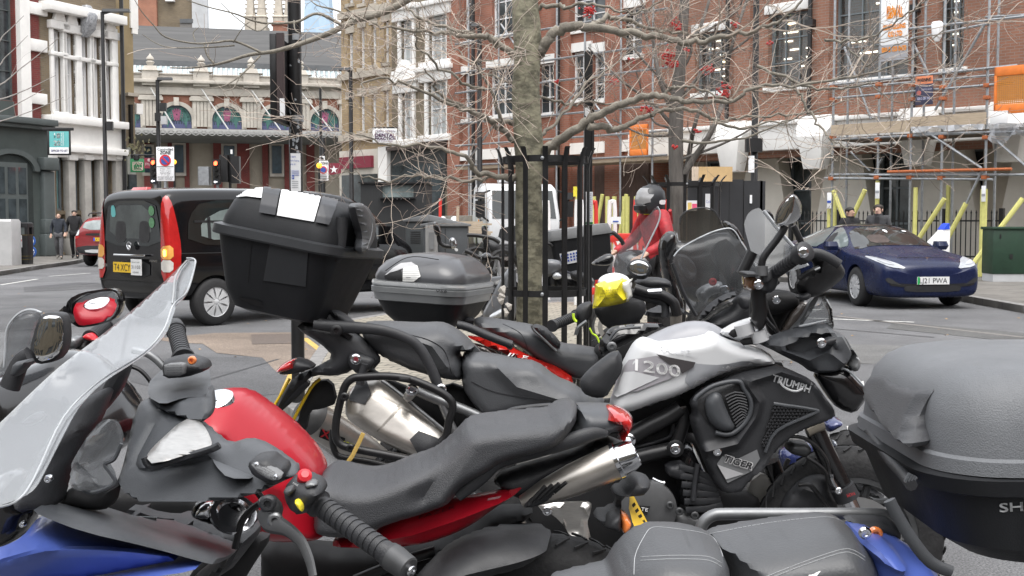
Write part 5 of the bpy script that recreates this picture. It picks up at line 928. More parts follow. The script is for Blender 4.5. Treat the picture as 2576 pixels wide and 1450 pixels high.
# ---- blue saloon on the right
car=root('blue_saloon','metallic dark blue saloon car with a glass roof parked at the right kerb','car'); mBlue=mat('metallic_blue',(.010,.016,.052),.27,.05,.12,3,coat=.15,spec=.25)
sts=[(-.95,.5,.92,1.0,.62,.66,.5),(-.9,.38,.95,1.08,.8,.82,.62),(-.5,.22,.95,1.14,.86,.9,.6),(.2,.19,.93,1.285,.86,.905,.55),(.9,.18,.91,1.375,.86,.905,.555),(1.5,.18,.90,1.38,.86,.905,.56),(2.0,.18,.885,1.28,.87,.905,.58),(2.55,.18,.87,1.04,.88,.91,.66),(2.85,.18,.86,.955,.88,.915,.72),(3.3,.18,.82,.90,.88,.91,.68),(3.62,.18,.76,.82,.86,.88,.6),(3.78,.19,.69,.74,.8,.82,.55),(3.84,.24,.6,.64,.74,.75,.5)]
cb_=carbody(sts); body=cb_.build('body',mBlue,car,sub=2,cut=[arch(0,-.85,.335),arch(0,.85,.335),arch(2.875,-.85,.335),arch(2.875,.85,.335)],ang=50); bv=bvh_of(body)
for s in (-1,1):
    for x in (0,2.875): wheel(car,x,s*.80,.335,.22,'alloy',s,10)
    f=pan('side_window',mat('bright_glass',(.17,.2,.2),.05,0,.25,1.2,spec=.9),car,bv,[(-.25,1.0),(.15,1.22),(.75,1.31),(1.2,1.325),(1.2,.965),(.3,.97)],side_rays(s),.07); f2=pan('front_window',MT['bright_glass'],car,bv,[(1.27,.96),(1.27,1.325),(1.55,1.31),(2.02,1.13),(2.3,.97)],side_rays(s),.07)  # pale base colour imitates light reflected in the side windows
    pan('seen_seat',mInt,f2,bv,[(1.3,.98),(1.3,1.2),(1.5,1.25),(1.6,1.0)],side_rays(s),.05,.012)
    q=MB(); q.rbox([(.93,2.1,s*1.0,.09,.1,.05),(1.0,2.1,s*1.02,.11,.12,.06),(1.08,2.08,s*1.02,.09,.1,.05)]); q.tube([(2.12,s*.86,.95),(2.1,s*.95,.97)],.03,6,1); q.build('door_mirror',mBlue,car)
    h=pan('headlamp',mat('car_lens',(.36,.38,.41),.15,0,.2,20),car,bv,[(s*.42,.66),(s*.72,.69),(s*.85,.78),(s*.87,.86),(s*.76,.84),(s*.56,.765)],end_rays(6,-1),.04,.01); pan('lamp_core',mat('white_lamp_core',(.4,.42,.45),.3),h,bv,[(s*.6,.72),(s*.75,.74),(s*.83,.81),(s*.7,.775)],end_rays(6,-1),.03,.016)
    pan('fog_recess',mDark,car,bv,[(s*.52,.40),(s*.74,.43),(s*.8,.5),(s*.74,.53),(s*.6,.44)],end_rays(6,-1),.04,.008); pan('seam',MT['panel_gap'],car,bv,[(1.235,.3),(1.245,.3),(1.245,.95),(1.235,.95)],side_rays(s),.06,.003,0); pan('seam',MT['panel_gap'],car,bv,[(2.42,.35),(2.43,.35),(2.44,.85),(2.43,.85)],side_rays(s),.06,.003,0); pan('door_handle',mChr,car,bv,[(1.3,.78),(1.5,.79),(1.5,.805),(1.3,.795)],side_rays(s),.03,.006)
f=pan('windscreen',mCarGl if 0 else mat('windscreen_glass',(.02,.022,.022),.05,0,.6,3,spec=.8),car,bv,[(1.72,-.54),(1.72,.54),(2.25,.7),(2.62,.78),(2.66,.3),(2.67,0),(2.66,-.3),(2.62,-.78),(2.25,-.7)],top_rays,.07,.006); pan('glass_roof',mat('black_glass_roof',(.012,.013,.014),.06,0,.4,2,spec=.9),car,bv,[(.1,-.5),(.1,.5),(1.68,.535),(1.68,-.535)],top_rays,.08,.006)
q=MB(); q.dec(bv,[(2.2,-.45),(2.55,-.45),(2.55,-.1),(2.2,-.1)],top_rays,.06,.010); q.build('seen_dash',mat('seen_cabin',(.05,.035,.03),.4,0,.6,6),f); pan('tax_card',mPaper,f,bv,[(2.0,.32),(2.05,.32),(2.05,.4),(2.0,.4)],top_rays,.03,.012); pan('hanging_tag',mPaper,f,bv,[(1.98,-.04),(2.12,-.02),(2.12,.02),(1.98,.04)],top_rays,.03,.012)
pan('lower_grille',mDark,car,bv,[(-.45,.29),(.45,.29),(.5,.36),(.42,.4),(-.42,.4),(-.5,.36)],end_rays(6,-1),.05,.008); pan('intake',mat('deep_black',(.006,.006,.007),.7),car,bv,[(-.74,.40),(-.5,.37),(.5,.37),(.74,.40),(.7,.44),(.4,.42),(-.4,.42),(-.7,.44)],end_rays(6,-1),.04,.006); pan('bonnet_seam',MT['panel_gap'],car,bv,[(3.5,-.45),(3.52,-.45),(3.58,0),(3.52,.45),(3.5,.45),(3.565,0)],top_rays,.05,.003,0)
p=plate(car,3.845,1,0,.475,'LJ21 PWA',mPlateW,.55,.125); MB().box(3.858,3.861,-.27,-.235,.415,.535).build('green_flash',mat('plate_green',(.02,.4,.1),.5),p)
h=bv.ray_cast(V((3.62,0,3)),V((0,0,-1)))[0]; q=MB(); q.prism([h+V((.0,y,z)) for y,z in ((-.05,.03),(.05,.03),(.015,.018),(0,-.03),(-.015,.018))],(.006,0,0)); q.build('emblem',mChr,car)
a=G(2150,770); hd=R(-83); f=V((math.cos(hd),math.sin(hd),0)); l=V((-f.y,f.x,0)); o=a-f*2.875+l*.9; place(car,(o.x,o.y,0),hd)
# ---- red car on the left
suv=root('red_car','red estate car with roof rails parked behind the black van','car'); mRC=mat('car_red',(.22,.012,.016),.22,0,.12,3,coat=1)
sts=[(-.8,.55,.95,1.0,.72,.78,.6),(-.84,.42,.98,1.15,.84,.88,.66),(-.7,.34,1.0,1.5,.87,.9,.66),(-.3,.32,1.0,1.6,.88,.91,.66),(1.2,.32,.98,1.62,.88,.91,.66),(1.9,.32,.97,1.5,.88,.91,.66),(2.5,.32,.95,1.06,.88,.91,.7),(3.1,.34,.88,.95,.86,.88,.62),(3.35,.42,.75,.8,.7,.7,.5)]
body=carbody(sts).build('body',mRC,suv,sub=2,cut=[arch(0,-.85,.33),arch(0,.85,.33),arch(2.6,-.85,.33),arch(2.6,.85,.33)],ang=50); bv=bvh_of(body)
for s in (-1,1):
    for x in (0,2.6): wheel(suv,x,s*.8,.33,.21,'alloy',s,5)
    pan('side_window',mVG,suv,bv,[(-.4,1.05),(-.3,1.42),(.9,1.48),(1.7,1.42),(2.2,1.08)],side_rays(s)); pan('tail_lamp',mLens,suv,bv,[(s*.87,.98),(s*.72,.98),(s*.72,1.18),(s*.82,1.2)],end_rays(-3,1),.05,.012); pan('red_tail_lamp',mRedLens,suv,bv,[(s*.88,.86),(s*.72,.9),(s*.72,.97),(s*.87,.97)],end_rays(-3,1),.05,.012)
    q=MB(); q.tube([(-.4,s*.62,1.58),(-.2,s*.62,1.68),(1.2,s*.62,1.69),(1.5,s*.62,1.62)],.022,8,3); q.build('roof_rail',mDark,suv)
pan('rear_window',mat('grey_screen',(.25,.28,.28),.08,0,.4,2,spec=.8),suv,bv,[(-.64,1.16),(.64,1.16),(.55,1.45),(-.55,1.45)],end_rays(-3,1),.08,.008); pan('bumper',mDark,suv,bv,[(-.85,.4),(.85,.4),(.88,.66),(-.88,.66)],end_rays(-3,1),.08,.016); pan('skid_plate',mRim,suv,bv,[(-.5,.44),(.5,.44),(.55,.54),(-.55,.54)],end_rays(-3,1),.08,.028); pan('plate_strip',mDark,suv,bv,[(-.5,.98),(.5,.98),(.5,1.05),(-.5,1.05)],end_rays(-3,1),.08,.014)
p=plate(suv,-.88,-1,-.05,.86,'LK16 VBN',mPlateY,.52,.11); MB().box(-.9,-.893,.16,.21,.81,.91).build('blue_flash',MT['bright_blue'],p); MB().box(-.87,-.86,-.1,-.3,1.38,1.42).build('screen_sticker',mPaper,suv)
a=G(196,671); place(suv,(a.x+.95,a.y+.55,0),R(82))
# ---- white lorry
lor=root('white_lorry','white lorry cab with black mirrors standing behind the tree guard','lorry'); mLW=mat('lorry_white',(.66,.67,.68),.35,0,.06,2,coat=.4)
q=MB(); q.loft([[(0,-1.05,.75),(0,1.05,.75),(1.75,1.05,.75),(1.75,-1.05,.75)],[(-.06,-1.08,1.5),(-.06,1.08,1.5),(1.8,1.08,1.5),(1.8,-1.08,1.5)],[(.18,-1.03,2.35),(.18,1.03,2.35),(1.8,1.03,2.4),(1.8,-1.03,2.4)],[(.35,-.95,2.5),(.35,.95,2.5),(1.75,.95,2.55),(1.75,-.95,2.55)]]); body=q.build('cab',mLW,lor,bev=.06,segs=3); bv=bvh_of(body)
pan('windscreen',mVG,lor,bv,[(-.95,1.5),(.95,1.5),(.9,2.3),(-.9,2.3)],end_rays(-3,1),.12,.01,0); pan('grille',mDark,lor,bv,[(-.8,.85),(.8,.85),(.7,1.3),(-.7,1.3)],end_rays(-3,1),.12,.01)
for s in (-1,1):
    pan('door_window',mVG,lor,bv,[(.25,1.5),(.42,2.25),(1.2,2.28),(1.2,1.55),(.8,1.42)],side_rays(s),.1,.01,0); pan('door_seam',MT['panel_gap'],lor,bv,[(1.3,.8),(1.32,.8),(1.32,2.35),(1.3,2.35)],side_rays(s),.1,.006,0); pan('door_handle',mDark,lor,bv,[(1.1,1.25),(1.25,1.25),(1.25,1.32),(1.1,1.32)],side_rays(s),.05,.02)
    o=pan('door_sticker',mPaper,lor,bv,[(.85,1.3),(1.1,1.3),(1.1,1.5),(.85,1.5)],side_rays(s),.06,.012,0); pan('sticker_mark',mInkO,o,bv,[(.88,1.38),(1.02,1.38),(1.02,1.48),(.88,1.48)],side_rays(s),.06,.016,0)
    q=MB(); q.rbox([(1.55,-.1,s*1.32,.09,.12,.05),(2.0,-.1,s*1.32,.1,.13,.05)]); q.rbox([(2.05,-.1,s*1.32,.1,.13,.05),(2.25,-.08,s*1.32,.09,.12,.05)]); q.tube([(0,s*1.0,2.3),(-.1,s*1.3,2.2),(-.1,s*1.3,1.6),(0,s*1.0,1.4)],.03,6,1); q.build('mirror',mBlack,lor); pan('headlamp',mLens,lor,bv,[(s*.98,.8),(s*.7,.8),(s*.7,.98),(s*.98,.98)],end_rays(-3,1),.08,.012); wheel(lor,.75,s*.95,.42,.26,'alloy',s,8); wheel(lor,4.2,s*.95,.42,.26,'alloy',s,8)
MB().box(-.08,1.8,-1.05,1.05,.42,.74).build('bumper',mDark,lor,bev=.03); MB().box(1.9,6,-1.1,1.1,.75,1.6).build('load_bed',mat('drab_tipper',(.2,.18,.15),.7,0,.3,2),lor,bev=.02); MB().box(1.7,6,-.4,.4,.5,.75).build('chassis',mBlack,lor); MB().box(.5,1.1,-.5,.5,2.55,2.68).build('beacon_bar',mLW,lor,bev=.03)
p=P(1318,HZ,33); place(lor,(p.x,p.y,0),R(106))
# ---------------- trees
def grow(q,p,d,L,r,lev,rn,flat=.5,tw=1.):
    n=max(4,int(L/.07)); pts=[V(p)]; d=V(d).normalized(); k=[]
    for i in range(n):
        d=(d+V((rn.gauss(0,.13),rn.gauss(0,.13),rn.gauss(0,.12)+(.03 if lev<2 else .012))))
        if i in k or rn.random()<.16: d=d+V((rn.gauss(0,.3),rn.gauss(0,.3),rn.gauss(0,.3)))
        d.z*=(1-.10*flat); d.normalize(); pts.append(pts[-1]+d*(L/n))
    q[lev].tube(pts,[max(.0016,r*(1-.75*i/n)) for i in range(n+1)],6 if lev==0 else (4 if r>.004 else 3),1)
    return pts
def sprout(q,pts,r0,lev,rn,dens,Lr,tw=1.,flat=.5):
    tot=0
    for a,b in zip(pts[:-1],pts[1:]):
        sl=(b-a).length; tot+=sl; c=rn.random()<dens*sl
        if not c: continue
        t=(b-a).normalized(); s=t.cross(V((rn.gauss(0,1),rn.gauss(0,1),rn.gauss(0,1)))).normalized(); d=(t*rn.uniform(.35,1.)+s*rn.uniform(.5,1.)+V((0,0,.12)))
        L=rn.uniform(*Lr); r=r0*rn.uniform(.45,.7); m=grow(q,a+(b-a)*rn.random(),d,L,r,min(lev,3),rn,flat)
        if lev<3: sprout(q,m,r*.8,lev+1,rn,dens*1.35,(Lr[0]*.45,Lr[1]*.5),tw,flat)
mBark=mat('grey_green_bark',(.185,.175,.125),.9,0,.42,9,bump=.6,bsc=26,str=(1,1,1.7),ctr=(.40,.58)); mLimb=mat('limb_bark',(.23,.21,.175),.9,0,.35,14,bump=.5,bsc=90); mTwig=mat('twig_bark',(.48,.41,.345),.85,0,.35,3); mTwig2=mat('dark_twig',(.30,.24,.205),.85,0,.35,4)
def limb3(c,pts,y0,y1): 
    n=len(pts); return [P(*cv(c,p)[:2],(p[2] if len(p)>2 else y0+(y1-y0)*i/(n-1))) for i,p in enumerate(pts)]
rn=random.Random(21); TY=8.0
tree=root('bare_tree','large bare street tree with a mottled grey green trunk inside the iron guard','tree',(P(1334,HZ,TY).x,TY,.1))
q=MB(); tp=[(1337,1110),(1336,1000),(1334,820),(1332,640),(1331,500),(1330,400),(1324,250),(1326,120),(1322,20),(1318,-120),(1335,-300),(1350,-480)]
q.tube([P(X,Y,TY) for X,Y in tp],[.115,.1,.093,.091,.093,.1,.095,.097,.086,.07,.05,.03],20,5)
rn2=random.Random(4); q.v=[v+(v-P(1330,PX(v)[1],TY)).normalized()*(.006*math.sin(v.z*9+v.x*40)+rn2.uniform(-.0035,.0035)) for v in q.v]
trunk=q.build('trunk',mBark,tree,ang=70)
T=[MB(),MB(),MB(),MB()]
lims=[('B',[(1500,400),(1560,320),(1640,230),(1760,190),(1900,195),(2100,230),(2400,285),(2576,310),(2760,285),(2960,245),(3140,200),(3300,120),(3420,0)],8.0,7.6,.045,.007),
('B',[(1900,195),(2000,120),(2150,150),(2350,215),(2576,250),(2760,300)],7.9,8.4,.022,.006),
('B',[(1520,1120),(1600,1070),(1700,990),(1850,890),(2000,810),(2200,720),(2330,695),(2480,715),(2640,745),(2900,740),(3100,640),(3400,610),(3800,560),(4200,430),(4560,90)],8.0,7.2,.04,.003),
('B',[(1870,915),(1990,925),(2100,930),(2250,860),(2400,800),(2580,790),(2700,830),(2800,880),(3000,845),(3300,840),(3500,800),(3800,720)],7.8,8.3,.027,.004),
('B',[(2300,705),(2400,690),(2480,640),(2600,630),(2760,690),(2900,735)],7.7,7.4,.016,.005),
('B',[(1340,400),(1230,330),(1190,290),(1100,262),(950,255),(800,232),(600,225),(400,190),(250,140),(100,60)],8.0,7.4,.026,.004),
('B',[(1330,420),(1200,300),(1000,240),(800,190),(650,140),(520,20),(480,-60)],8.0,8.5,.022,.005),
('B',[(1335,1020),(1200,910),(1050,820),(950,770),(800,680),(740,600),(690,500)],8.0,7.5,.024,.004),
('B',[(1245,915),(1205,750),(1110,560),(1060,450),(1180,440)],7.9,7.5,.015,.004),
('B',[(1340,1290),(1220,1280),(1050,1240),(1000,1150),(850,1090),(640,1055),(450,1060),(280,1000),(100,950)],8.0,7.2,.024,.003),
('B',[(1340,1300),(1230,1285),(1000,1300),(700,1285),(560,1270),(400,1310),(200,1255),(30,1265)],8.0,8.4,.02,.003),
('B',[(1125,655),(1000,620),(800,490),(640,350),(625,280),(655,160)],7.8,7.3,.014,.003),
('B',[(1335,900),(1170,860),(950,790),(700,680),(450,580),(240,590),(240,640)],8.0,7.0,.02,.003),
('B',[(1340,340),(1420,370),(1230,500),(1100,560)],7.9,7.4,.008,.003),
('B',[(1500,60),(1640,40),(1740,50),(1900,30),(2100,90),(2300,60),(2450,-40)],8.0,7.5,.018,.004),
('B',[(1500,1000),(1600,930),(1750,760),(1850,600),(1960,540),(2100,430),(2250,330)],8.0,8.8,.016,.004),
('B',[(1510,700),(1700,760),(1900,740),(2150,760),(2350,690)],8.0,9.,.012,.003),
('B',[(1330,600),(1180,560),(1000,440),(880,300),(860,180)],8.0,8.6,.012,.003),
('C',[(900,600),(960,700),(1020,820),(1110,950),(1170,1020),(1180,1140),(1230,1170)],7.5,7.2,.012,.003),
('C',[(1180,1010),(1290,1070),(1400,1100),(1560,1100),(1700,1030)],7.3,7.1,.006,.002),
('C',[(330,880),(520,930),(700,900),(900,870),(1150,800)],8.,8.2,.012,.003),
('C',[(100,1020),(330,1030),(560,1000),(840,880),(1000,820)],8.,7.7,.012,.003),
('C',[(640,480),(900,590),(1080,640),(1290,640),(1450,620),(1560,690),(1780,760)],7.6,7.0,.012,.002),
('C',[(1130,290),(1350,300),(1600,190),(1760,80),(1870,0)],7.6,7.0,.010,.003),
('C',[(1300,340),(1440,470),(1620,330),(1880,250)],7.5,7.1,.007,.002)]
for c,pts,y0,y1,ra,rb in lims:
    p=cat([V(v) for v in limb3(c,pts,y0,y1)],5); n=len(p); p=[v+V((rn.gauss(0,.008),rn.gauss(0,.01),rn.gauss(0,.008))) if 0<i<n-1 else v for i,v in enumerate(p)]
    T[0].tube(p,[ra+(rb-ra)*(i/(n-1))**.8 for i in range(n)],8 if ra>.02 else 6,1)
    sprout(T,p[n//7:],max(.006,ra*.24),1,rn,4.5,(.35,1.1))
# the long limb that leaves the crown over the top of the frame and dips down on the left
Ls=[('A',[(3600,-900),(3500,-400),(2900,30),(2576,150),(2400,235),(2200,310),(2000,370),(1800,400),(1600,460),(1400,492),(1230,492)],8.0,7.6,.03,.004),
('A',[(2480,185),(2300,100),(2150,160),(1950,170),(1830,150),(1700,100),(1500,50),(1350,0)],7.7,7.3,.011,.003),('A',[(1900,385),(1700,300),(1550,310),(1400,315),(1200,270),(1110,180),(1030,90),(975,0)],7.65,7.3,.009,.002),('A',[(1700,330),(1500,345),(1200,340),(1030,250)],7.6,7.5,.006,.002),
('A',[(1885,405),(1740,550),(1600,630),(1400,640)],7.65,7.4,.007,.002),('A',[(1740,550),(1690,640),(1620,680),(1800,815)],7.55,7.4,.004,.002),('A',[(1550,460),(1500,400),(1475,310)],7.6,7.6,.008,.004),('A',[(2576,145),(2450,80),(2300,40),(2250,0)],7.7,8,.009,.003),('A',[(1950,170),(1860,225),(1700,120),(1600,20)],7.4,7.2,.005,.002),('A',[(2130,150),(2140,220),(2200,250)],7.5,7.4,.005,.003),('A',[(1690,310),(1760,200),(1810,160)],7.6,7.5,.004,.002),('A',[(1415,300),(1400,240),(1440,200)],7.5,7.5,.004,.002)]
for c,pts,y0,y1,ra,rb in Ls:
    p=cat([V(v) for v in limb3(c,pts,y0,y1)],5); n=len(p); T[0].tube(p,[ra+(rb-ra)*i/(n-1) for i in range(n)],7,1); sprout(T,p[n//2 if ra>.02 else n//4:],.0035,2,rn,1.7,(.15,.42))
for _ in range(7):
    z0=P(1330,rn.uniform(-80,500),TY); 
crown=T[0].build('crown',mLimb,tree,ang=80)
T[1].build('branches',mTwig,crown,ang=80); T[2].build('twigs',mTwig,crown,ang=80); T[3].build('fine_twigs',mTwig2,crown,ang=80)
mBerry=mat('red_berry',(.36,.015,.012),.35,0,.3,30); 
def berries(list_,y,par,rn,s=1.):
    q=MB()
    for X,Y,n,sp in list_:
        for _ in range(n):
            c=P(X+rn.gauss(0,sp),Y+rn.gauss(0,sp*.7),y+rn.uniform(-.15,.15)); r=.011*s*rn.uniform(.8,1.2); q.lathe(c-V((0,0,r)),(0,0,1),[(0,.0005),(r*.5,r*.85),(r,r),(r*1.5,r*.85),(2*r,.0005)],6)
    o=q.build('berries',mBerry,par); o['kind']='stuff'; return o
# second tree with berries behind
t2=root('bare_tree','darker multi stemmed bare tree with red berries behind the rider','tree',(P(1704,HZ,13.5).x,13.5,0)); y=13.5; q=MB(); q.tube([P(X,Y,y) for X,Y in ((1706,860),(1704,620),(1702,480),(1700,330),(1706,220),(1716,110),(1722,0),(1730,-160))],[.1,.088,.085,.085,.075,.06,.055,.03],14,4); tr2=q.build('trunk',mat('dark_bark',(.12,.11,.1),.9,0,.4,6,bump=.8,bsc=30,str=(3,3,.5)),t2,ang=70)
T=[MB(),MB(),MB(),MB()]; rn=random.Random(9)
for pts,ra in (([(1718,440),(1745,400),(1790,330),(1822,240),(1840,120),(1900,-60)],.045),([(1722,470),(1735,380),(1752,300),(1790,200),(1800,60)],.035),([(1700,300),(1660,200),(1640,90),(1600,-40)],.035),([(1712,150),(1765,60),(1800,-60)],.03),([(1703,330),(1640,260),(1560,200),(1480,120)],.025),([(1706,260),(1780,170),(1880,100),(1960,20)],.025),([(1702,340),(1620,340),(1540,300)],.02),([(1715,400),(1800,370),(1880,330),(1960,270)],.02),([(1700,200),(1740,120),(1690,40),(1700,-80)],.02),([(1716,420),(1690,330),(1640,300),(1600,180)],.02),([(1706,250),(1600,130),(1540,40)],.02),([(1700,120),(1850,30),(1880,-60)],.02)):
    p=cat([P(X,Y,y+rn.uniform(-.5,.7)*(i/len(pts))) for i,(X,Y) in enumerate(pts)],5); n=len(p); T[0].tube(p,[ra*(1-.7*i/n) for i in range(n)],6,1); sprout(T,p[n//5:],ra*.35,1,rn,2.8,(.4,1.3),flat=-.6)
cr=T[0].build('crown',MT['dark_bark'],t2,ang=80); mT3=mat('grey_twig',(.17,.15,.135),.85,0,.3,4); T[1].build('branches',mT3,cr); T[2].build('twigs',mT3,cr); T[3].build('fine_twigs',mT3,cr)
berries([(1676,135,40,10),(1690,160,34,8),(1705,70,16,6),(1780,175,40,8),(1828,222,22,9),(1822,238,22,8),(1480,30,40,8),(1488,25,16,5),(1545,205,20,5),(1400,205,8,4),(1695,62,16,8),(1730,125,6,4),(1620,272,10,5),(1632,280,12,4),(1688,140,22,7),(1850,60,10,6),(1590,150,6,6),(1935,110,10,4),(1756,330,10,5),(1696,372,8,4)],13.0,cr,rn,1.25)
# bare twigs hanging in from a tree left of the frame
t3=root('bare_tree','thin pale twigs of a tree reaching in at the left edge','tree',(-17,30,0)); T=[MB(),MB(),MB(),MB()]; rn=random.Random(2); y=30
T[0].tube([(-17,30,0),(-16.9,30,4),(-16.6,30,8),(-16,30,11)],[.16,.13,.1,.05],10,4)
for X0,Y0,X1,Y1 in ((-40,230,150,95),(-40,260,140,190),(-60,300,110,225),(-40,180,70,90),(-60,320,160,245),(-40,120,60,40)):
    p=cat([V((-16.7,30,P(0,Y0+60,y).z)),P(X0,Y0,y),P((X0+X1)/2,(Y0+Y1)/2+8,y),P(X1,Y1,y)],5); T[0].tube(p,[.03*(1-.85*i/len(p)) for i in range(len(p))],5,1); sprout(T,p[6:],.008,2,rn,.8,(.5,1.4))
tk=T[0].build('trunk',mat('pale_bark',(.3,.28,.26),.9,0,.2,5),t3); T[2].build('twigs',MT['pale_bark'],tk); T[3].build('fine_twigs',MT['pale_bark'],tk)
# ---------------- tree guards
def guard(label,X,y,r,Ytop,Yring,zb,n,ph=0,Xs=None,w_=.018,crv=.032):
    c=P(X,HZ,y); ro=root('tree_guard',label,'tree guard',(c.x,y,zb),'iron tree guards'); zt=P(X,Ytop,y-r).z
    for k in range(n):
        a=2*PI*k/n+ph; d=V((math.cos(a),math.sin(a),0)); t=V((-d.y,d.x,0)); b=V((c.x,y,0))+d*r; q=MB(); prof=[(0,zb),(0,zt-.13),(.012,zt-.06),(crv,zt),(crv+.012,zt+.01)]
        q.loft([[b+d*(o-.005)-t*w_+V((0,0,z)),b+d*(o+.005)-t*w_+V((0,0,z)),b+d*(o+.005)+t*w_+V((0,0,z)),b+d*(o-.005)+t*w_+V((0,0,z))] for o,z in prof]); q.build('upright',mIron,ro,bev=.002)
    for Y in Yring:
        z=P(X,Y,y-r).z; q=MB(); m=48; q.loft([[V((c.x+math.cos(2*PI*i/m)*rr,y+math.sin(2*PI*i/m)*rr,z+dz)) for rr,dz in ((r-.016,-.022),(r-.006,-.022),(r-.006,.022),(r-.016,.022))] for i in range(m+1)],False); q.build('hoop',mIron,ro)
        q=MB(); q.lathe((c.x-.03,y-r-.004,z),(0,-1,0),[(0,.013),(.012,.012),(.016,.004)],10); q.build('bolt',mGal,ro)
    return ro
guard('tall black iron tree guard round the main trunk',1372,8.05,.305,372,(398,741),.1,14,.19)
guard('black iron tree guard round the second tree behind the rider',1720,13.5,.42,442,(463,),.02,14,.1,crv=.06)
# crumpled paper caught on the guard
q=MB(); rn=random.Random(8); c=P(1268,728,7.72)
for k in range(5): o=c+V((rn.uniform(-.03,.03),0,-.04*k)); q.rbox([(-.025,0,0,.008,.008,.004),(0,.01,0,.028-.003*k,.02,.01),(.03,.0,.01,.01,.012,.005)],Matrix.Translation(o)@Matrix.Rotation(rn.uniform(-1,1),4,'Y'))
tag(q.build('crumpled_paper',mat('grubby_paper',(.45,.42,.38),.9,0,.3,30,bump=.6,bsc=60)),'dirty crumpled paper caught on the main tree guard','litter')
# ---------------- people
def person(label,cl,pose,group=None,h=1.75,female=False):
    """skinned figure: one body, clothing and hair as children; +x is its left, -y the way it faces"""
    ro=root('person',label,'person',group=group); s=h/1.75; skin=cl.get('skin',(.5,.33,.25)); lean=pose.get('lean',0)
    J={}; J['pel']=V((0,0,.93)); J['wai']=V((0,-.01+lean*.1,1.08)); J['che']=V((0,-lean*.25,1.3)); J['nec']=V((0,-lean*.42,1.47)); J['hed']=V((0,-.015-lean*.5,1.58)); J['top']=V((0,-.01-lean*.55,1.68))
    for d,sg in (('l',1),('r',-1)):
        J['sh'+d]=V((sg*.17,-lean*.35,1.42)); J['hip'+d]=V((sg*.095,0,.9))
        for k,v in (('el',(sg*.24,.02,1.15)),('wr',(sg*.25,-.06,.92)),('kn',(sg*.1,-.02,.5)),('an',(sg*.1,.03,.09)),('to',(sg*.11,-.14,.035))): J[k+d]=V(pose.get(k+d,v))
    def skinmesh(chains,rad,sub=2):
        vs=[];es=[];rs=[];ix={}
        for ch in chains:
            pv=None
            for n in ch:
                if n not in ix: ix[n]=len(vs); vs.append(tuple(J[n]*s)); rs.append(rad[n])
                if pv is not None: es.append((pv,ix[n]))
                pv=ix[n]
        me=bpy.data.meshes.new('s'); me.from_pydata(vs,es,[]); o=bpy.data.objects.new('s',me); C.objects.link(o); o.modifiers.new('k','SKIN'); bm=bmesh.new(); bm.from_mesh(me); L=bm.verts.layers.skin.verify()
        bm.verts.ensure_lookup_table()
        for i,v in enumerate(bm.verts): r=rs[i]; v[L].radius=(r[0]*s,r[1]*s) if hasattr(r,'__len__') else (r*s,r*s); v[L].use_root=(i==0)
        bm.to_mesh(me); bm.free(); m=o.modifiers.new('u','SUBSURF'); m.levels=sub
        dg=bpy.context.evaluated_depsgraph_get(); dg.update(); r2=bpy.data.meshes.new_from_object(o.evaluated_get(dg)); bpy.data.objects.remove(o); b=MB(); b.v=[v.co.copy() for v in r2.vertices]; b.f=[list(p.vertices) for p in r2.polygons]; return b
    for d,sg in (('l',1),('r',-1)):
        w_,e=J['wr'+d],J['el'+d]; t=(w_-e).normalized(); sd=t.cross(V((0,1,0))).normalized() if abs(t.y)<.9 else V((1,0,0)); J['pa'+d]=w_+t*.07
        for f in range(4): J['f%d'%f+d]=w_+t*(.08)+sd*(.027-.018*f); J['g%d'%f+d]=w_+t*(.12+.012*(f in (1,2)))+sd*(.03-.02*f)+V((0,-.012,0)); J['h%d'%f+d]=w_+t*(.15+.014*(f in (1,2))-.012*(f==3))+sd*(.03-.02*f)+V((0,-.03,0))
        J['t0'+d]=w_+t*.03+sd*.035; J['t1'+d]=w_+t*.075+sd*.05+V((0,-.02,0))
    rad={'pel':(.13,.11),'wai':(.12,.095),'che':(.145,.11),'nec':.055,'hed':(.074,.094),'top':(.06,.075)}
    for d in 'lr':
        rad.update({'sh'+d:.06,'el'+d:.042,'wr'+d:.027,'pa'+d:(.034,.018),'hip'+d:.085,'kn'+d:.058,'an'+d:.04,'to'+d:(.04,.03),'t0'+d:.013,'t1'+d:.009}); rad.update({k%f+d:r for f in range(4) for k,r in (('f%d',.011),('g%d',.0095),('h%d',.007))})
    ch=[['pel','wai','che','nec','hed','top']]
    for d in 'lr':
        ch+=[['che','sh'+d,'el'+d,'wr'+d,'pa'+d],['pel','hip'+d,'kn'+d,'an'+d,'to'+d],['wr'+d,'t0'+d,'t1'+d]]+[['pa'+d,'f%d'%f+d,'g%d'%f+d,'h%d'%f+d] for f in range(4)]
    b=skinmesh(ch,rad,1)
    H=J['hed']*s; 
    b.rbox([(-.03,0,0,.012,.012,.006),(-.012,0,-.02,.016,.02,.01),(.02,0,.0,.008,.012,.006)],Matrix.Translation(H+V((0,-.105,.005))))
    for sg in (1,-1): b.rbox([(-.03,0,0,.006,.015,.005),(0,0,0,.01,.022,.009),(.03,0,0,.006,.015,.005)],Matrix.Translation(H+V((sg*.085,.0,.0))))
    body=b.build('body',mat('skin_%.2f'%skin[0],skin,.55,0,.1,30),ro,ang=80)
    q=MB()
    for sg in (1,-1): q.lathe(H+V((sg*.032,-.09,.025)),(0,-1,0),[(0,.007),(.004,.006),(.006,.001)],10)
    q.build('eyes',mInk,body); q=MB(); q.rbox([(-.006,0,0,.026,.006,.005),(.006,0,0,.024,.006,.005)],Matrix.Translation(H+V((0,-.091,-.052)))); q.build('mouth',mat('lip',(.3,.12,.11),.5),body)
    rj={'pel':(.165,.135),'wai':(.155,.125),'che':(.2,.165),'nec':(.08,.085)}
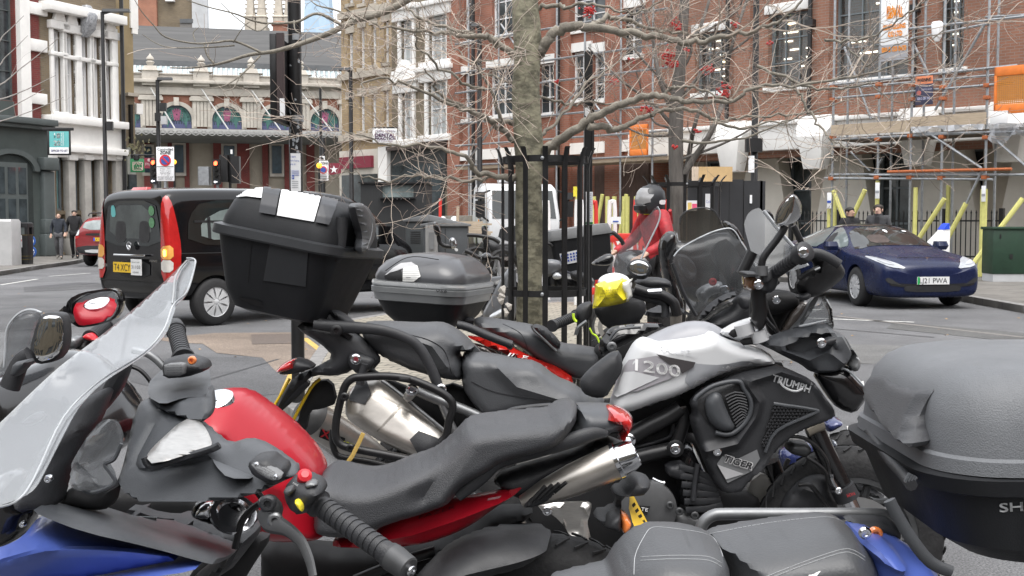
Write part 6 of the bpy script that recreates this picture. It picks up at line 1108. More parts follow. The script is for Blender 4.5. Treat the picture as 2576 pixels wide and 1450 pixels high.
    for d in 'lr': rj.update({'sh'+d:.085,'el'+d:.066,'wr'+d:.046,'hip'+d:.1,'kn'+d:.078,'an'+d:.062})
    J['hem']=J['pel']+V((0,0,-.1)); rj['hem']=(.17,.135); ch=[['hem','pel','wai','che','nec']]+[['che','sh'+d,'el'+d,'wr'+d] for d in 'lr']
    jk=skinmesh(ch,rj).build('jacket',cl['top'],ro,ang=80); q=MB(); q.lathe(J['nec']*s+V((0,0,-.04)),(0,-.1,1),[(0,.1*s),(.05,.085*s),(.09,.082*s),(.085,.07*s),(.02,.07*s)],18,caps=False); q.build('collar',cl.get('collar',cl['top']),jk)
    if 'inner' in cl: q=MB(); q.prism([J['nec']*s+V((-.04,-.1,-.02)),J['nec']*s+V((.04,-.1,-.02)),J['che']*s+V((.05,-.152,-.1)),J['che']*s+V((-.05,-.152,-.1))],(0,.02,0)); q.build('shirt',cl['inner'],jk)
    for d in 'lr': J['cu'+d]=J['an'+d]+V((0,.01,-.05)); rj['cu'+d]=.055
    skinmesh([['pel','hip'+d,'kn'+d,'an'+d,'cu'+d] for d in 'lr'],{k:(v if k!='pel' else (.145,.12)) for k,v in rj.items()}).build('trousers',cl['leg'],ro,ang=80)
    for d in 'lr': a=J['an'+d]*s; t=J['to'+d]*s; q=MB(); q.tube([a+V((0,.05,-.045)),a+V((0,-.03,-.035)),(a+t)/2+V((0,0,-.015)),t+V((0,-.05,0))],[.045,.05,.045,.03],10,3); q.build('shoe',cl.get('shoe',mBlack),ro)
    if cl.get('hair'):
        b=MB(); c=H+V((0,.02,.05)); b.lathe(c+V((0,0,-.045)),(0,.25,1),[(0,.075*s),(.03,.092*s),(.06,.094*s),(.085,.082*s),(.105,.052*s),(.116,.002)],18); rn=random.Random(1); b.v=[v+V((rn.gauss(0,.003),rn.gauss(0,.003)+(.02 if v.z<c.z-.01 and v.y<c.y else 0),rn.gauss(0,.003))) for v in b.v]; b.build('hair',cl['hair'],ro,ang=80)
    return ro,J,s
mNavy=mat('navy_cloth',(.022,.027,.037),.85,0,.3,14,bump=.4,bsc=60); mBlk=mat('black_cloth',(.014,.014,.016),.85,0,.3,14,bump=.4,bsc=60); mGry=mat('grey_trouser',(.075,.075,.08),.85,0,.25,12); mHair=mat('dark_hair',(.012,.010,.009),.6,0,.3,40)
walk=dict(elr=(-.26,.1,1.16),wrr=(-.27,.0,.93),ell=(.25,-.02,1.16),wrl=(.24,-.16,.97),knl=(.1,-.14,.52),anl=(.1,-.16,.1),tol=(.11,-.33,.07),knr=(-.09,.06,.5),anr=(-.09,.3,.17),tor=(-.1,.2,.05))
p1,J,s=person('bald walker in a navy padded jacket and grey trousers on the left pavement',dict(top=mNavy,leg=mGry,shoe=mat('pale_shoe',(.2,.19,.17),.7)),walk,'people walking past the green shop'); g=P(147,HZ,39.5); place(p1,(g.x,g.y,.12),R(12)); p1.scale=(.93,)*3
p2,J,s=person('dark haired walker all in black beside the red car',dict(top=mBlk,leg=mBlk,hair=mHair),{k:V((v[0],v[1],v[2])) for k,v in walk.items()},'people walking past the green shop'); g=P(187,HZ,40); place(p2,(g.x,g.y,.12),R(14)); p2.scale=(.99,)*3
p3,J,s=person('dark haired man in a black hooded coat, left of two behind the blue car',dict(top=mBlk,leg=mBlk,hair=mHair,skin=(.42,.26,.19)),{},'men talking behind the blue car'); y=24; place(p3,(P(2138,HZ,y).x,y,0),R(18)); p3.scale=(1.015,)*3
p4,J,s=person('man in an open grey jacket, right of two behind the blue car',dict(top=mat('charcoal_cloth',(.045,.046,.05),.85,0,.3,14),inner=mBlk,leg=mBlk,hair=mat('brown_hair',(.03,.022,.017),.6,0,.3,40),skin=(.52,.34,.27)),{},'men talking behind the blue car'); y=24; place(p4,(P(2209,HZ,y).x,y,0),R(-30)); p4.scale=(1.05,)*3
mHiV=mat('hi_vis',(.55,.8,.05),.6,0,.1,8)
for lab,X,dy in (('site worker in a yellow green vest and white helmet left of the timber',1112,0),('site worker in a yellow green vest bending by the white lorry',1143,.6)):
    p5,J,s=person(lab,dict(top=mHiV,leg=mGry),{},'site workers beyond the cabinets',h=1.7); y=34+dy; place(p5,(P(X,HZ,y).x,y,-.12),R(30)); H=J['hed']*s; q=MB(); q.lathe(H+V((0,0,.03)),(0,0,1),[(0,.15),(.01,.12),(.06,.115),(.11,.08),(.13,.01)],16); q.build('hard_hat',mWin,p5)
# rider in red seated on a bike
mRedJ=mat('red_jacket',(.36,.012,.02),.6,0,.45,9,bump=1.,bsc=13)
mGlossH=mat('helmet_black',(.01,.01,.011),.3,0,.1)
rider,J,s=person('rider in a red jacket and grey helmet standing over a motorcycle beyond the tree guard',dict(top=mRedJ,leg=mBlk,collar=mRedJ),dict(lean=.2,ell=(.33,-.1,1.16),wrl=(.3,-.38,1.02),elr=(-.33,-.1,1.16),wrr=(-.3,-.38,1.02)))
H=J['hed']*s; he=MB(); c=H+V((0,.0,.02)); he.rbox([(-.16,0,.01,.10,.115,.08),(-.1,0,.0,.125,.15,.11),(0,0,0,.137,.165,.125),(.08,0,.01,.12,.145,.11),(.135,0,.015,.075,.095,.07),(.155,0,.02,.02,.03,.02)],Matrix.Translation(c)); hm=he.build('helmet',mat('matt_helmet',(.022,.024,.028),.42,0,.15,8),rider,ang=80)
hv=MB(); hv.v=he.v; hv.f=he.f; bv=hv.bvh(); q=MB(); q.dec(bv,[(-.125,-.06),(.125,-.06),(.13,.05),(.1,.115),(-.1,.115),(-.13,.05)],lambda x,z:(c+V((x,-1,z)),V((0,1,0))),.025,.008); q.build('visor',mat('smoke_visor',(.26,.26,.265),.15,0,.2,5,spec=.9),hm,ang=80)
q=MB(); q.dec(bv,[(-.06,-.10),(.0,-.10),(.0,-.04),(-.06,-.04)],lambda x,z:(c+V((-1,x,z)),V((1,0,0))),.015,.006); q.dec(bv,[(.02,-.06),(.12,-.06),(.12,-.01),(.02,-.01)],lambda x,z:(c+V((1,x,z)),V((-1,0,0))),.015,.006); q.dec(bv,[(.02,-.06),(.12,-.06),(.12,-.01),(.02,-.01)],lambda x,z:(c+V((-1,x,z)),V((1,0,0))),.015,.006); st=q.build('sticker',mPaper,hm); q=MB(); q.rbox([(-.15,0,-.08,.07,.07,.05),(-.12,0,-.09,.095,.09,.06),(-.075,0,-.09,.1,.09,.06),(-.06,0,-.08,.09,.08,.05)],Matrix.Translation(c),5); q.build('chin_bar',mGlossH,hm); q=MB(); q.rbox([(.13,0,.03,.03,.08,.02),(.16,0,.04,.02,.06,.015)],Matrix.Translation(c),4); q.build('vent',mGlossH,hm)
q=MB(); q.lathe(J['nec']*s+V((0,0,-.02)),(0,-.2,1),[(0,.1),(.04,.09),(.05,.08)],16,caps=False); q.build('yellow_scarf',mat('yellow_scarf',(.7,.6,.03),.8),rider)
q=MB(); q.tube([J['shl']*s+V((0,.09,.06)),J['che']*s+V((0,.19,.02)),J['shr']*s+V((0,.09,.06))],.02,6,4); q.build('back_fold',mRedJ,rider)
RY=12.3; place(rider,(P(1658,HZ,RY).x,RY,.1),R(-62)); rider.scale=(.985,)*3
# ---------------- motorcycles
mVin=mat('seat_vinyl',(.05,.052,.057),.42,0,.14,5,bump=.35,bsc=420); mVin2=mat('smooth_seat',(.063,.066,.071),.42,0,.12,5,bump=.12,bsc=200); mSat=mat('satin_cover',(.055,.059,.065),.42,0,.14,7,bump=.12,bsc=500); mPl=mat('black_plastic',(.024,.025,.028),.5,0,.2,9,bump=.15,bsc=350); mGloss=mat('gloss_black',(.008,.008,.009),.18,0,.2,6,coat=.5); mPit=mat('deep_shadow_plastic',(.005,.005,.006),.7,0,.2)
mRedP=mat('red_paint',(.37,.007,.018),.32,0,.08,3,coat=.28,spec=.3); mBluP=mat('satin_blue',(.08,.13,.44),.35,.1,.1,3,coat=.3); mSil=mat('silver_paint',(.3,.31,.33),.5,0,.08,3,coat=.1); mTankW=mat('white_tank',(.56,.57,.58),.45,0,.04,3,coat=.1); mGrT=mat('grey_tank',(.26,.265,.285),.42,.1,.08,3,coat=.2)
mAlu=mat('brushed_alu',(.56,.545,.52),.34,.9,.12,40,str=(1,1,14)); mSteelX=mat('exhaust_steel',(.50,.47,.43),.33,.9,.2,5,str=(1,3,3)); mTube=mat('satin_black_tube',(.014,.014,.015),.38,.2,.2,20); mGrTube=mat('grey_tube',(.2,.205,.21),.42,.7,.15,20); mMir=mat('mirror_glass',(.8,.81,.82),.02,1,.02); mEng=mat('engine_grey',(.075,.077,.08),.5,.5,.25,12); mOrL=mat('orange_lens',(.8,.22,.05),.15,0,.1,20,coat=1); mStit=mat('pale_thread',(.36,.37,.38),.8); mBlkBox=mat('case_plastic',(.013,.014,.016),.52,0,.15,6,bump=.1,bsc=300,spec=.3); mGryBox=mat('grained_case',(.13,.137,.147),.5,0,.12,6,bump=.25,bsc=380)
mScr=clear('clear_screen',(.93,.94,.95),rough=.04,haze=.15,hcol=(.32,.33,.345)); mScrT=clear('tinted_screen',(.64,.65,.66),rough=.05,haze=.12,hcol=(.35,.36,.37)); mScrB=clear('smoked_screen',(.42,.40,.37),rough=.05,haze=.2,hcol=(.2,.19,.17)); mScrG=clear('scuffed_screen',(.62,.63,.64),rough=.08,haze=.2,hcol=(.3,.31,.32))
def B(nm,m,par,c,pts,y,th=.05,b=.03,ang=45,**k): q=MB(); q.pil(c,pts,y,th,b,**k); return q.build(nm,m,par,ang=ang)
def TB(nm,m,par,c,pts,r,y=None,n=10,sm=4,flat=1.): q=MB(); q.pt(c,pts,r,n,sm,flat,y); return q.build(nm,m,par,ang=60)
def stitch(nm,par,obj,c,pts,m=mStit,r=.0008,on=.007,gap=.005,off=.0008):
    bv=bvh_of(obj); p=cat([V((*cv(c,a)[:2],0)) for a in pts],14); q=MB(); run=[];acc=0
    pp=[]
    for a in p:
        h=bv.ray_cast(V((0,0,EYE)),ray(a.x,a.y))[0]
        if h: pp.append(h-ray(a.x,a.y).normalized()*off)
    for a,b in zip(pp[:-1],pp[1:]):
        L=(b-a).length; t=0
        if L>.1 or L<1e-5: continue
        d=(b-a)/L
        while t<L: e=min(L,t+on); q.tube([a+d*t,a+d*e],r,4,1); t+=on+gap
    return q.build(nm,m,par)
def bolt(nm,par,c,x,y_px,yy,r,m=mChr): q=MB(); p=P(*cv(c,(x,y_px))[:2],yy); q.lathe(p,(0,-1,0),[(0,r),(.006,r),(.009,r*.75),(.009,r*.45),(.004,r*.4),(.004,.0005)],14); return q.build(nm,m,par)
def bwheel(par,X,yw,R_,w_,zc=None):
    c=P(X,HZ,yw); z=zc or R_; q=MB(); q.lathe((c.x,yw,z),(0,1,0),[(-w_*.42,R_*.7),(-w_*.5,R_*.84),(-w_*.36,R_*.95),(-w_*.15,R_),(w_*.15,R_),(w_*.36,R_*.95),(w_*.5,R_*.84),(w_*.42,R_*.7)],48,caps=False)
    for k in range(40):
        a=2*PI*k/40
        for sg in (-1,1): 
            pts=[]
            for t,dr,dw in ((0,.002,.08),(.35,-.006,.26),(.7,-.02,.4)): aa=a+t*.16*1; pts.append(V((c.x+math.cos(aa)*R_*(1.0+dr-.0*t),yw+sg*w_*dw,z+math.sin(aa)*R_*(1.0+dr))))
            q.tube(pts,.004,4,1)
    t=q.build('wheel',mTyre,par,ang=60); q=MB(); q.lathe((c.x,yw,z),(0,1,0),[(-w_*.4,R_*.7),(-w_*.4,R_*.64),(0,R_*.6),(w_*.4,R_*.64),(w_*.4,R_*.7)],36,caps=False); q.lathe((c.x,yw,z),(0,1,0),[(-.05,.04),(.05,.04)],16)
    for k in range(5):
        a=2*PI*k/5; d=V((math.cos(a),0,math.sin(a))); q.tube([V((c.x,yw,z))+d*.03,V((c.x,yw,z))+d*R_*.63],[.022,.014],8,1)
    q.build('rim',mEng,t); q=MB(); q.lathe((c.x,yw-w_*.55,z),(0,1,0),[(-.003,R_*.34),(-.003,R_*.5),(.003,R_*.5),(.003,R_*.34)],32,caps=False); q.build('brake_disc',mat('disc_steel',(.4,.4,.4),.35,.9,.1),t); return t
def grip(nm,par,c,a,b,ya,yb,r,m=mPl,ribs=12):
    A=P(*cv(c,a)[:2],ya); Bq=P(*cv(c,b)[:2],yb); q=MB(); L=(Bq-A); ax=L.normalized(); L=L.length; prof=[(0,r*1.3),(L*.05,r*1.35),(L*.07,r)]
    for k in range(ribs): t=L*(.08+.84*k/ribs); e=L*.84/ribs; prof+=[(t,r*.94),(t+e*.3,r*.94),(t+e*.35,r*1.04),(t+e*.95,r*1.04)]
    prof+=[(L*.93,r),(L*.94,r*1.2),(L,r*1.2)]
    q.lathe(A,ax,prof,18); return q.build(nm,m,par,ang=50),A,Bq,ax
# ======== blue maxi scooter, nearest
sc=root('maxi_scooter','blue maxi scooter nearest the camera with a clear windscreen and large dark top box','scooter',(0,2.1,0)); 
B('fairing_inner',mPl,sc,'G',[(300,540),(500,200),(660,140),(735,100),(775,115),(745,190),(690,330),(600,480),(560,560),(500,660),(430,800),(400,960),(230,965),(140,1000),(100,900),(180,760)],[(300,540,1.86),(740,110,2.0),(230,960,1.8)],.04,.03,rid=[([(690,330),(560,400),(300,560)],.015,30)])
B('fairing_side',mGloss,sc,'G',[(-90,760),(100,680),(200,900),(240,970),(160,1160),(0,1260),(-90,1280)],1.84,.05,.03); bolt('screw',sc,'G',358,742,1.8,.007); bolt('screw',sc,'G',172,1070,1.78,.005)
d=B('air_deflector',mScrG,sc,'G',[(540,620),(560,560),(640,430),(730,320),(810,312),(850,370),(880,480),(880,520),(830,600),(760,640),(800,700),(832,775),(690,840),(610,825),(525,780)],[(540,620,1.84),(880,480,1.98),(690,840,1.84)],.004,.05,rid=[([(640,640),(690,720),(720,790)],-.03,22),([(760,630),(700,560),(740,420)],.03,25)],ch=2); TB('deflector_rim',mSat,d,'G',[(880,490),(830,600),(760,640),(800,700),(832,778),(690,842),(610,828),(525,782)],.0035,1.83,6)
B('deflector_foot',mPit,sc,'G',[(400,955),(525,785),(690,845),(832,780),(790,960),(700,975),(560,950)],1.9,.05,.015)
B('cowl',mSat,sc,'G',[(230,960),(400,950),(600,945),(760,990),(950,1050),(1200,1075),(1550,1110),(1640,1130),(1710,1215),(1695,1300),(1560,1370),(1450,1345),(1100,1245),(600,1130),(285,1010)],[(600,1130,1.70),(1560,1370,1.78),(950,1050,1.98)],.03,.012,R=8,rid=[([(400,1000),(650,1010),(1000,1120),(1400,1250),(1560,1320)],.012,18),([(1120,1130),(1190,1240)],-.02,10),([(1420,1235),(1380,1290)],-.02,10)])
B('cowl_rear',mPl,sc,'G',[(900,1000),(940,960),(1130,1030),(1400,1040),(1700,1090),(1850,1110),(1860,1170),(1640,1450),(1380,1480),(1480,1400),(1700,1250),(1640,1130),(1300,1090)],2.1,.1,.03); B('label_plate',mat('grey_label',(.35,.37,.38),.5),sc,'G',[(925,1015),(1135,1025),(1130,1075),(975,1078)],2.02,.003,.0,ch=0)
bp=B('blue_panel',mBluP,sc,'G',[(290,1008),(600,1122),(1100,1240),(1380,1295),(1462,1352),(1330,1322),(800,1262),(380,1258),(160,1308),(-120,1390),(-120,1300),(0,1262),(160,1170)],[(290,1008,1.86),(1380,1295,1.93),(380,1258,1.71)],.03,.008,ch=1,R=6)
B('blue_recess',mBluP,bp,'G',[(385,1258),(800,1262),(1340,1322),(1000,1388),(700,1450),(300,1490),(-120,1570),(-120,1388),(160,1306)],[(385,1258,1.715),(1340,1322,1.80),(300,1490,1.755)],.02,.004,R=5); B('blue_lower',mBluP,bp,'G',[(1330,1320),(1464,1352),(1400,1415),(1000,1470),(700,1520),(0,1600),(300,1488),(700,1448),(1000,1386)],[(1330,1320,1.86),(1400,1415,1.74),(300,1488,1.82)],.02,.008,R=6)
# handlebar cover, plate, reservoir
yH=[(2140,700,1.80),(1280,-20,2.16),(950,880,1.90)]
KH=np.linalg.solve(np.array([[*cv('G',p)[:2],1] for p in yH]),np.array([p[2] for p in yH])); pH=lambda X,Y:KH[0]*X+KH[1]*Y+KH[2]
B('bar_cover',mSat,sc,'G',[(1080,160),(1170,205),(1300,290),(1440,340),(1520,420),(1640,510),(1790,465),(1920,505),(2145,665),(2148,720),(2055,760),(1850,865),(1450,915),(1040,912),(950,880),(850,775),(905,600),(960,330),(1010,190)],yH,.03,.02,R=7,rid=[([(1180,250),(1010,570),(985,660),(1100,690),(1530,595)],-.012,12)])
B('bar_cover_upper',mSat,sc,'G',[(1072,150),(1175,208),(1340,152),(1488,148),(1514,60),(1537,220),(1510,300),(1445,348),(1330,300),(1170,250)],lambda X,Y:pH(X,Y)-.02,.03,.015,R=6)
B('cover_top',mSat,sc,'G',[(1070,150),(1078,45),(1120,2),(1185,-58),(1492,-62),(1513,60),(1490,150),(1340,155),(1175,210)],lambda X,Y:pH(X,Y)-.035+.0028*(1004-Y),.02,.006,R=6); B('cover_top',mSat,sc,'G',[(1522,562),(1640,508),(1790,462),(1932,503),(2148,662),(2100,690),(1990,600),(1870,585),(1790,640),(1790,690),(1850,745),(1650,742),(1560,650)],lambda X,Y:pH(X,Y)-.03+.0019*(1160+.44*(X-528)-Y),.02,.006,R=6)
p=B('brushed_plate',mAlu,sc,'G',[(1058,585),(1100,520),(1330,308),(1425,335),(1480,410),(1512,490),(1510,522),(1110,645)],[(1058,585,1.86),(1420,335,1.98),(1510,520,1.86)],.02,.014,R=7,ch=1); TB('plate_rim',mPl,p,'G',[(1045,590),(1100,660),(1300,600),(1530,530),(1590,500)],.006,1.85,6)
mCap=mat('matt_grey_cap',(.16,.165,.17),.55,0,.1,30); r=B('fluid_reservoir',mPl,sc,'G',[(1790,640),(1850,590),(1960,575),(2010,620),(2080,660),(2060,760),(1960,790),(1830,720)],1.78,.06,.012); B('reservoir_cap',mCap,r,'G',[(1818,635),(1890,610),(2050,700),(2035,750),(1965,762),(1830,675)],[(1818,635,1.766),(2050,700,1.756),(1965,762,1.75)],.01,.004,ch=1); q=MB(); 
for k in range(5): ptext(q,('WARNING','USE ONLY DOT 4','CLEAN FILLER CAP','BRAKE FLUID','FROM SEALED')[k],'G',(1880-10*k,640+17*k),(1990-4*k,706+13*k),11,1.742)
q.build('cap_lettering',mInk,r); 
for x,yy in ((1862,640),(1998,728)): bolt('cap_screw',r,'G',x,yy,1.748,.004)
h=B('switch_housing',mPl,sc,'G',[(2050,850),(2085,770),(2170,722),(2290,760),(2335,800),(2345,850),(2280,910),(2230,990),(2150,1005),(2100,950)],[(2050,850,1.76),(2340,830,1.72),(2150,1000,1.74)],.06,.025)
q=MB(); c0=P(*cv('G',(2205,745)),1.735); q.lathe(c0,(.2,-.7,.6),[(-.01,.011),(.012,.011),(.016,.006)],12); q.build('red_button',mat('button_red',(.55,.02,.03),.35),h)
B('horn_tab',mat('button_yellow',(.75,.62,.04),.35),h,'G',[(2130,905),(2165,890),(2195,920),(2202,960),(2192,985),(2160,955)],1.70,.012,.012); B('rocker_switch',mGrTube,h,'G',[(2205,800),(2215,770),(2255,755),(2300,770),(2300,795),(2240,820)],1.715,.012,.01); B('rocker_switch',mEng,h,'G',[(2050,850),(2065,815),(2120,800),(2140,830),(2090,880)],1.71,.012,.01)
q=MB(); ptext(q,'PASS','G',(2120,780),(2155,800),14,1.715); ptext(q,'TURN','G',(2160,872),(2215,887),12,1.712); q.build('switch_marks',mInkW,h)
g,A,Bq,ax=grip('grip',sc,'G',(2285,910),(2852,1320),1.75,1.66,.0165); q=MB(); q.lathe(Bq-ax*.004,ax,[(0,.0205),(.008,.0205),(.034,.0185),(.036,.016)],18); q.build('bar_end',mEng,g); q=MB(); q.lathe(Bq+ax*.03,ax,[(0,.009),(.008,.009),(.0085,.004),(.004,.003)],12); q.build('end_bolt',mChr,g)
q=MB(); q.pt('G',[(1900,990,1.76),(1960,1060,1.74),(2080,1110,1.72),(2180,1200,1.7),(2240,1330,1.68),(2270,1460,1.66)],[.012,.016,.011,.009,.008,.007],8,4,.6); lv_=q.build('brake_lever',mEng,sc); q=MB(); q.pil('G',[(1850,900),(1960,870),(2040,960),(2020,1060),(1940,1080),(1910,1000)],1.75,.02,.006); q.build('lever_perch',mEng,lv_); bolt('pivot_bolt',lv_,'G',1998,1040,1.735,.012,mGrTube); bolt('pivot_ring',lv_,'G',1945,920,1.735,.013,mPl)
# far grip
g,A,Bq,ax=grip('grip',sc,'G',(1330,-120),(1272,-335),2.22,2.34,.017); q=MB(); q.lathe(Bq,ax,[(0,.019),(.02,.018),(.024,.012)],14); q.build('bar_end',mEng,g); B('switch_housing',mPl,sc,'G',[(1180,-60),(1190,-120),(1330,-150),(1480,-110),(1500,-40),(1350,10),(1190,20)],2.16,.06,.02); r=B('reservoir_cap',mCap,sc,'G',[(1188,-50),(1188,-85),(1330,-95),(1345,-60),(1330,0),(1195,5)],2.12,.02,.004); bolt('orange_button',sc,'G',1395,-115,2.12,.008,mOrL)
q=MB(); 
for k in range(4): ptext(q,'CAUTION FLUID','G',(1200,-70+18*k),(1320,-75+18*k),10,2.113)
q.build('cap_lettering',mInk,r); TB('brake_lever',mGrTube,sc,'G',[(1190,-60),(1130,-120),(1060,-165),(960,-190)],.008,2.25,8)
st=B('stem_cover',mGloss,sc,'G',[(1380,990),(1430,900),(1720,900),(1840,1000),(1860,1060),(1790,1110),(1560,1085),(1400,1035)],1.98,.06,.01); q=MB(); cc=P(*cv('G',(1690,1010)),1.955); q.lathe(cc,(.3,-.6,.75),[(0,.04),(.006,.039),(.008,.03),(-.004,.024),(-.006,.0005)],22); q.build('key_ring',mChr,st); B('key_barrel',mChr,st,'G',[(1410,1000),(1460,930),(1540,920),(1530,1040),(1420,1030)],1.95,.02,.015)
TB('cable',mTube,sc,'G',[(1830,800),(1900,900),(1830,960),(1750,1060),(1700,1250)],.006,1.93,6)
B('underbody_fill',mPit,sc,'G',[(1340,1500),(1440,1350),(1700,1270),(1850,1150),(1960,1180),(1800,1420),(1720,1560)],2.2,.03,.02)  # dark backdrop sheet hides the road, standing in for shade below the cowl
B('inner_shade_fill',mPit,sc,'G',[(790,820),(900,860),(1500,900),(1640,1000),(1560,1100),(1200,1070),(960,1060),(760,985)],2.25,.03,.01)  # dark filler sheet for the shade under the bar cover
# angular mirror
mAn=mplane('D',(350,1180),2.26,(3,-20.9,4)); m_=B('mirror',mPl,sc,'D',[(212,1255),(275,1020),(330,978),(430,983),(462,1015),(474,1160),(455,1265),(395,1335),(270,1356),(222,1295)],lambda X,Y:mAn(X,Y)+.015,.035,.012,back=2); B('mirror_glass',mMir,m_,'D',[(236,1245),(292,1035),(337,998),(428,1003),(452,1035),(460,1160),(436,1260),(386,1312),(280,1338)],mAn,.002,.002,ch=1)
TB('mirror_stalk',mPl,sc,'D',[(215,1290),(160,1320),(120,1400),(70,1520)],[.018,.016,.018,.02],2.24); B('stalk_joint',mSat,sc,'D',[(100,1340),(190,1320),(205,1345),(110,1450),(70,1430)],2.2,.03,.01)
# windscreen
scr=[(478,647),(490,652),(491,668),(470,735),(452,758),(436,768),(428,790),(412,830),(400,852),(360,890),(300,930),(250,960),(200,1000),(160,1050),(120,1130),(85,1205),(65,1245),(40,1262),(0,1275),(-40,1285),(-40,1098),(0,1060),(60,995),(130,925),(230,850),(330,770),(420,695),(462,655)]
wsb=lambda X,Y:0.05*math.sin(max(0,min(1,(X-(-40))/540))*PI)*1.
w_=B('windscreen',mScr,sc,'',scr,[(490,652,1.98),(150,1060,1.72),(60,990,1.94)],.004,.0,ch=2,bend=wsb,step=12)
wy=lambda X,Y:None
def rimpts(L): 
    K=np.linalg.solve(np.array([[490,652,1],[150,1060,1],[60,990,1]],float),np.array([1.98,1.72,1.94])); return [(x,y,K[0]*x+K[1]*y+K[2]+wsb(x,y)-.004) for x,y in L]
TB('screen_rim',mat('pale_edge',(.4,.42,.44),.3,0,.1),w_,'',rimpts([(470,650),(489,653),(490,670),(470,735),(436,768),(412,830),(360,890),(250,960),(160,1050),(85,1205),(40,1262),(-20,1280)]),.0016,n=6); TB('screen_fold',mat('grey_edge',(.3,.31,.32),.3,0,.1),w_,'',rimpts([(472,655),(452,678),(440,705),(437,735),(434,765)]),.002,n=6)
B('screen_bracket',mPl,sc,'G',[(150,345),(200,300),(255,265),(285,275),(300,310),(255,350),(190,370)],1.9,.02,.012); B('screen_bracket',mPl,sc,'D',[(780,1450),(830,1330),(900,1320),(925,1345),(910,1420),(850,1560),(720,1720),(660,1700)],2.05,.03,.012)
# seat
s1=B('seat',mVin2,sc,'I',[(-425,1315),(-350,1210),(-250,1130),(-130,1085),(0,1085),(150,1100),(280,1140),(360,1210),(402,1300),(398,1390),(330,1480),(-200,1500),(-860,1500),(-830,1455),(-450,1372)],2.2,.03,.2,back=.3); s2=B('pillion_seat',mVin2,sc,'I',[(262,1140),(600,1075),(1000,1020),(1120,1010),(1220,1030),(1310,1090),(1400,1200),(1452,1330),(1442,1410),(1380,1500),(320,1500),(398,1390),(402,1300),(360,1210)],2.25,.03,.19,back=.3)
stitch('stitching',s2,s2,'I',[(300,1142),(700,1068),(1110,1022),(1250,1048),(1340,1120)]); 
for o in (0,24): stitch('stitching',s2,s2,'I',[(680,1465+o),(1000,1340+o),(1250,1258+o),(1340,1262+o),(1425,1312+o)])
for o in (0,26): stitch('stitching',s1,s1,'I',[(-200,1310+o),(50,1300+o),(280,1308+o),(385,1355+o)])
stitch('stitching',s1,s1,'I',[(-250,1440),(-240,1300),(-180,1170),(-120,1100),(0,1100),(270,1143),(355,1212),(395,1310)])
q=MB(); b2=bvh_of(s2); pdec(q,b2,'I',[(1010,1440),(1040,1440),(1110,1408),(1080,1440),(1060,1480),(1030,1480)],.002,2); q.build('seat_emblem',mInkW,s2)
TB('grab_rail',mGrTube,sc,'I',[(232,1125),(240,1090),(270,1045),(330,1008),(430,1000),(900,1000),(1480,1000),(1590,1025),(1650,1085)],.0125,2.36,12,3); B('rack_plate',mPl,sc,'I',[(1280,1040),(1600,1045),(1690,1100),(1670,1200),(1540,1160),(1380,1115)],2.3,.06,.015); B('tail_panel',mBluP,sc,'I',[(1360,1160),(1530,1150),(1600,1220),(1750,1230),(1870,1340),(1850,1450),(1700,1500),(1380,1500),(1450,1340)],2.18,.25,.05,rid=[([(1400,1230),(1740,1236)],.02,14)]); bolt('screw',sc,'I',1420,1135,2.15,.012); bolt('rear_indicator',sc,'I',1495,1140,2.2,.014,mOrL)
# top box
bx=MB(); bx.rbox([(.835,1.105,2.25,.22,.2,.08),(.842,1.095,2.25,.255,.235,.1),(.87,1.075,2.26,.285,.265,.12),(.965,.05+1.,2.27,.295,.285,.12),(.972,1.047,2.27,.312,.300,.12),(1.0,1.043,2.27,.317,.305,.12),(1.004,1.043,2.27,.30,.29,.12)],n=7); tb=bx.build('top_box',mBlkBox,sc,ang=30)
ld=MB(); ld.rbox([(1.005,1.05,2.27,.305,.298,.12),(1.03,1.05,2.27,.303,.296,.12),(1.035,1.05,2.27,.296,.288,.12),(1.09,1.052,2.27,.292,.284,.12),(1.135,1.055,2.275,.283,.274,.12),(1.165,1.06,2.28,.262,.255,.11),(1.182,1.065,2.285,.235,.23,.1),(1.194,1.07,2.29,.18,.185,.09),(1.2,1.075,2.3,.06,.06,.04)],n=8); l=ld.build('lid',mGryBox,tb,ang=32); bl=bvh_of(l); bb_=bvh_of(tb)
def onbody(nm,m,par,bv,c,pts,off=.004,step=None,ch=1): q=MB(); pdec(q,bv,c,pts,off,step,ch); return q.build(nm,m,par,ang=60)
B('backrest_pad',mVin,tb,'I',[(1428,130),(1440,40),(1500,-28),(1600,-32),(1640,-20),(1720,60),(1900,90),(1930,100),(1890,150),(1850,220),(1800,330),(1768,530),(1700,480),(1600,380),(1480,220)],[(1440,40,2.5),(1768,530,2.03),(1930,100,2.10)],.05,.022,n=(.8,.5,0),R=16)
q=MB(); ptext(q,'SHAD','I',(2400,985),(2790,960),62,1.98,bvh=bb_,off=.003,bold=1.2); q.build('lettering',mat('silver_letter',(.55,.56,.57),.4,.3),tb)
TB('hinge_strip',mPl,tb,'I',[(1405,310),(1490,450),(1600,600),(1690,700),(1760,790)],.011,lambda X,Y:2.5-.48*(Y-1054)/170,8)
for x0,y0,yy in ((1425,280,2.46),(1740,730,2.0)):
    q=MB()
    for k in range(4): q.pt('I',[(x0-25+k*22,y0+40-k*6,yy),(x0+10+k*16,y0-25+k*8,yy)],.0035,6,1)
    q.build('hinge_ribs',mSat,tb)
TB('base_flange',mSat,sc,'I',[(1600,900),(1640,980),(1760,1180),(1900,1350),(2050,1420)],.011,1.98,8,3,.6)
for X,zc in ((330,.28),(2050,.28)): bwheel(sc,X,2.12,.28,.12)
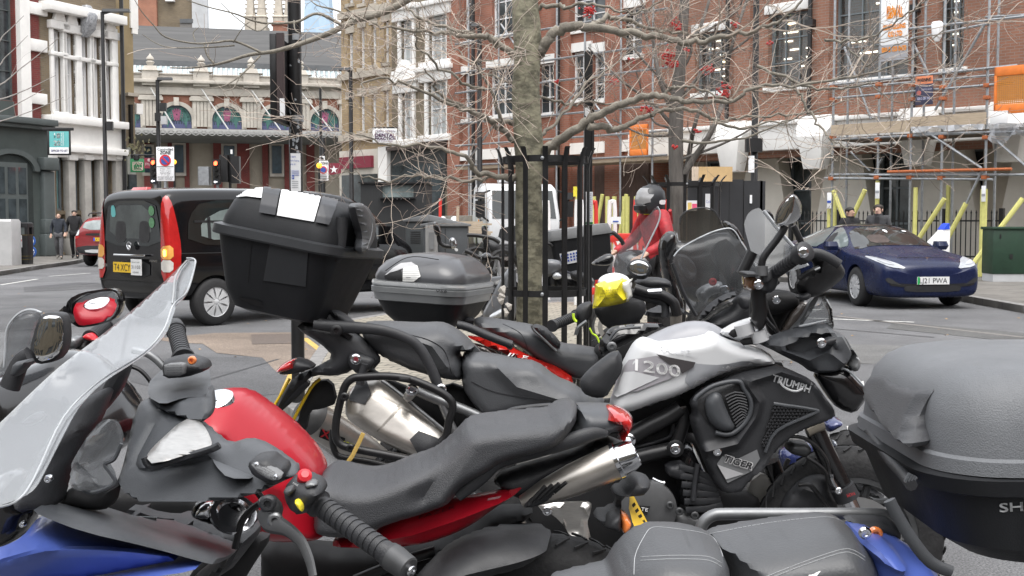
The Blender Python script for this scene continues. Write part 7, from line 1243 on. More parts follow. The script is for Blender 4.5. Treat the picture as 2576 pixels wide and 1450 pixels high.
# ======== red naked bike
rb=root('red_motorcycle','red motorcycle with a long black seat and silver silencer, facing left behind the scooter','motorcycle',(-.1,2.85,0)); yF=lambda X,Y:2.72+.23*(X-560)/1020
B('tank',mRedP,rb,'G',[(1520,150),(1570,112),(1660,100),(1780,118),(1900,200),(2050,310),(2180,430),(2290,560),(2345,670),(2350,740),(2310,800),(2350,1000),(2400,1180),(1850,1180),(1700,900),(1350,800),(1250,500),(1330,220)],yF,.1,.13,back=1,rid=[([(1540,300),(1750,330),(2000,560),(2150,760)],.012,30)],step=9,ch=2)
q=MB(); c0=P(*cv('G',(1562,168)),2.66); q.lathe(c0,(-.2,-.45,1),[(-.02,.042),(.0,.042),(.004,.036),(.004,.02),(.007,.018),(.007,.0005)],24); q.build('filler_cap',mChr,rb)
st=B('seat',mVin,rb,'H',[(-60,700),(0,660),(100,680),(200,708),(300,712),(420,682),(560,620),(700,578),(790,520),(870,450),(940,370),(1000,322),(1200,292),(1400,272),(1560,258),(1650,208),(1720,190),(1785,200),(1795,262),(1770,330),(1720,410),(1640,488),(1500,532),(1250,592),(1180,650),(1000,745),(930,820),(890,885),(700,955),(500,1012),(300,1090),(150,1120),(0,1112),(-100,1060),(-90,850)],yF,.1,.12,back=1,R=38,step=9,rid=[([(960,400),(850,560),(700,800)],-.02,40)])
t=B('tail_cowl',mSat,rb,'H',[(1780,205),(1800,212),(2000,212),(2120,235),(2190,290),(2195,330),(2120,385),(1990,425),(1860,470),(1700,492),(1660,480),(1740,410),(1790,300)],yF,.1,.06); B('tail_light',mRedLens,t,'H',[(2008,218),(2110,238),(2180,280),(2198,335),(2165,400),(2120,472),(2078,452),(2118,372),(2040,330),(1950,322),(2000,275)],lambda X,Y:yF(X,Y)-.035,.12,.035,ch=1); bolt('rear_reflector',rb,'H',2160,465,2.9,.018)
B('undertail',mPl,rb,'H',[(1180,760),(1270,690),(1700,570),(1990,440),(2080,472),(2140,500),(1990,560),(1700,690),(1560,780),(1450,890),(1330,880),(1200,790)],lambda X,Y:yF(X,Y)+.03,.08,.03)
TB('grab_rail',mPl,rb,'H',[(920,880),(1010,800),(1100,720),(1180,640),(1245,600),(1400,560),(1700,480),(1900,420),(2010,418)],[.012,.018,.02,.02,.021,.021,.02,.018,.008],lambda X,Y:yF(X,Y)-.1,10,4,.6)
TB('grab_rail',mPl,rb,'H',[(1270,275),(1330,245),(1480,225),(1600,215)],.008,3.02,8)
q=MB(); A=P(*cv('H',(1440,890)),2.86); E_=P(*cv('H',(2080,615)),2.84); ax=(E_-A).normalized(); L=(E_-A).length; q.lathe(A,ax,[(-.02,.016),(L*.2,.032),(L*.5,.041),(L*.97,.045),(L,.043)],26); ex=q.build('silencer',mSteelX,rb); q=MB(); q.lathe(E_,ax,[(-.004,.047),(.006,.047),(.008,.041),(.034,.039),(.052,.032),(.052,.022),(.01,.02),(.01,.0005)],26); q.build('end_cap',mChr,ex)
q=MB()
for k in range(4): q.pt('H',[(1450+58*k,915-24*k,2.81),(1560+50*k,800-10*k,2.80)],.0055,6,1)
q.build('heat_slots',mPit,ex); B('heat_shield',mPl,rb,'H',[(1400,950),(1460,880),(1580,800),(1720,790),(1760,800),(1600,890),(1500,945),(1420,955)],2.83,.02,.01)
rp_=B('side_panel',mRedP,rb,'H',[(320,1140),(420,1060),(490,1012),(700,960),(885,905),(1000,890),(1150,862),(1300,830),(1402,798),(1330,870),(1180,965),(1050,1065),(900,1145),(700,1212),(500,1240),(300,1252),(20,1242),(18,1192),(160,1180),(240,1170)],lambda X,Y:yF(X,Y)-.02,.06,.022,rid=[([(330,1165),(600,1120),(900,1020),(1300,870)],.016,16)],ch=1); q=MB(); bv=bvh_of(rp_); ptext(q,'FAZER','H',(640,1040),(905,958),24,2.8,bvh=bv,off=.004,it=.6); q.build('lettering',mat('dark_red_ink',(.07,.004,.008),.4),rp_); onbody('badge',mat('pale_red',(.5,.25,.27),.4),rp_,bv,'H',[(1145,890),(1240,870),(1225,888),(1140,905)],.002,ch=0)
B('underframe_fill',mPit,rb,'H',[(-500,1150),(20,1245),(300,1255),(700,1215),(900,1150),(1050,1070),(1200,960),(1420,950),(1480,1000),(1300,1130),(1000,1180),(800,1290),(650,1440),(600,1560),(-500,1560)],3.0,.15,.02); TB('frame_tube',mTube,rb,'H',[(180,1480),(450,1370),(620,1310),(760,1270)],.014,2.9); TB('frame_tube',mTube,rb,'H',[(540,1390),(620,1480)],.012,2.88); bolt('key_lock',rb,'H',445,1315,2.9,.016,mEng); bolt('bolt',rb,'H',398,1302,2.9,.008,mPl)  # first piece: dark plate hiding the road, stands in for shade under the bike
B('hugger',mPl,rb,'H',[(600,1500),(700,1390),(820,1280),(1000,1190),(1180,1132),(1400,1120),(1550,1125),(1612,1152),(1580,1230),(1440,1338),(1300,1390),(1100,1430),(980,1500)],lambda X,Y:yF(X,Y)-.04,.16,.05,rid=[([(760,1440),(1000,1330),(1300,1260),(1560,1190)],.015,26)]); bwheel(rb,1384,2.96,.315,.17); bwheel(rb,70,2.75,.3,.12)
TB('swing_arm',mEng,rb,'H',[(700,1560),(1000,1500),(1500,1700)],.03,2.88); B('plate_bracket',mPl,rb,'H',[(2030,830),(2120,790),(2190,710),(2290,730),(2325,770),(2310,830),(2230,870),(2110,880),(2110,990),(2040,1120),(1960,1080),(1900,1000),(2060,960),(2080,880)],2.92,.1,.03); B('indicator',mPl,rb,'H',[(1985,1090),(2010,1020),(2060,990),(2110,995),(2110,1125),(2040,1115)],2.86,.05,.03); B('indicator_lens',mOrL,rb,'H',[(2105,995),(2150,1010),(2185,1060),(2175,1100),(2140,1130),(2108,1128)],2.86,.05,.03)
pl_=B('number_plate',mPlateY,rb,'H',[(2170,880),(2200,870),(2230,930),(2310,1080),(2260,1090),(2215,1115),(2190,1060),(2165,960)],[(2170,880,3.0),(2310,1080,2.95),(2165,960,2.92)],.004,0,ch=0); q=MB()
for k in range(4): q.pil('H',[(2185+22*k,935+40*k),(2205+24*k,915+42*k),(2215+24*k,935+42*k),(2195+22*k,955+40*k)],2.93,.001,0,ch=0,holes=[[(2191+22*k,938+40*k),(2204+24*k,924+42*k),(2209+24*k,933+42*k),(2197+22*k,948+40*k)]])
q.build('registration',mInk,pl_)
mRd=mplane('D',(690,950),2.66,P(*cv('G',(1760,430)),2.68)); m_=B('mirror',mGloss,rb,'D',[(465,965),(495,880),(590,832),(780,802),(852,818),(880,880),(868,965),(820,1035),(700,1072),(580,1090),(528,1065),(490,1020)],lambda X,Y:mRd(X,Y)+.015,.03,.012,back=2.5,ch=1); B('mirror_glass',mMir,m_,'D',[(527,960),(560,892),(640,848),(780,820),(842,835),(864,890),(850,968),(800,1030),(680,1060),(580,1075),(545,1042)],mRd,.002,.002,ch=1); TB('mirror_stem',mGloss,rb,'D',[(500,990),(450,1020),(400,1060),(330,1100)],[.022,.018,.014,.014],2.6)
f=B('fly_screen',mScrT,rb,'D',[(-60,1450),(20,1330),(40,1180),(60,1080),(110,1005),(180,962),(240,958),(300,980),(270,1100),(215,1250),(150,1350),(100,1450)],2.66,.004,.02); TB('screen_rim',MT['pale_edge'],f,'D',[(30,1380),(36,1250),(50,1100),(110,1008),(180,964),(245,960),(300,980)],.003,2.645,6)
B('front_cowl',mGloss,rb,'',[(-30,960),(40,930),(110,900),(160,880),(215,890),(260,920),(330,1000),(360,1060),(330,1120),(200,1180),(60,1250),(-30,1250)],2.75,.2,.06); g,A,Bq,ax=grip('grip',rb,'D',(655,1165),(768,1068),2.95,3.05,.017); B('kill_switch',mat('button_red',(0,0,0)),rb,'D',[(590,1160),(630,1128),(660,1135),(700,1185),(650,1185)],2.92,.03,.01); r=B('reservoir',mGrTube,rb,'D',[(470,1200),(505,1155),(555,1160),(570,1195),(545,1240),(480,1240)],2.9,.04,.01); B('reservoir_foot',mPl,rb,'D',[(455,1240),(560,1185),(640,1180),(680,1230),(600,1300),(520,1290)],2.95,.05,.02); TB('cable',mTube,rb,'',[(320,920),(350,930),(375,955),(390,985),(380,1010)],.006,2.8,6); B('top_yoke',mGrTube,rb,'G',[(815,185),(900,190),(985,240),(960,360),(870,300),(830,250)],2.8,.05,.02)
# ======== silver adventure bike with the black top case
tg=root('adventure_motorcycle','silver and black adventure motorcycle in the middle, facing right with a big black top case','motorcycle',(.4,4.0,0))
# back drop of engine and frame
B('engine_block',mPit,tg,'',[(1430,1130),(1560,1060),(1780,1100),(1800,1230),(1900,1240),(1930,1300),(1900,1420),(1300,1440),(1200,1330),(1280,1200)],4.08,.1,.03)
e=B('engine_cases',mEng,tg,'H',[(2180,850),(2330,810),(2420,860),(2470,930),(2450,1030),(2380,1085),(2220,1100),(2150,1000)],3.95,.08,.05,ch=2); q=MB(); cc=P(*cv('H',(2300,960)),3.9); q.lathe(cc,(0,-1,0),[(0,.1),(.02,.098),(.03,.07),(.032,.0005)],28); q.build('clutch_cover',mat('case_grey',(.11,.112,.115),.45,.4,.15,14),e); B('case_emblem',mPit,e,'H',[(2235,940),(2320,945),(2295,1010),(2270,1000)],3.855,.003,0,ch=0); q=MB(); ptext(q,'TE','H',(2250,975),(2300,985),26,3.85); q.build('lettering',mInkW,e)
B('engine_cases',mat('case_grey',(0,0,0)),tg,'I',[(20,990),(60,960),(250,1010),(275,1060),(250,1130),(40,1130)],3.92,.06,.02); 
for x,y in ((78,980),(190,1010),(10,935)): bolt('bolt',tg,'I',x,y,3.86,.014,mEng)
c=B('cylinder',mGloss,tg,'I',[(60,560),(130,480),(190,500),(330,860),(380,900),(350,970),(230,1010),(70,960),(60,880)],3.96,.1,.05,ch=1)
for k in range(6): TB('cylinder_fin',mPl,c,'I',[(75+10*k,660+62*k),(200+16*k,690+54*k),(330+12*k,760+34*k)],.012,3.88,6,2,.6)
TB('cylinder_rib',mPl,c,'I',[(215,640),(195,760),(180,900)],.01,3.86,6)
B('bracket',mPl,tg,'H',[(2430,640),(2580,620),(2600,720),(2540,760),(2440,720)],3.9,.05,.02); TB('oil_pipe',mChr,tg,'H',[(2330,745),(2380,770),(2420,780)],.012,3.9,8)
# frame tubes
for pts,r in (([(2160,450),(2300,370),(2440,300),(2540,235)],.03),([(2180,600),(2340,560),(2490,530)],.026),([(2540,235),(2560,330),(2500,520)],.022)): TB('frame_tube',mTube,tg,'H',pts,r,3.93,12)
B('frame_infill',mPit,tg,'H',[(2190,470),(2440,340),(2480,350),(2470,430),(2420,480),(2200,560)],3.97,.03,.006); TB('infill_rim',mPl,tg,'H',[(2210,520),(2420,460),(2470,420),(2478,350),(2440,335)],.007,3.95,6); bolt('frame_bolt',tg,'H',2500,525,3.88,.03,mTube); bolt('frame_bolt_head',tg,'H',2500,528,3.86,.018)
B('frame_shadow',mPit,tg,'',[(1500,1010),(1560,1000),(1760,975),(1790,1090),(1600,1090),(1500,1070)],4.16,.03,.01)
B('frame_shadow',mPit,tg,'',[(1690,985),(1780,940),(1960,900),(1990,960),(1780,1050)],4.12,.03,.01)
# tank
tkg=B('tank_top',mGrT,tg,'',[(1540,1010),(1565,930),(1600,870),(1640,845),(1690,822),(1740,809),(1790,812),(1830,836),(1870,870),(1800,930),(1700,990),(1620,1030)],4.0,.04,.07,ch=1)
tk=B('tank',mTankW,tg,'N',[(-130,1010),(-60,870),(0,770),(80,720),(150,735),(240,768),(330,755),(700,700),(770,645),(920,735),(1120,790),(1350,860),(1440,990),(1300,1015),(1120,1010),(800,1120),(560,1250),(380,1330),(200,1380),(0,1460),(-230,1500),(-260,1420),(-170,1150)],3.93,.04,.08,R=30,step=8,ch=1)
bt=bvh_of(tk); onbody('grey_flank',mSil,tk,bt,'N',[(560,970),(660,990),(880,1000),(1130,950),(1250,985),(1430,1000),(1300,1040),(1060,1110),(760,1190),(640,1230),(560,1230),(500,1160),(540,1060)],.003); onbody('dark_flash',mat('umber_flash',(.055,.05,.052),.35,0,.1),tk,bt,'N',[(215,890),(400,930),(612,970),(590,1020),(480,1085),(440,1040),(330,980)],.010,ch=0); onbody('lilac_plate',mat('lilac_grey',(.33,.32,.34),.35,0,.06),tk,bt,'N',[(-90,960),(90,925),(250,900),(330,985),(440,1050),(380,1130),(260,1170),(-40,1290),(-150,1230)],.007); onbody('pale_wedge',mTankW,tk,bt,'N',[(-100,1075),(0,1065),(245,1125),(0,1240),(-170,1330),(-200,1300)],.010,ch=0)
q=MB(); ptext(q,'1200','N',(0,1050),(455,1118),112,3.9,bvh=bt,off=.013,it=-.12,bold=1.0); q.build('number_lettering',mInkW,tk); q=MB(); ptext(q,'RALLYE','N',(250,865),(560,905),60,3.9,bvh=bt,off=.004,it=-.1); ptext(q,'GT PRO','N',(432,895),(640,935),22,3.9,bvh=bt,off=.004); q.build('pale_lettering',mat('faint_grey_ink',(.55,.56,.58),.4),tk)
B('knee_pad',mPl,tg,'',[(1458,962),(1480,935),(1510,910),(1540,888),(1562,884),(1568,930),(1540,975),(1525,1000),(1495,1002),(1466,990)],3.88,.04,.025)
# shroud
sh=B('side_shroud',mPl,tg,'N',[(1440,1000),(1560,1040),(1800,1150),(1900,1290),(2020,1440),(2030,1510),(1960,1560),(1700,1650),(1500,1790),(1390,1900),(1310,2020),(1130,2200),(1060,2290),(900,2300),(800,2200),(720,2010),(640,1800),(560,1560),(600,1480),(560,1390),(640,1290),(700,1240),(900,1160),(1080,1080),(1280,1040)],3.86,.04,.045,R=14,step=7,rid=[([(1060,1110),(1130,1140),(1440,1045),(1800,1160),(1960,1420)],.02,16),([(1100,1180),(1220,1350),(1180,1500),(1000,1760),(640,1850)],.025,18),([(1390,1900),(1210,2080)],.01,12)],ch=1)
bs=bvh_of(sh); I_=lambda *p:p
onbody('intake_mouth',mPit,sh,bs,'I',[(215,170),(290,90),(490,45),(540,90),(590,190),(575,290),(505,380),(430,415),(350,400),(270,330),(215,240)],.004); B('intake_flap',mSat,sh,'I',[(260,180),(330,110),(380,130),(400,190),(440,290),(490,380),(430,405),(360,395),(285,320)],3.80,.01,.02)
q=MB()
for k in range(11): q.pt('I',[(410+8*k,150+22*k,3.80),(480+9*k-(k*2),118+20*k,3.8),(560+3*k-(k>5)*k*2,130+22*k,3.80)],.0035,5,2)
q.build('intake_fins',mPl,sh); TB('intake_rim',mSat,sh,'I',[(190,180),(215,145),(330,70),(500,38),(545,90),(598,190),(580,300),(505,390),(430,425),(340,410)],.008,3.80,8)
onbody('mesh_panel',mPit,sh,bs,'I',[(765,205),(830,220),(1060,245),(1050,265),(790,385),(700,545),(672,490),(700,400)],.004,ch=0); q=MB()
for j in range(14):
    for i in range(16):
        x=680+26*i+13*(j%2); y=212+23*j
        if y<205+.13*(x-765)+8 or (x>790 and y>385-(x-790)*.46) or x<770-(y-205)*.36+6 or y>540 or (x<800 and x>790-(y-385)*.56 and y>385): continue
        q.pt('I',[(x-9,y,3.80),(x,y-8,3.80),(x+9,y,3.80)],.0028,4,1); q.pt('I',[(x,y-8,3.80),(x,y-15,3.80)],.0028,4,1)
q.build('honeycomb',mPl,sh); TB('mesh_rim',mSat,sh,'I',[(760,200),(1062,246),(1045,275),(790,395),(702,552)],.006,3.80,6)
q=MB(); ptext(q,'TRIUMPH','I',(745,35),(1018,120),50,3.8,bvh=bs,off=.006,bold=1.0); q.build('lettering',mat('silver_letter',(0,0,0)),sh); TB('logo_swoosh',MT['silver_letter'],sh,'I',[(805,42),(830,75),(880,103),(930,110),(975,92)],.0035,3.80,5)
onbody('silver_decal',mat('decal_grey',(.2,.205,.21),.4,.2),sh,bs,'I',[(350,635),(390,580),(500,600),(640,532),(662,598),(600,690),(428,775)],.005,ch=0); onbody('silver_wedge',mat('decal_silver',(.5,.5,.51),.35,.3),sh,bs,'I',[(352,640),(545,708),(415,748)],.009,ch=0); q=MB(); ptext(q,'TIGER','I',(388,615),(598,678),50,3.8,bvh=bs,off=.011,it=.2,bold=2.6); ol=q.build('letter_outline',mat('pale_decal',(.6,.6,.6),.4),sh); q=MB(); ptext(q,'TIGER','I',(392,613),(598,675),44,3.8,bvh=bs,off=.013,it=.2,bold=.8); q.build('model_lettering',mInk,ol); bolt('shroud_bolt',sh,'I',352,548,3.80,.014)
# seats
s2=B('pillion_seat',mVin2,tg,'E',[(232,1055),(350,1040),(640,1055),(800,1048),(870,1072),(960,1130),(1075,1245),(1090,1268),(1000,1262),(930,1262),(975,1340),(978,1440),(930,1475),(700,1430),(500,1360),(300,1250),(225,1140)],4.05,.04,.13,back=.4,R=34,rid=[([(330,1110),(560,1120),(760,1190),(860,1330)],.02,26)]); stitch('stitching',s2,s2,'E',[(560,1135),(720,1180),(830,1260),(880,1420)],mPl,.002,.02,.004); s1=B('seat',mVin2,tg,'',[(1158,890),(1195,886),(1250,893),(1300,905),(1350,910),(1400,950),(1440,965),(1475,990),(1522,1004),(1516,1020),(1440,1018),(1380,1022),(1310,1030),(1240,1050),(1212,1044),(1186,1012),(1162,975)],4.03,.04,.12,back=.4,R=28,rid=[([(1240,900),(1300,960),(1400,990),(1500,1005)],.02,24)]); stitch('stitching',s1,s1,'',[(1185,960),(1240,985),(1320,1000),(1420,1008)],mPl,.002,.02,.004)
B('seat_base',mPit,tg,'',[(890,890),(960,950),(1060,990),(1160,960),(1210,1040),(1320,1030),(1520,1010),(1600,1050),(1560,1130),(1200,1120),(1060,1060),(930,1000)],4.08,.05,.02)
# tail, rack, case
B('tail_unit',mPl,tg,'D',[(2140,1090),(2200,1040),(2300,1050),(2460,1080),(2580,1130),(2700,1240),(2760,1330),(2700,1400),(2600,1330),(2540,1410),(2420,1440),(2280,1430),(2180,1500),(2080,1600),(2010,1700),(1990,1680),(2060,1540),(2130,1440),(2280,1380),(2420,1300),(2320,1200)],3.93,.06,.03); t=B('tail_lamp_body',mPl,tg,'D',[(2125,1320),(2160,1308),(2230,1330),(2290,1372),(2200,1405),(2070,1432),(2010,1420)],3.88,.06,.025); B('red_tail_lamp',mRedLens,t,'D',[(1998,1405),(2030,1365),(2080,1330),(2140,1312),(2130,1350),(2125,1392),(2015,1418)],3.85,.06,.025)
B('plate_hanger',mPl,tg,'G',[(2130,0),(2190,20),(2250,60),(2160,150),(2060,240),(2000,280),(1970,260),(2040,140)],3.95,.04,.015); TB('plate_edge',mPlateY,tg,'G',[(2320,20),(2250,90),(2120,330)],.006,3.98,6); B('mud_flap',mPit,tg,'G',[(2250,40),(2400,30),(2440,200),(2330,240),(2240,250),(2210,420),(2130,420),(2180,250)],4.02,.04,.01); TB('plate_edge',mPlateY,tg,'G',[(2100,20),(2020,160),(1970,240)],.005,3.92,6)
gr=TB('grab_rail',mPl,tg,'E',[(-120,1065),(30,1078),(220,1090),(400,1112),(560,1168),(640,1228),(700,1320),(760,1450),(790,1530)],[.016,.02,.02,.018,.018,.018,.018,.018,.016],3.86,12,4,.7); B('rail_foot',mPl,gr,'E',[(130,1290),(170,1270),(300,1300),(325,1340),(290,1400),(200,1430),(130,1360)],3.88,.03,.015); bolt('rail_bolt',gr,'E',187,1316,3.84,.018); bolt('rail_bolt',gr,'E',45,1110,3.84,.02,mTube); bolt('rail_bolt',gr,'H',805,95,3.85,.018); TB('rail_stay',mPl,gr,'E',[(250,1350),(230,1420),(215,1500)],.014,3.85)
rk=B('luggage_rack',mPl,tg,'',[(660,752),(700,748),(760,757),(830,778),(885,815),(925,830),(900,845),(840,838),(770,812),(700,795),(662,775)],3.98,.04,.02,ch=0); TB('rack_tube',mTube,rk,'',[(745,800),(830,815),(885,850)],.012,3.9); B('rack_stay',mPl,tg,'D',[(2380,960),(2470,970),(2576,1060),(2640,1130),(2560,1140),(2420,1010)],3.95,.03,.01)
# top case: tilted real box
Mc=Matrix.Translation(P(752,640,4.05))@Matrix.Rotation(R(11),4,'Y')@Matrix.Rotation(R(-14),4,'Z')
q=MB(); q.rbox([(-.215,.01,0,.12,.14,.04),(-.205,.01,0,.155,.175,.06),(-.15,0,0,.178,.2,.07),(-.02,0,0,.208,.236,.08),(.045,0,0,.222,.25,.085),(.05,0,0,.215,.245,.08)],Mc,6); cse=q.build('top_case',mBlkBox,tg,ang=34)
q=MB(); q.rbox([(.03,0,0,.236,.266,.09),(.036,0,0,.24,.27,.09),(.062,0,0,.238,.268,.09),(.068,0,0,.222,.25,.085)],Mc,6); q.build('case_rim',mat('rim_plastic',(.024,.026,.029),.4,0,.15,6,bump=.1,bsc=300),cse,ang=34)
q=MB(); q.rbox([(.066,0,0,.218,.246,.09),(.09,.0,0,.216,.243,.09),(.15,.0,0,.20,.225,.09),(.185,0,0,.175,.20,.09),(.203,0,0,.14,.165,.08),(.21,0,0,.08,.1,.05)],Mc,8); cl=q.build('lid',mBlkBox,cse,ang=50); bc=bvh_of(cl); b0=bvh_of(cse)
mRef=mat('reflective_white',(.74,.75,.76),.35,0,.04,8)
onbody('reflective_patch',mRef,cl,bc,'D',[(2040,95),(2180,105),(2325,135),(2275,322),(2008,276)],.007,3,0); onbody('reflective_patch',mRef,cl,bc,'D',[(1706,148),(1740,112),(1800,86),(1905,80),(1898,152),(1790,140)],.007,3,0)
for p in ([(1912,80),(2032,88),(1998,275),(1880,255)],[(2335,140),(2450,165),(2380,345),(2285,325)]): onbody('lid_strap',mat('strap_grey',(.035,.037,.042),.4,0,.1),cl,bc,'D',p,.011,3,0)
for x0,x1 in ((1830,1795),(1965,1905),(2245,2215),(2380,2340)): onbody('case_rib',mPit,cse,b0,'D',[(x0-3,385),(x0+4,385),(x1+4,760),(x1-3,760)],.002,ch=0)
onbody('case_panel',mat('panel_plastic',(.022,.024,.027),.5,0,.1),cse,b0,'D',[(1970,405),(2240,455),(2215,790),(1910,745)],.005,ch=0)
bp=B('backrest_pad',mVin2,cse,'E',[(175,190),(225,180),(280,230),(318,310),(322,380),(300,470),(250,560),(225,530),(235,420),(200,300)],[(200,200,3.80),(310,330,4.2),(240,540,3.85)],.03,.03,n=(-.6,.6,0)); stitch('stitching',bp,bp,'E',[(230,190),(280,250),(306,330),(295,430),(262,520)])
TB('case_latch',mPl,cse,'D',[(2480,290),(2460,500),(2420,600)],.02,3.83,8,3,.5); onbody('side_hollow',mPit,cse,bvh_of(cse),'D',[(1700,860),(1900,890),(1900,940),(1780,900)],.004)
# silencer and pannier frame
mf=B('silencer',mSteelX,tg,'H',[(110,180),(130,110),(200,50),(260,30),(370,28),(480,110),(700,290),(835,405),(840,480),(800,560),(720,610),(640,600),(480,530),(350,470),(200,370),(110,300)],[(110,180,3.97),(835,405,3.9),(640,600,3.88)],.04,.075,R=46,rid=[([(380,40),(640,260),(830,420)],.012,14)],ch=1,step=7); bm_=bvh_of(mf)
for p in ([(110,120),(170,60),(262,34),(300,132),(250,207),(112,172)],[(578,462),(640,400),(842,478),(815,560),(720,615),(655,590)]): onbody('end_plate',mPl,mf,bm_,'H',p,.008,ch=0)
onbody('silencer_crease',mat('steel_line',(.3,.28,.25),.4,.8),mf,bm_,'H',[(335,400),(345,405),(515,230),(500,200),(470,230),(480,225),(500,218)],.002,2,0); TB('silencer_edge',mGrTube,mf,'H',[(372,32),(480,110),(650,250),(835,405)],.007,3.88,6)
pf=TB('pannier_frame',mTube,tg,'H',[(800,480),(840,430),(860,330),(885,250),(880,190),(820,130),(700,70),(560,20),(400,2),(230,8),(160,20),(110,70),(75,180),(45,320),(40,430),(70,490),(150,522),(400,570),(620,612)],.0135,3.78,12,5); TB('frame_lower_tube',mTube,pf,'H',[(20,390),(15,470),(40,560),(100,592),(280,620),(460,665)],.011,3.82,10,4); bolt('frame_bolt',pf,'H',148,522,3.76,.014,mTube); bolt('frame_bolt',pf,'H',105,150,3.76,.014,mTube); B('frame_badge',mPit,pf,'H',[(500,8),(580,12),(575,48),(496,40)],3.76,.01,.003,ch=0)
TB('subframe_tube',mGrTube,tg,'H',[(630,105),(720,150),(840,195),(960,240),(1090,295)],.017,3.93,10,3); TB('subframe_tube',mGrTube,tg,'H',[(810,200),(850,300),(900,400)],.014,3.93,10,3); B('frame_lug',mAlu,tg,'H',[(520,150),(580,70),(630,80),(640,120),(590,180),(555,190)],3.84,.02,.01); bolt('lug_bolt',tg,'H',592,98,3.81,.02)
bwheel(tg,1094,4.02,.34,.16); 
# pillion peg bracket in bare alloy
B('peg_bracket',mAlu,tg,'H',[(1500,935),(1570,915),(1690,920),(1870,915),(1898,935),(1880,1010),(1862,1060),(1880,1140),(1915,1270),(2010,1340),(1930,1375),(1840,1330),(1760,1290),(1742,1230),(1745,1180),(1700,1090),(1620,1010),(1540,985)],3.86,.02,.012,R=7,ch=1,holes=[[(1640,975),(1700,950),(1800,945),(1835,965),(1815,1050),(1810,1120),(1780,1140),(1740,1090)]]); bolt('peg_bolt',tg,'H',1798,1235,3.82,.03,mEng); bolt('peg_bolt_head',tg,'H',1798,1235,3.80,.012); bolt('bracket_bolt',tg,'H',1572,975,3.82,.016); bolt('inner_bolt',tg,'H',1765,970,3.92,.02); bolt('inner_bolt',tg,'H',1668,1228,3.92,.012); TB('brake_pipe',mSteelX,tg,'H',[(1240,1060),(1330,1010),(1400,1110)],.02,3.9,8)
TB('foot_loop',mAlu,tg,'H',[(1760,1300),(1860,1280),(1960,1300),(1995,1345)],.012,3.82,8)
# front end
B('beak',mGloss,tg,'',[(2045,935),(2100,925),(2130,930),(2185,985),(2178,1008),(2150,1042),(2110,1030),(2085,1000)],3.92,.04,.03); TB('beak_edge',mat('pale_edge',(0,0,0)),tg,'',[(2075,930),(2100,925),(2130,931),(2160,958),(2186,990)],.004,3.89,6)
hc=B('headlight_cowl',mSat,tg,'N',[(1225,770),(1400,715),(1520,670),(1700,620),(1780,590),(1930,570),(2010,640),(2110,690),(2160,790),(2200,880),(2190,940),(2130,1000),(2060,1060),(1960,1075),(1800,1080),(1700,1000),(1550,930),(1400,850)],3.9,.04,.05,R=16,rid=[([(1450,830),(1640,900),(1720,930),(1900,850),(1960,880),(2060,960)],.015,12),([(1440,790),(1600,750),(1850,670),(2000,780)],.015,12)],holes=[[(1510,810),(1590,770),(1850,680),(1960,740),(1900,800),(1700,870),(1620,860)]]); B('cowl_hollow',mPit,hc,'N',[(1490,810),(1590,750),(1860,660),(1990,740),(1910,820),(1700,890)],3.93,.02,.0); B('indicator',mPl,hc,'N',[(1850,780),(1890,745),(1920,740),(1960,720),(2050,715),(2040,760),(1990,800),(1900,800)],3.82,.02,.014); bolt('indicator_bolt',hc,'N',1888,775,3.79,.016)
B('headlight',mat('smoky_lens',(.16,.165,.17),.1,.2,.2,12,coat=1),hc,'N',[(2100,690),(2150,740),(2210,850),(2260,920),(2278,980),(2250,1050),(2210,1075),(2140,1010),(2190,940),(2200,880),(2150,780)],3.92,.06,.04); B('cowl_chin',mPit,hc,'N',[(1700,1000),(1960,1070),(2060,1050),(2140,1010),(2200,1070),(2110,1100),(1960,1060),(1800,1080)],3.95,.05,.02)
B('fork_clamp',mTankW,tg,'N',[(860,680),(900,650),(1000,590),(1080,560),(1220,515),(1240,590),(1290,650),(1315,740),(1240,800),(1150,790),(1000,740)],3.95,.04,.03); B('clamp_gap',mPit,tg,'N',[(950,690),(980,650),(1080,600),(1110,680),(1000,725)],3.87,.01,.004,ch=0); B('clamp_gap',mPit,tg,'N',[(1060,760),(1100,735),(1180,720),(1200,790),(1100,800)],3.86,.01,.004,ch=0); TB('clamp_post',mTankW,tg,'N',[(1095,580),(1130,690)],.032,3.87,12); TB('clamp_post',mTankW,tg,'N',[(1240,650),(1275,760)],.03,3.87,12)
TB('handlebar',mTube,tg,'N',[(1215,600),(1250,560),(1265,450),(1255,320),(1260,240),(1330,180),(1420,110)],.026,3.85,12,4); B('yoke_mass',mPit,tg,'N',[(1180,300),(1290,260),(1500,230),(1700,300),(1740,340),(1600,430),(1500,620),(1440,700),(1380,700),(1330,560),(1290,400),(1270,620),(1180,640)],4.05,.05,.02)
g,A,Bq,ax=grip('grip',tg,'F',(690,745),(955,560),3.85,3.68,.021); q=MB(); q.lathe(Bq-ax*.01,ax,[(0,.031),(.02,.035),(.04,.033),(.046,.024)],20); be=q.build('bar_end',mPl,g); bolt('end_bolt',be,'F',975,543,3.625,.017)
B('switchgear',mPl,tg,'F',[(640,760),(670,700),(730,660),(790,680),(800,760),(760,830),(690,840)],3.82,.05,.03); B('switchgear_grey',mEng,tg,'N',[(1280,80),(1330,30),(1380,20),(1400,130),(1340,170),(1290,150)],3.78,.03,.012)
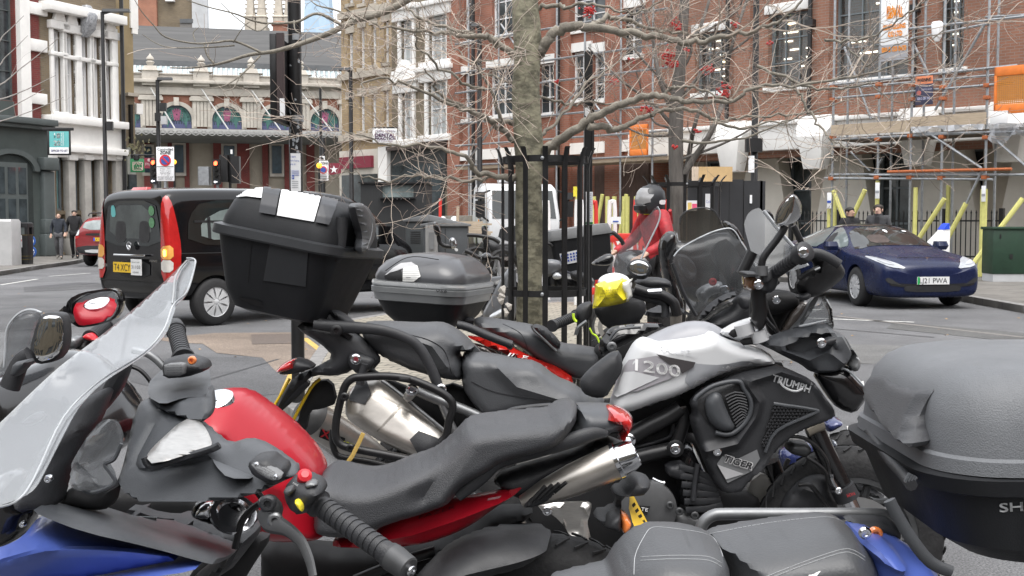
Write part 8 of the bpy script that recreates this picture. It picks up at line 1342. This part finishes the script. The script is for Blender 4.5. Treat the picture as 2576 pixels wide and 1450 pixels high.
hg=B('hand_guard',mat('guard_black',(.008,.008,.009),.5,0,.2,8,spec=.25),tg,'F',[(1000,560),(1060,538),(1130,550),(1210,572),(1250,620),(1285,680),(1262,735),(1180,800),(1090,860),(1010,870),(950,840),(925,780),(960,730),(1010,690),(1080,640)],[(1000,560,3.72),(1285,680,3.95),(1010,870,3.85)],.03,.04,rid=[([(960,720),(1060,660),(1200,590)],.02,14)]); TB('guard_vent',mPit,hg,'F',[(945,735),(1010,690),(1090,655)],.01,3.70,6); TB('guard_edge',mGrTube,hg,'F',[(1060,670),(1098,652)],.004,3.69,5); TB('guard_arm',mPl,tg,'F',[(1000,565),(1070,548),(1160,580),(1240,630)],.016,3.7,8,4,.6); B('guard_lower',mPl,tg,'F',[(940,860),(1000,830),(1040,850),(1010,890),(960,890)],3.78,.04,.015)
rs=B('brake_reservoir',mat('amber_pot',(.16,.075,.03),.15,0,.4,20,coat=1),tg,'F',[(540,700),(640,700),(632,810),(590,820),(548,800)],3.8,.03,.03); B('reservoir_lid',mPl,rs,'F',[(528,685),(545,678),(630,680),(648,700),(640,722),(540,722)],3.77,.04,.035,ch=2); B('brake_hoses',mPit,tg,'F',[(610,880),(700,830),(900,820),(960,900),(900,960),(760,1000),(700,980),(640,1060),(590,1040),(630,960)],3.98,.05,.02)
TB('cable',mTube,tg,'F',[(700,900),(720,980),(760,1060),(790,1120)],.008,3.86,6); TB('cable',mTube,tg,'F',[(680,880),(690,1000),(770,1100)],.007,3.84,6); bolt('chrome_nut',tg,'F',650,775,3.76,.016); bolt('chrome_nut',tg,'F',780,885,3.8,.014)
mi=B('mirror',mGloss,tg,'F',[(780,340),(790,270),(820,200),(870,140),(905,115),(940,140),(968,200),(965,270),(930,320),(870,350),(810,362)],[(780,340,3.75),(905,115,3.75),(968,200,3.9)],.03,.03,back=1.5,ch=2); B('mirror_glass',mMir,mi,'F',[(786,345),(792,280),(820,210),(870,145),(903,122),(914,170),(895,260),(860,325),(820,352)],mplane('F',(850,230),3.70,(3,-20.9,3.5)),.003,.002,ch=2); TB('mirror_stalk',mTube,tg,'F',[(845,350),(820,400),(770,470),(700,560),(676,620),(676,690)],.013,3.78,10,4); TB('stalk_foot',mGrTube,tg,'F',[(676,640),(676,710)],.02,3.77,10)
ws=B('windscreen',mScrG,tg,'F',[(546,350),(560,300),(580,260),(620,230),(668,218),(690,240),(740,300),(800,380),(880,470),(930,540),(1000,620),(1010,640),(960,660),(860,690),(720,680),(650,660),(610,560)],[(546,350,4.15),(668,218,4.2),(860,690,3.95)],.004,.0,ch=1,bend=lambda X,Y:.03*math.sin((X-1870)/160*PI)); TB('screen_rim',MT['pale_edge'],ws,'F',[(690,240),(760,330),(850,440),(920,520),(1005,640)],.007,4.05,6); TB('screen_stay',mTube,tg,'F',[(608,540),(570,620),(530,700)],.02,3.95,8); TB('mirror_arm',mTube,tg,'F',[(905,350),(940,420),(985,520)],.012,4.3,8); B('mirror',mGloss,tg,'F',[(690,240),(730,232),(765,280),(770,330),(740,310)],4.35,.03,.02)
B('wind_deflector',mScrT,tg,'N',[(1665,605),(1740,480),(1780,420),(1880,390),(1930,290),(1960,400),(2010,620),(1990,650),(1900,560),(1800,580)],3.9,.006,.01,ch=0); TB('deflector_rim',MT['pale_edge'],tg,'N',[(1665,606),(1800,580),(1940,550)],.004,3.88,6); B('deflector_stay',mGloss,tg,'N',[(1910,320),(1950,330),(2000,430),(2020,600),(2000,650),(1950,640),(1920,570),(1985,560),(1975,460),(1930,390)],3.93,.02,.01,ch=0); B('dash_panel',mat('brown_tint',(.06,.05,.045),.2,0,.3,6,coat=1),tg,'N',[(1480,680),(1620,420),(1740,350),(1750,420),(1690,560),(1560,680)],3.97,.04,.01); B('screen_base',mat('slate_plastic',(.09,.095,.1),.4,0,.1),tg,'N',[(1560,670),(1700,520),(1800,320),(1880,290),(1780,480),(1660,640)],3.93,.03,.01)
# fork and front wheel
TB('fork_leg',mGloss,tg,'I',[(1055,370),(1130,540),(1220,720),(1300,890)],.034,3.88,16,2); TB('fork_ring',mat('bronze_ring',(.3,.27,.22),.35,.7),tg,'I',[(1000,395),(1060,365),(1120,345)],.024,3.85,10); TB('fork_seal',mPl,tg,'I',[(1255,800),(1300,890)],.042,3.87,14); TB('fork_tube',mChr,tg,'I',[(1300,890),(1350,1000),(1400,1110)],.027,3.88,14,1); q=MB(); ptext(q,'SHOWA','I',(1296,880),(1356,862),24,3.82); q.build('lettering',mInkR,tg)
TB('fork_leg',mGloss,tg,'I',[(740,620),(800,780),(850,880)],.034,4.12,12,2); bwheel(tg,2150,4.0,.33,.11); B('front_mudguard',mPl,tg,'I',[(800,990),(850,880),(920,790),(1010,730),(1100,715),(1160,735),(1150,790),(1240,960),(1190,1000),(1060,980),(950,1000)],3.93,.04,.03,rid=[([(960,800),(1060,830),(1080,900)],.02,20)]); TB('brake_hose',mTube,tg,'I',[(880,440),(980,450),(1080,520),(1150,620),(1170,720),(1190,790)],.007,3.83,6); TB('brake_hose',mTube,tg,'I',[(1000,590),(1080,640),(1140,700),(1165,780),(1225,820)],.007,3.82,6); TB('wheel_cable',mTube,tg,'I',[(940,790),(1020,790),(1080,850),(1160,960)],.008,3.86,6); bolt('banjo_bolt',tg,'I',1230,830,3.82,.012); TB('banjo',mChr,tg,'I',[(1180,710),(1190,760),(1230,830)],.008,3.82,6)
B('horn',mEng,tg,'I',[(860,500),(890,470),(1000,480),(1035,520),(1030,560),(990,590),(900,570),(860,540)],3.9,.05,.03); B('radiator_guard',mat('pale_alloy_plate',(.32,.31,.29),.6,.3),tg,'I',[(570,780),(700,690),(780,840),(820,910),(790,985),(600,985)],4.1,.03,.01); B('brass_tab',mat('brass',(.5,.42,.22),.5,.3),tg,'I',[(735,890),(770,870),(785,885),(778,915),(740,918)],4.05,.01,.004)
# ======== blue sports bike beyond it
bb=root('blue_motorcycle','dark blue sports motorcycle mostly hidden, its front wheel showing behind the silver bike','motorcycle',(1.5,4.8,0)); B('front_mudguard',mat('navy_paint',(.025,.035,.12),.2,.2,.1,3,coat=1),bb,'I',[(1210,560),(1240,560),(1340,600),(1480,710),(1565,805),(1555,825),(1500,800),(1330,740),(1280,680)],4.5,.05,.03); B('lower_mudguard',mPl,bb,'I',[(1270,680),(1340,740),(1560,860),(1565,885),(1500,890),(1350,830),(1290,760)],4.5,.05,.02); bwheel(bb,2180,4.65,.3,.12); B('cowl',MT['navy_paint'],bb,'I',[(1100,330),(1180,285),(1245,310),(1250,350),(1160,400),(1130,400)],4.7,.1,.05); B('fairing',MT['navy_paint'],bb,'I',[(800,560),(880,510),(1050,480),(1060,640),(1010,720),(900,740),(830,690)],4.6,.05,.04); B('side_panel',mat('pale_blue_silver',(.45,.48,.52),.3,.4),bb,'I',[(1190,470),(1220,480),(1270,640),(1250,650)],4.5,.03,.01); TB('cable',mTube,bb,'I',[(870,600),(840,700),(880,830)],.01,4.4,6); B('body_mass',mPit,bb,'I',[(700,560),(1080,480),(1200,700),(1180,900),(800,1000),(700,800)],4.75,.1,.02)
# ======== red bike with the silver banded case
rv=root('red_motorcycle','bright red motorcycle behind the silver one, with a black and silver banded top case','motorcycle',(0,5.1,0)); yv=5.1; mRed3=mat('scarlet_paint',(.48,.018,.012),.2,.1,.06,3,coat=1)
Mc=Matrix.Translation(P(1092,728,5.25))@Matrix.Rotation(R(3),4,'Y')@Matrix.Rotation(R(-16),4,'Z')
q=MB(); q.rbox([(-.165,.01,0,.10,.12,.05),(-.155,.005,0,.135,.17,.07),(-.11,0,0,.175,.22,.09),(-.055,0,0,.2,.25,.1),(-.03,0,0,.208,.262,.1)],Mc,7); cs=q.build('top_case',mBlkBox,rv,ang=40)
q=MB(); q.rbox([(-.05,0,0,.2,.25,.1),(-.045,0,0,.212,.265,.1),(-.012,0,0,.218,.272,.1),(-.01,0,0,.224,.278,.1),(.012,0,0,.226,.28,.1),(.016,0,0,.219,.274,.1),(.02,0,0,.222,.277,.1),(.04,0,0,.222,.277,.1),(.045,0,0,.20,.25,.1)],Mc,8); bd=q.build('silver_band',mat('case_silver',(.27,.28,.285),.32,.6,.06,8,coat=.3),cs,ang=25); q=MB(); q.rbox([(.021,0,0,.2225,.2775,.1),(.028,0,0,.2245,.2795,.1),(.038,0,0,.2235,.2785,.1)],Mc,8); q.build('bright_strip',mat('bright_strip',(.62,.64,.65),.25,.5),bd,ang=25)
q=MB(); q.rbox([(.042,0,0,.212,.266,.1),(.06,0,0,.214,.268,.1),(.09,0,0,.205,.255,.1),(.125,0,0,.18,.225,.1),(.15,.005,0,.14,.18,.09),(.162,.01,0,.09,.12,.07),(.168,.01,0,.03,.05,.03)],Mc,8); ld=q.build('lid',mat('lid_charcoal',(.06,.062,.068),.33,0,.12,5,coat=.3),cs,ang=50); bv=bvh_of(ld)
q=MB(); ptext(q,'V56','L',(1330,487),(1475,487),30,5.0,bvh=bvh_of(bd),off=.004,it=.35,bold=.3); q.build('lettering',mInk,bd)
f=onbody('rear_reflector',mat('ribbed_lens',(.72,.72,.70),.2,0,.1,30,str=(1,1,12)),ld,bv,'L',[(925,190),(1000,170),(1105,150),(1150,290),(1060,352),(922,350)],.006,ch=0); onbody('reflector_wing',mat('pale_lens2',(.42,.42,.43),.15,0,.1,20,coat=1),ld,bv,'L',[(700,270),(800,180),(900,120),(1030,108),(1100,150),(930,185),(860,210),(740,270)],.004,ch=0); onbody('reflector_foot',mPit,ld,bv,'L',[(690,285),(760,240),(900,200),(920,350),(880,360),(700,310)],.005,ch=0)
for k in range(6): onbody('rib',mGrTube,f,bv,'L',[(926,205+24*k),(1125+4*k,205+24*k),(1125+4*k,209+24*k),(926,209+24*k)],.009,3,0)
TB('lid_seam',mPit,ld,'L',[(700,215),(890,85),(1010,42),(1140,38),(1380,75)],.002,5.02,5); TB('case_plate',mPl,rv,'E',[(600,1030),(760,1045),(1040,1040)],.02,5.2,6)
s1=B('seat',mVin2,rv,'E',[(1040,1040),(1060,1018),(1100,1012),(1160,1016),(1300,1040),(1460,1066),(1500,1085),(1600,1130),(1665,1200),(1800,1215),(1945,1240),(1980,1300),(1940,1420),(1860,1470),(1760,1455),(1620,1390),(1500,1330),(1430,1270),(1350,1218),(1200,1150),(1090,1100),(1045,1080)],5.15,.04,.11,back=.5,R=26); B('seat_pad',mPl,rv,'E',[(1462,1078),(1490,1062),(1560,1082),(1630,1145),(1672,1200),(1660,1250),(1600,1215),(1530,1150),(1490,1120)],5.0,.03,.03); TB('pad_edge',mGrTube,rv,'E',[(1460,1070),(1475,1105),(1540,1165),(1640,1258)],.006,4.97,6); stitch('stitching',s1,s1,'E',[(1250,1060),(1380,1130),(1430,1240)],mPl,.002,.02,.004)
tl=B('tail_panel',mRed3,rv,'E',[(985,1150),(1040,1150),(1250,1195),(1430,1285),(1520,1325),(1640,1365),(1780,1460),(1700,1560),(1500,1400),(1300,1290),(1100,1210)],5.05,.04,.04); q=MB(); bv=bvh_of(tl); ptext(q,'III E','E',(1285,1292),(1420,1318),26,5.0,bvh=bv,off=.004,it=.5,bold=.8); q.build('lettering',mInkW,tl); B('tail_workings',mat('oily_metal',(.2,.18,.17),.3,.6,.8,30),rv,'E',[(1030,1200),(1100,1215),(1230,1280),(1180,1290),(1060,1245)],5.06,.03,.02)
TB('carry_rail',mPl,rv,'E',[(920,1065),(1000,1085),(1150,1150),(1315,1212)],.018,4.95,10); TB('carry_rail',mPl,rv,'E',[(930,1050),(1000,1075),(1100,1120)],.012,5.3,8); bolt('rail_end',rv,'E',1302,1225,4.95,.014,mPl)
B('body_mass',mPit,rv,'',[(1180,960),(1300,900),(1430,960),(1480,1060),(1300,1140),(1180,1100)],5.2,.1,.05); bwheel(rv,1120,5.2,.32,.16); bwheel(rv,1780,5.2,.32,.11)
q=MB(); A=P(*cv('G',(2600,520)),4.9); E_=P(*cv('G',(2240,290)),4.75); ax=(E_-A).normalized(); L=(E_-A).length; q.lathe(A,ax,[(-.25,.045),(0,.07),(L*.8,.075),(L,.075)],24); ex=q.build('silencer',mSteelX,rv); q=MB(); q.lathe(E_,ax,[(-.03,.078),(.0,.078),(.02,.07),(.05,.05),(.05,.03),(0,.028),(0,.0005)],24); q.build('end_cap',mat('carbon_cap',(.1,.1,.1),.4,.4,.2),ex); bv=bvh_of(ex); lb=onbody('silencer_label',mPit,ex,bv,'G',[(2325,385),(2500,450),(2500,520),(2310,440)],.003,ch=0); q=MB(); ptext(q,'X','G',(2320,440),(2380,455),55,4.7,bvh=bv,off=.006,bold=1.); q.build('red_mark',mInkR,lb); q=MB(); ptext(q,'AKRAPOVIC','G',(2385,470),(2620,560),40,4.7,bvh=bv,off=.006,bold=.5); q.build('lettering',mat('acid_yellow',(.75,.8,.03),.5),lb); TB('exhaust_link',mSteelX,rv,'H',[(0,330),(100,400),(220,490)],.03,5.0,10); TB('yellow_strap',mYel,rv,'H',[(240,415),(160,580),(90,670)],.008,3.74,6,2,.4)
# ======== commuter scooter with the yellow bag
ys=root('commuter_scooter','commuter scooter with a clear curved screen and a yellow bag taped over its mirror','scooter',P(1620,1400,5.2)); yb=5.0
f=B('windscreen',mScr,ys,'E',[(1995,690),(2040,620),(2120,500),(2200,400),(2290,300),(2340,240),(2370,210),(2388,230),(2390,290),(2360,370),(2300,470),(2270,560),(2200,690),(2150,715),(2080,685)],5.25,.005,.0,ch=1,bend=lambda X,Y:.05*math.sin((X-1525)/130*PI)); TB('screen_rim',MT['pale_edge'],f,'E',[(2370,212),(2390,250),(2380,320),(2330,430),(2280,530),(2240,620)],.004,5.24,6)
g,A,Bq,ax=grip('grip',ys,'E',(1790,1000),(1605,1075),5.0,4.86,.022); B('switchgear',mPl,ys,'E',[(1770,980),(1800,930),(1850,905),(1900,900),(1900,990),(1850,1070),(1800,1060)],4.98,.04,.03); TB('brake_lever',mGrTube,ys,'E',[(1860,1040),(1800,1085),(1785,1120),(1780,1140)],.009,4.9,6); TB('neon_band',mat('neon_tape',(.6,.85,.05),.5),ys,'E',[(1762,985),(1765,1020),(1785,1045)],.006,4.86,6); TB('neon_wire',MT['neon_tape'],ys,'E',[(1880,1090),(1900,1130),(1930,1150),(1950,1195)],.004,4.86,6)
m1=B('mirror',mPl,ys,'E',[(2150,655),(2165,615),(2225,588),(2295,603),(2335,650),(2320,700),(2280,740),(2215,735),(2170,700)],5.0,.04,.02,ch=2); B('mirror_glass',mMir,m1,'E',[(2166,652),(2180,618),(2228,598),(2285,612),(2316,655),(2300,705),(2235,712),(2185,690)],mplane('E',(2240,655),4.96,(1,-20.9,7)),.003,.002,ch=2)
m2=B('mirror',mWin,ys,'E',[(1940,760),(1960,725),(2010,700),(2080,690),(2150,712),(2190,765),(2180,810),(2100,840),(1970,830)],4.95,.04,.03,ch=2); bg=B('yellow_bag',mat('yellow_polythene',(.72,.62,.02),.3,0,.18,14,bump=.5,bsc=25,coat=.5),m2,'E',[(1925,775),(1990,750),(2010,765),(2100,742),(2120,725),(2160,745),(2150,830),(2165,895),(2110,915),(2000,935),(1903,948),(1915,880)],4.88,.03,.03,ch=0,rid=[([(1960,770),(1990,850),(1930,930)],.02,12),([(2100,750),(2060,820),(2130,900)],.02,12)])
B('clear_flap',mat('cloudy_tape',(.62,.62,.58),.3,0,.2,20),bg,'E',[(2105,740),(2130,760),(2195,728),(2175,770),(2190,860),(2150,900),(2140,850),(2110,800)],4.86,.01,.015,ch=0); q=MB(); bvv=bvh_of(bg)
for k in range(4): ptext(q,('WARNING','DO NOT MOVE THIS','VEHICLE UNTIL THE','LOCK IS REMOVED')[k],'E',(1970-12*k,830+20*k),(2090-4*k,812+20*k),13,4.85,bvh=bvv,off=.004)
q.build('lettering',mat('olive_ink',(.2,.18,.03),.6),bg)
B('instrument_pod',mPl,ys,'E',[(1900,960),(1960,900),(2150,860),(2260,870),(2300,950),(2240,1050),(2100,1090),(1990,1090)],5.05,.03,.02); B('front_cowl',mPit,ys,'',[(1490,880),(1530,850),(1640,820),(1700,830),(1690,900),(1620,930),(1540,950),(1500,930)],5.1,.05,.06); 
TB('handlebar',mPl,ys,'E',[(2165,825),(2230,850),(2330,880),(2415,905),(2430,960),(2425,1010)],.018,4.9,10); TB('cable',mTube,ys,'E',[(2205,805),(2300,835),(2400,850),(2480,900),(2505,960),(2515,1000)],.022,4.88,10); TB('chrome_link',mChr,ys,'E',[(2300,830),(2400,825)],.014,4.87,8); B('tail_box',mPl,ys,'E',[(2200,760),(2250,730),(2360,720),(2460,740),(2480,800),(2380,800),(2260,810)],5.1,.04,.04); B('dash_cover',mGloss,ys,'E',[(1945,1240),(1960,1180),(2010,1110),(2060,1075),(2280,1055),(2440,1062),(2350,1110),(2270,1140),(2160,1200),(2060,1250),(1975,1300)],4.6,.04,.03,rid=[([(2000,1160),(2080,1110),(2260,1080)],-.015,10)]); bolt('dial',ys,'E',2040,1225,4.55,.02,mGrTube); TB('dash_edge',mSat,ys,'E',[(2020,1180),(2090,1100),(2250,1085)],.006,4.55,6)
bwheel(ys,1600,5.35,.25,.11); B('mirror',mGloss,ys,'E',[(1880,632),(1930,590),(1990,555),(2040,550),(2058,580),(2040,630),(1990,640)],5.4,.03,.03,ch=2)
# ======== touring scooter with the tinted screen
ts=root('touring_scooter','black touring scooter with a wide grey tinted screen left of the silver motorcycle mirror','scooter',P(1790,1300,5.7)); f=B('windscreen',mScrT,ts,'F',[(28,610),(40,560),(80,520),(180,460),(300,400),(390,372),(450,368),(490,400),(530,470),(590,560),(640,650),(620,720),(560,820),(440,850),(300,940),(240,985),(200,990),(120,900),(60,740)],5.5,.005,.0,ch=1,bend=lambda X,Y:.08*math.sin((X-1690)/220*PI)); TB('screen_rim',MT['pale_edge'],f,'F',[(40,570),(80,522),(180,460),(300,402),(390,374),(450,370),(490,402),(530,472),(590,562),(640,652)],.004,5.46,6)
TB('screen_edge',mPl,ts,'F',[(30,620),(70,740),(120,860),(200,1000)],.01,5.48,6); B('mirror_back',mGloss,ts,'F',[(-70,470),(-20,400),(20,385),(60,400),(60,500),(0,600),(60,760),(130,960),(60,1000),(0,860),(-60,640)],5.7,.05,.05); m1=B('mirror',mPl,ts,'F',[(40,600),(70,550),(130,560),(190,620),(210,690),(190,760),(130,750),(80,690)],5.75,.03,.02,ch=2); B('mirror_glass',mMir,m1,'F',[(62,610),(80,570),(130,580),(180,630),(200,690),(180,740),(130,730),(90,680)],5.73,.003,.002,ch=2)
B('grip_cluster',mat('silver_cluster',(.3,.31,.32),.35,.5,.3,20),ts,'F',[(200,840),(230,800),(290,770),(360,750),(390,760),(395,800),(420,830),(350,840),(300,860),(270,920),(230,900)],5.75,.05,.03); bolt('red_switch',ts,'F',320,755,5.7,.02,MT['button_red']); bolt('bar_end',ts,'F',405,815,5.7,.025)
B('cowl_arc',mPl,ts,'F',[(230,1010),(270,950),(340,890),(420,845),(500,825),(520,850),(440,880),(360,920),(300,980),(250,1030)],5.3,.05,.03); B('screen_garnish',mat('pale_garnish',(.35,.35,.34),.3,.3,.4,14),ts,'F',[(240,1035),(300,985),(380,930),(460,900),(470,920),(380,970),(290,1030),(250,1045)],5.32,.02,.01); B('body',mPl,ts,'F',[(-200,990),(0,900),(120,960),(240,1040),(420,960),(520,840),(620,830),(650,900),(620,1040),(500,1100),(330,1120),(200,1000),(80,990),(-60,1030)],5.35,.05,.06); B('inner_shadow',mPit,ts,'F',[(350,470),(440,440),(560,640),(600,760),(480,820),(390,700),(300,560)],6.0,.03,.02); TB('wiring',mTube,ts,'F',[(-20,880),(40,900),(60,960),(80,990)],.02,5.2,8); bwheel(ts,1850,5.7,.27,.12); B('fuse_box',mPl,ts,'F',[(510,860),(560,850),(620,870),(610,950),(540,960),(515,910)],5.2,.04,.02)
# second smoked screen, further off
us_=root('parked_scooter','parked scooter whose rounded smoked brown screen shows above the tinted one','scooter',P(1760,1100,6.6)); f=B('windscreen',mScrB,us_,'F',[(78,300),(95,270),(140,240),(220,220),(290,222),(340,250),(370,300),(390,350),(400,370),(250,430),(95,490),(85,400)],6.6,.006,.0,ch=2,bend=lambda X,Y:.06*math.sin((X-1705)/120*PI)); TB('screen_rim',mPl,f,'F',[(80,330),(100,268),(150,236),(220,220),(290,222),(345,255),(385,340)],.004,6.55,6); B('mirror_shell',mGloss,us_,'F',[(380,310),(430,315),(490,350),(530,420),(560,470),(480,440),(410,370)],6.7,.04,.03); B('body',mGloss,us_,'F',[(0,420),(60,380),(80,480),(420,380),(560,460),(600,700),(500,900),(100,900),(-20,560)],7.0,.05,.08); bwheel(us_,1770,6.9,.26,.12)
# rider's machine
rmx=root('parked_motorcycle','dark motorcycle under the rider in red, only its handlebar showing','motorcycle',P(1610,760,12.2)); TB('handlebar',mTube,rmx,'J',[(1560,850),(1640,835),(1700,815),(1740,840),(1790,890),(1815,940)],.022,12.,8); TB('grip',mPl,rmx,'J',[(1545,852),(1650,830)],.032,11.98,8); TB('lever',mGrTube,rmx,'J',[(1630,900),(1650,860),(1700,830)],.014,12.,6); B('body',mGloss,rmx,'',[(1540,640),(1600,625),(1700,650),(1760,700),(1740,760),(1560,760)],12.35,.1,.12); bwheel(rmx,1540,12.4,.31,.12); bwheel(rmx,1800,12.4,.31,.14)
# ======== machines behind the guard
ds=root('delivery_scooter','delivery scooter with a large black cargo box behind the tree guard','scooter',P(1420,900,9.4)); Mb=Matrix.Translation(P(1448,634,9.5))@Matrix.Rotation(R(-8),4,'Y')@Matrix.Rotation(R(10),4,'Z'); q=MB(); q.rbox([(-.24,0,0,.23,.24,.03),(.12,0,0,.25,.26,.03)],Mb,3); cb2=q.build('cargo_box',mBlkBox,ds); q=MB(); q.rbox([(.12,0,0,.262,.27,.04),(.15,0,0,.262,.27,.04),(.2,0,0,.25,.25,.05),(.205,0,0,.2,.2,.05)],Mb,4); q.build('box_lid',mat('grey_lid',(.16,.165,.17),.5,0,.15,6),cb2); bv=bvh_of(cb2)
st=onbody('box_sticker',mPaper,cb2,bv,'J',[(1165,1030),(1350,990),(1370,1110),(1195,1145)],.006,ch=0); q=MB()
for j in range(3):
    for i in range(6): x=1178+30*i+4*j; y=1046+30*j-6.5*i; pdec(q,bv,'J',[(x,y),(x+18,y-4),(x+21,y+14),(x+3,y+18)],.01,2,0)
q.build('sticker_blocks',mInkB,st); TB('handlebar',mTube,ds,'J',[(980,940),(1060,930),(1090,960)],.014,9.2,8); B('seat_body',mGloss,ds,'J',[(990,1150),(1080,1080),(1180,1090),(1200,1150),(1270,1220),(1400,1200),(1500,1250),(1540,1330),(1420,1450),(1020,1450)],9.1,.06,.09); B('headlamp',mLens,ds,'J',[(1090,1250),(1140,1210),(1205,1260),(1170,1290),(1110,1290)],8.9,.04,.03); B('front_panel',mat('dove_panel',(.15,.155,.165),.35,.2,.1,4,coat=.5),ds,'J',[(1000,1110),(1060,1080),(1180,1100),(1195,1180),(1100,1250),(1010,1280)],8.95,.05,.04); B('dash',mPl,ds,'J',[(1270,1215),(1360,1195),(1490,1270),(1440,1330),(1290,1300)],8.9,.05,.04); bwheel(ds,1380,9.3,.24,.11); bwheel(ds,1520,9.5,.24,.11)
gs=root('grey_scooter','grey scooter with a silver lamp parked left of the guarded tree','scooter',P(1240,950,8.9)); B('front_shield',mat('dove_panel',(0,0,0)),gs,'L',[(1930,760),(2000,620),(2100,430),(2180,280),(2340,90),(2360,300),(2360,850),(2240,870),(1960,830)],8.9,.06,.06,ch=1); B('headlamp',mLens,gs,'L',[(2000,800),(2080,740),(2200,680),(2200,790),(2080,830)],8.7,.05,.04); TB('handlebar',mPl,gs,'',[(1160,648),(1190,655),(1215,668),(1245,690)],.02,8.8,8); m1=B('mirror',mGloss,gs,'E',[(1085,600),(1095,560),(1130,540),(1170,555),(1185,590),(1160,620),(1100,637)],8.6,.03,.04,ch=2); TB('mirror_stalk',mTube,gs,'E',[(1160,590),(1210,580),(1235,600)],.012,8.6,8); m2=B('mirror',mGloss,gs,'E',[(745,330),(760,316),(790,345),(805,390),(795,430),(765,425),(748,380)],8.9,.03,.04,ch=2); TB('mirror_stalk',mTube,gs,'E',[(785,425),(795,470),(830,495),(880,500)],.017,8.9,8); B('bar_clamp',mat('worn_chrome',(.5,.51,.52),.15,.9,.5,20),gs,'E',[(858,455),(880,432),(905,440),(920,490),(900,520),(870,510)],8.9,.03,.03); B('brake_tag',mPaper,gs,'E',[(900,510),(925,515),(925,535),(905,533)],8.85,.01,.0); bwheel(gs,1255,8.95,.25,.11); B('rear_body',mGloss,gs,'',[(1215,700),(1300,690),(1320,800),(1240,830),(1200,770)],9.0,.06,.08)
# bicycle
bc_=root('bicycle','dark bicycle with a basket leaning by the utility cabinets','bicycle',P(1190,770,10.5)); yc=10.5
def ring(nm,X,Y,r,y,t,par,m,el=.55): c=P(X,Y,y); q=MB(); q.tube([V((c.x+math.cos(k*PI/12)*r*el,y+math.sin(k*PI/12)*r*.0+math.cos(k*PI/12)*r*.8,c.z+math.sin(k*PI/12)*r)) for k in range(25)],t,6,1); return q.build(nm,m,par)
for X,Y in ((1262,722),(1196,716)): w=ring('wheel',X,Y,.33,yc,.02,bc_,mTyre)
for pts in ([(1196,716),(1215,655),(1250,650)],[(1215,655),(1235,715),(1250,650)],[(1235,715),(1262,722),(1250,640)],[(1235,715),(1196,716)]): TB('frame_tube',mat('pale_frame',(.35,.36,.37),.4,.4,.2),bc_,'',pts,.018,yc,6,1)
TB('handlebar',mTube,bc_,'J',[(232,840),(330,845),(420,860),(500,880),(560,920)],.018,10.2,8); TB('brake_lever',mTube,bc_,'J',[(210,1000),(260,1020),(330,1060),(370,1070)],.02,10.2,8); q=MB()
for k in range(7): a=k/6; q.pt('J',[(395,880+18*k,10.3),(440,890+18*k,10.3),(445,900+18*k,10.6)],.008,5,1)
q.build('basket',mBlack,bc_); TB('stem',mTube,bc_,'J',[(420,750),(400,820),(410,900),(470,1080)],.02,10.3,8); B('bag',mPl,bc_,'J',[(370,760),(400,740),(430,790),(440,860),(390,860)],10.3,.03,.04); B('seat',mPl,bc_,'J',[(380,900),(470,880),(560,930),(560,1010),(470,1040),(400,1000)],10.6,.04,.06)
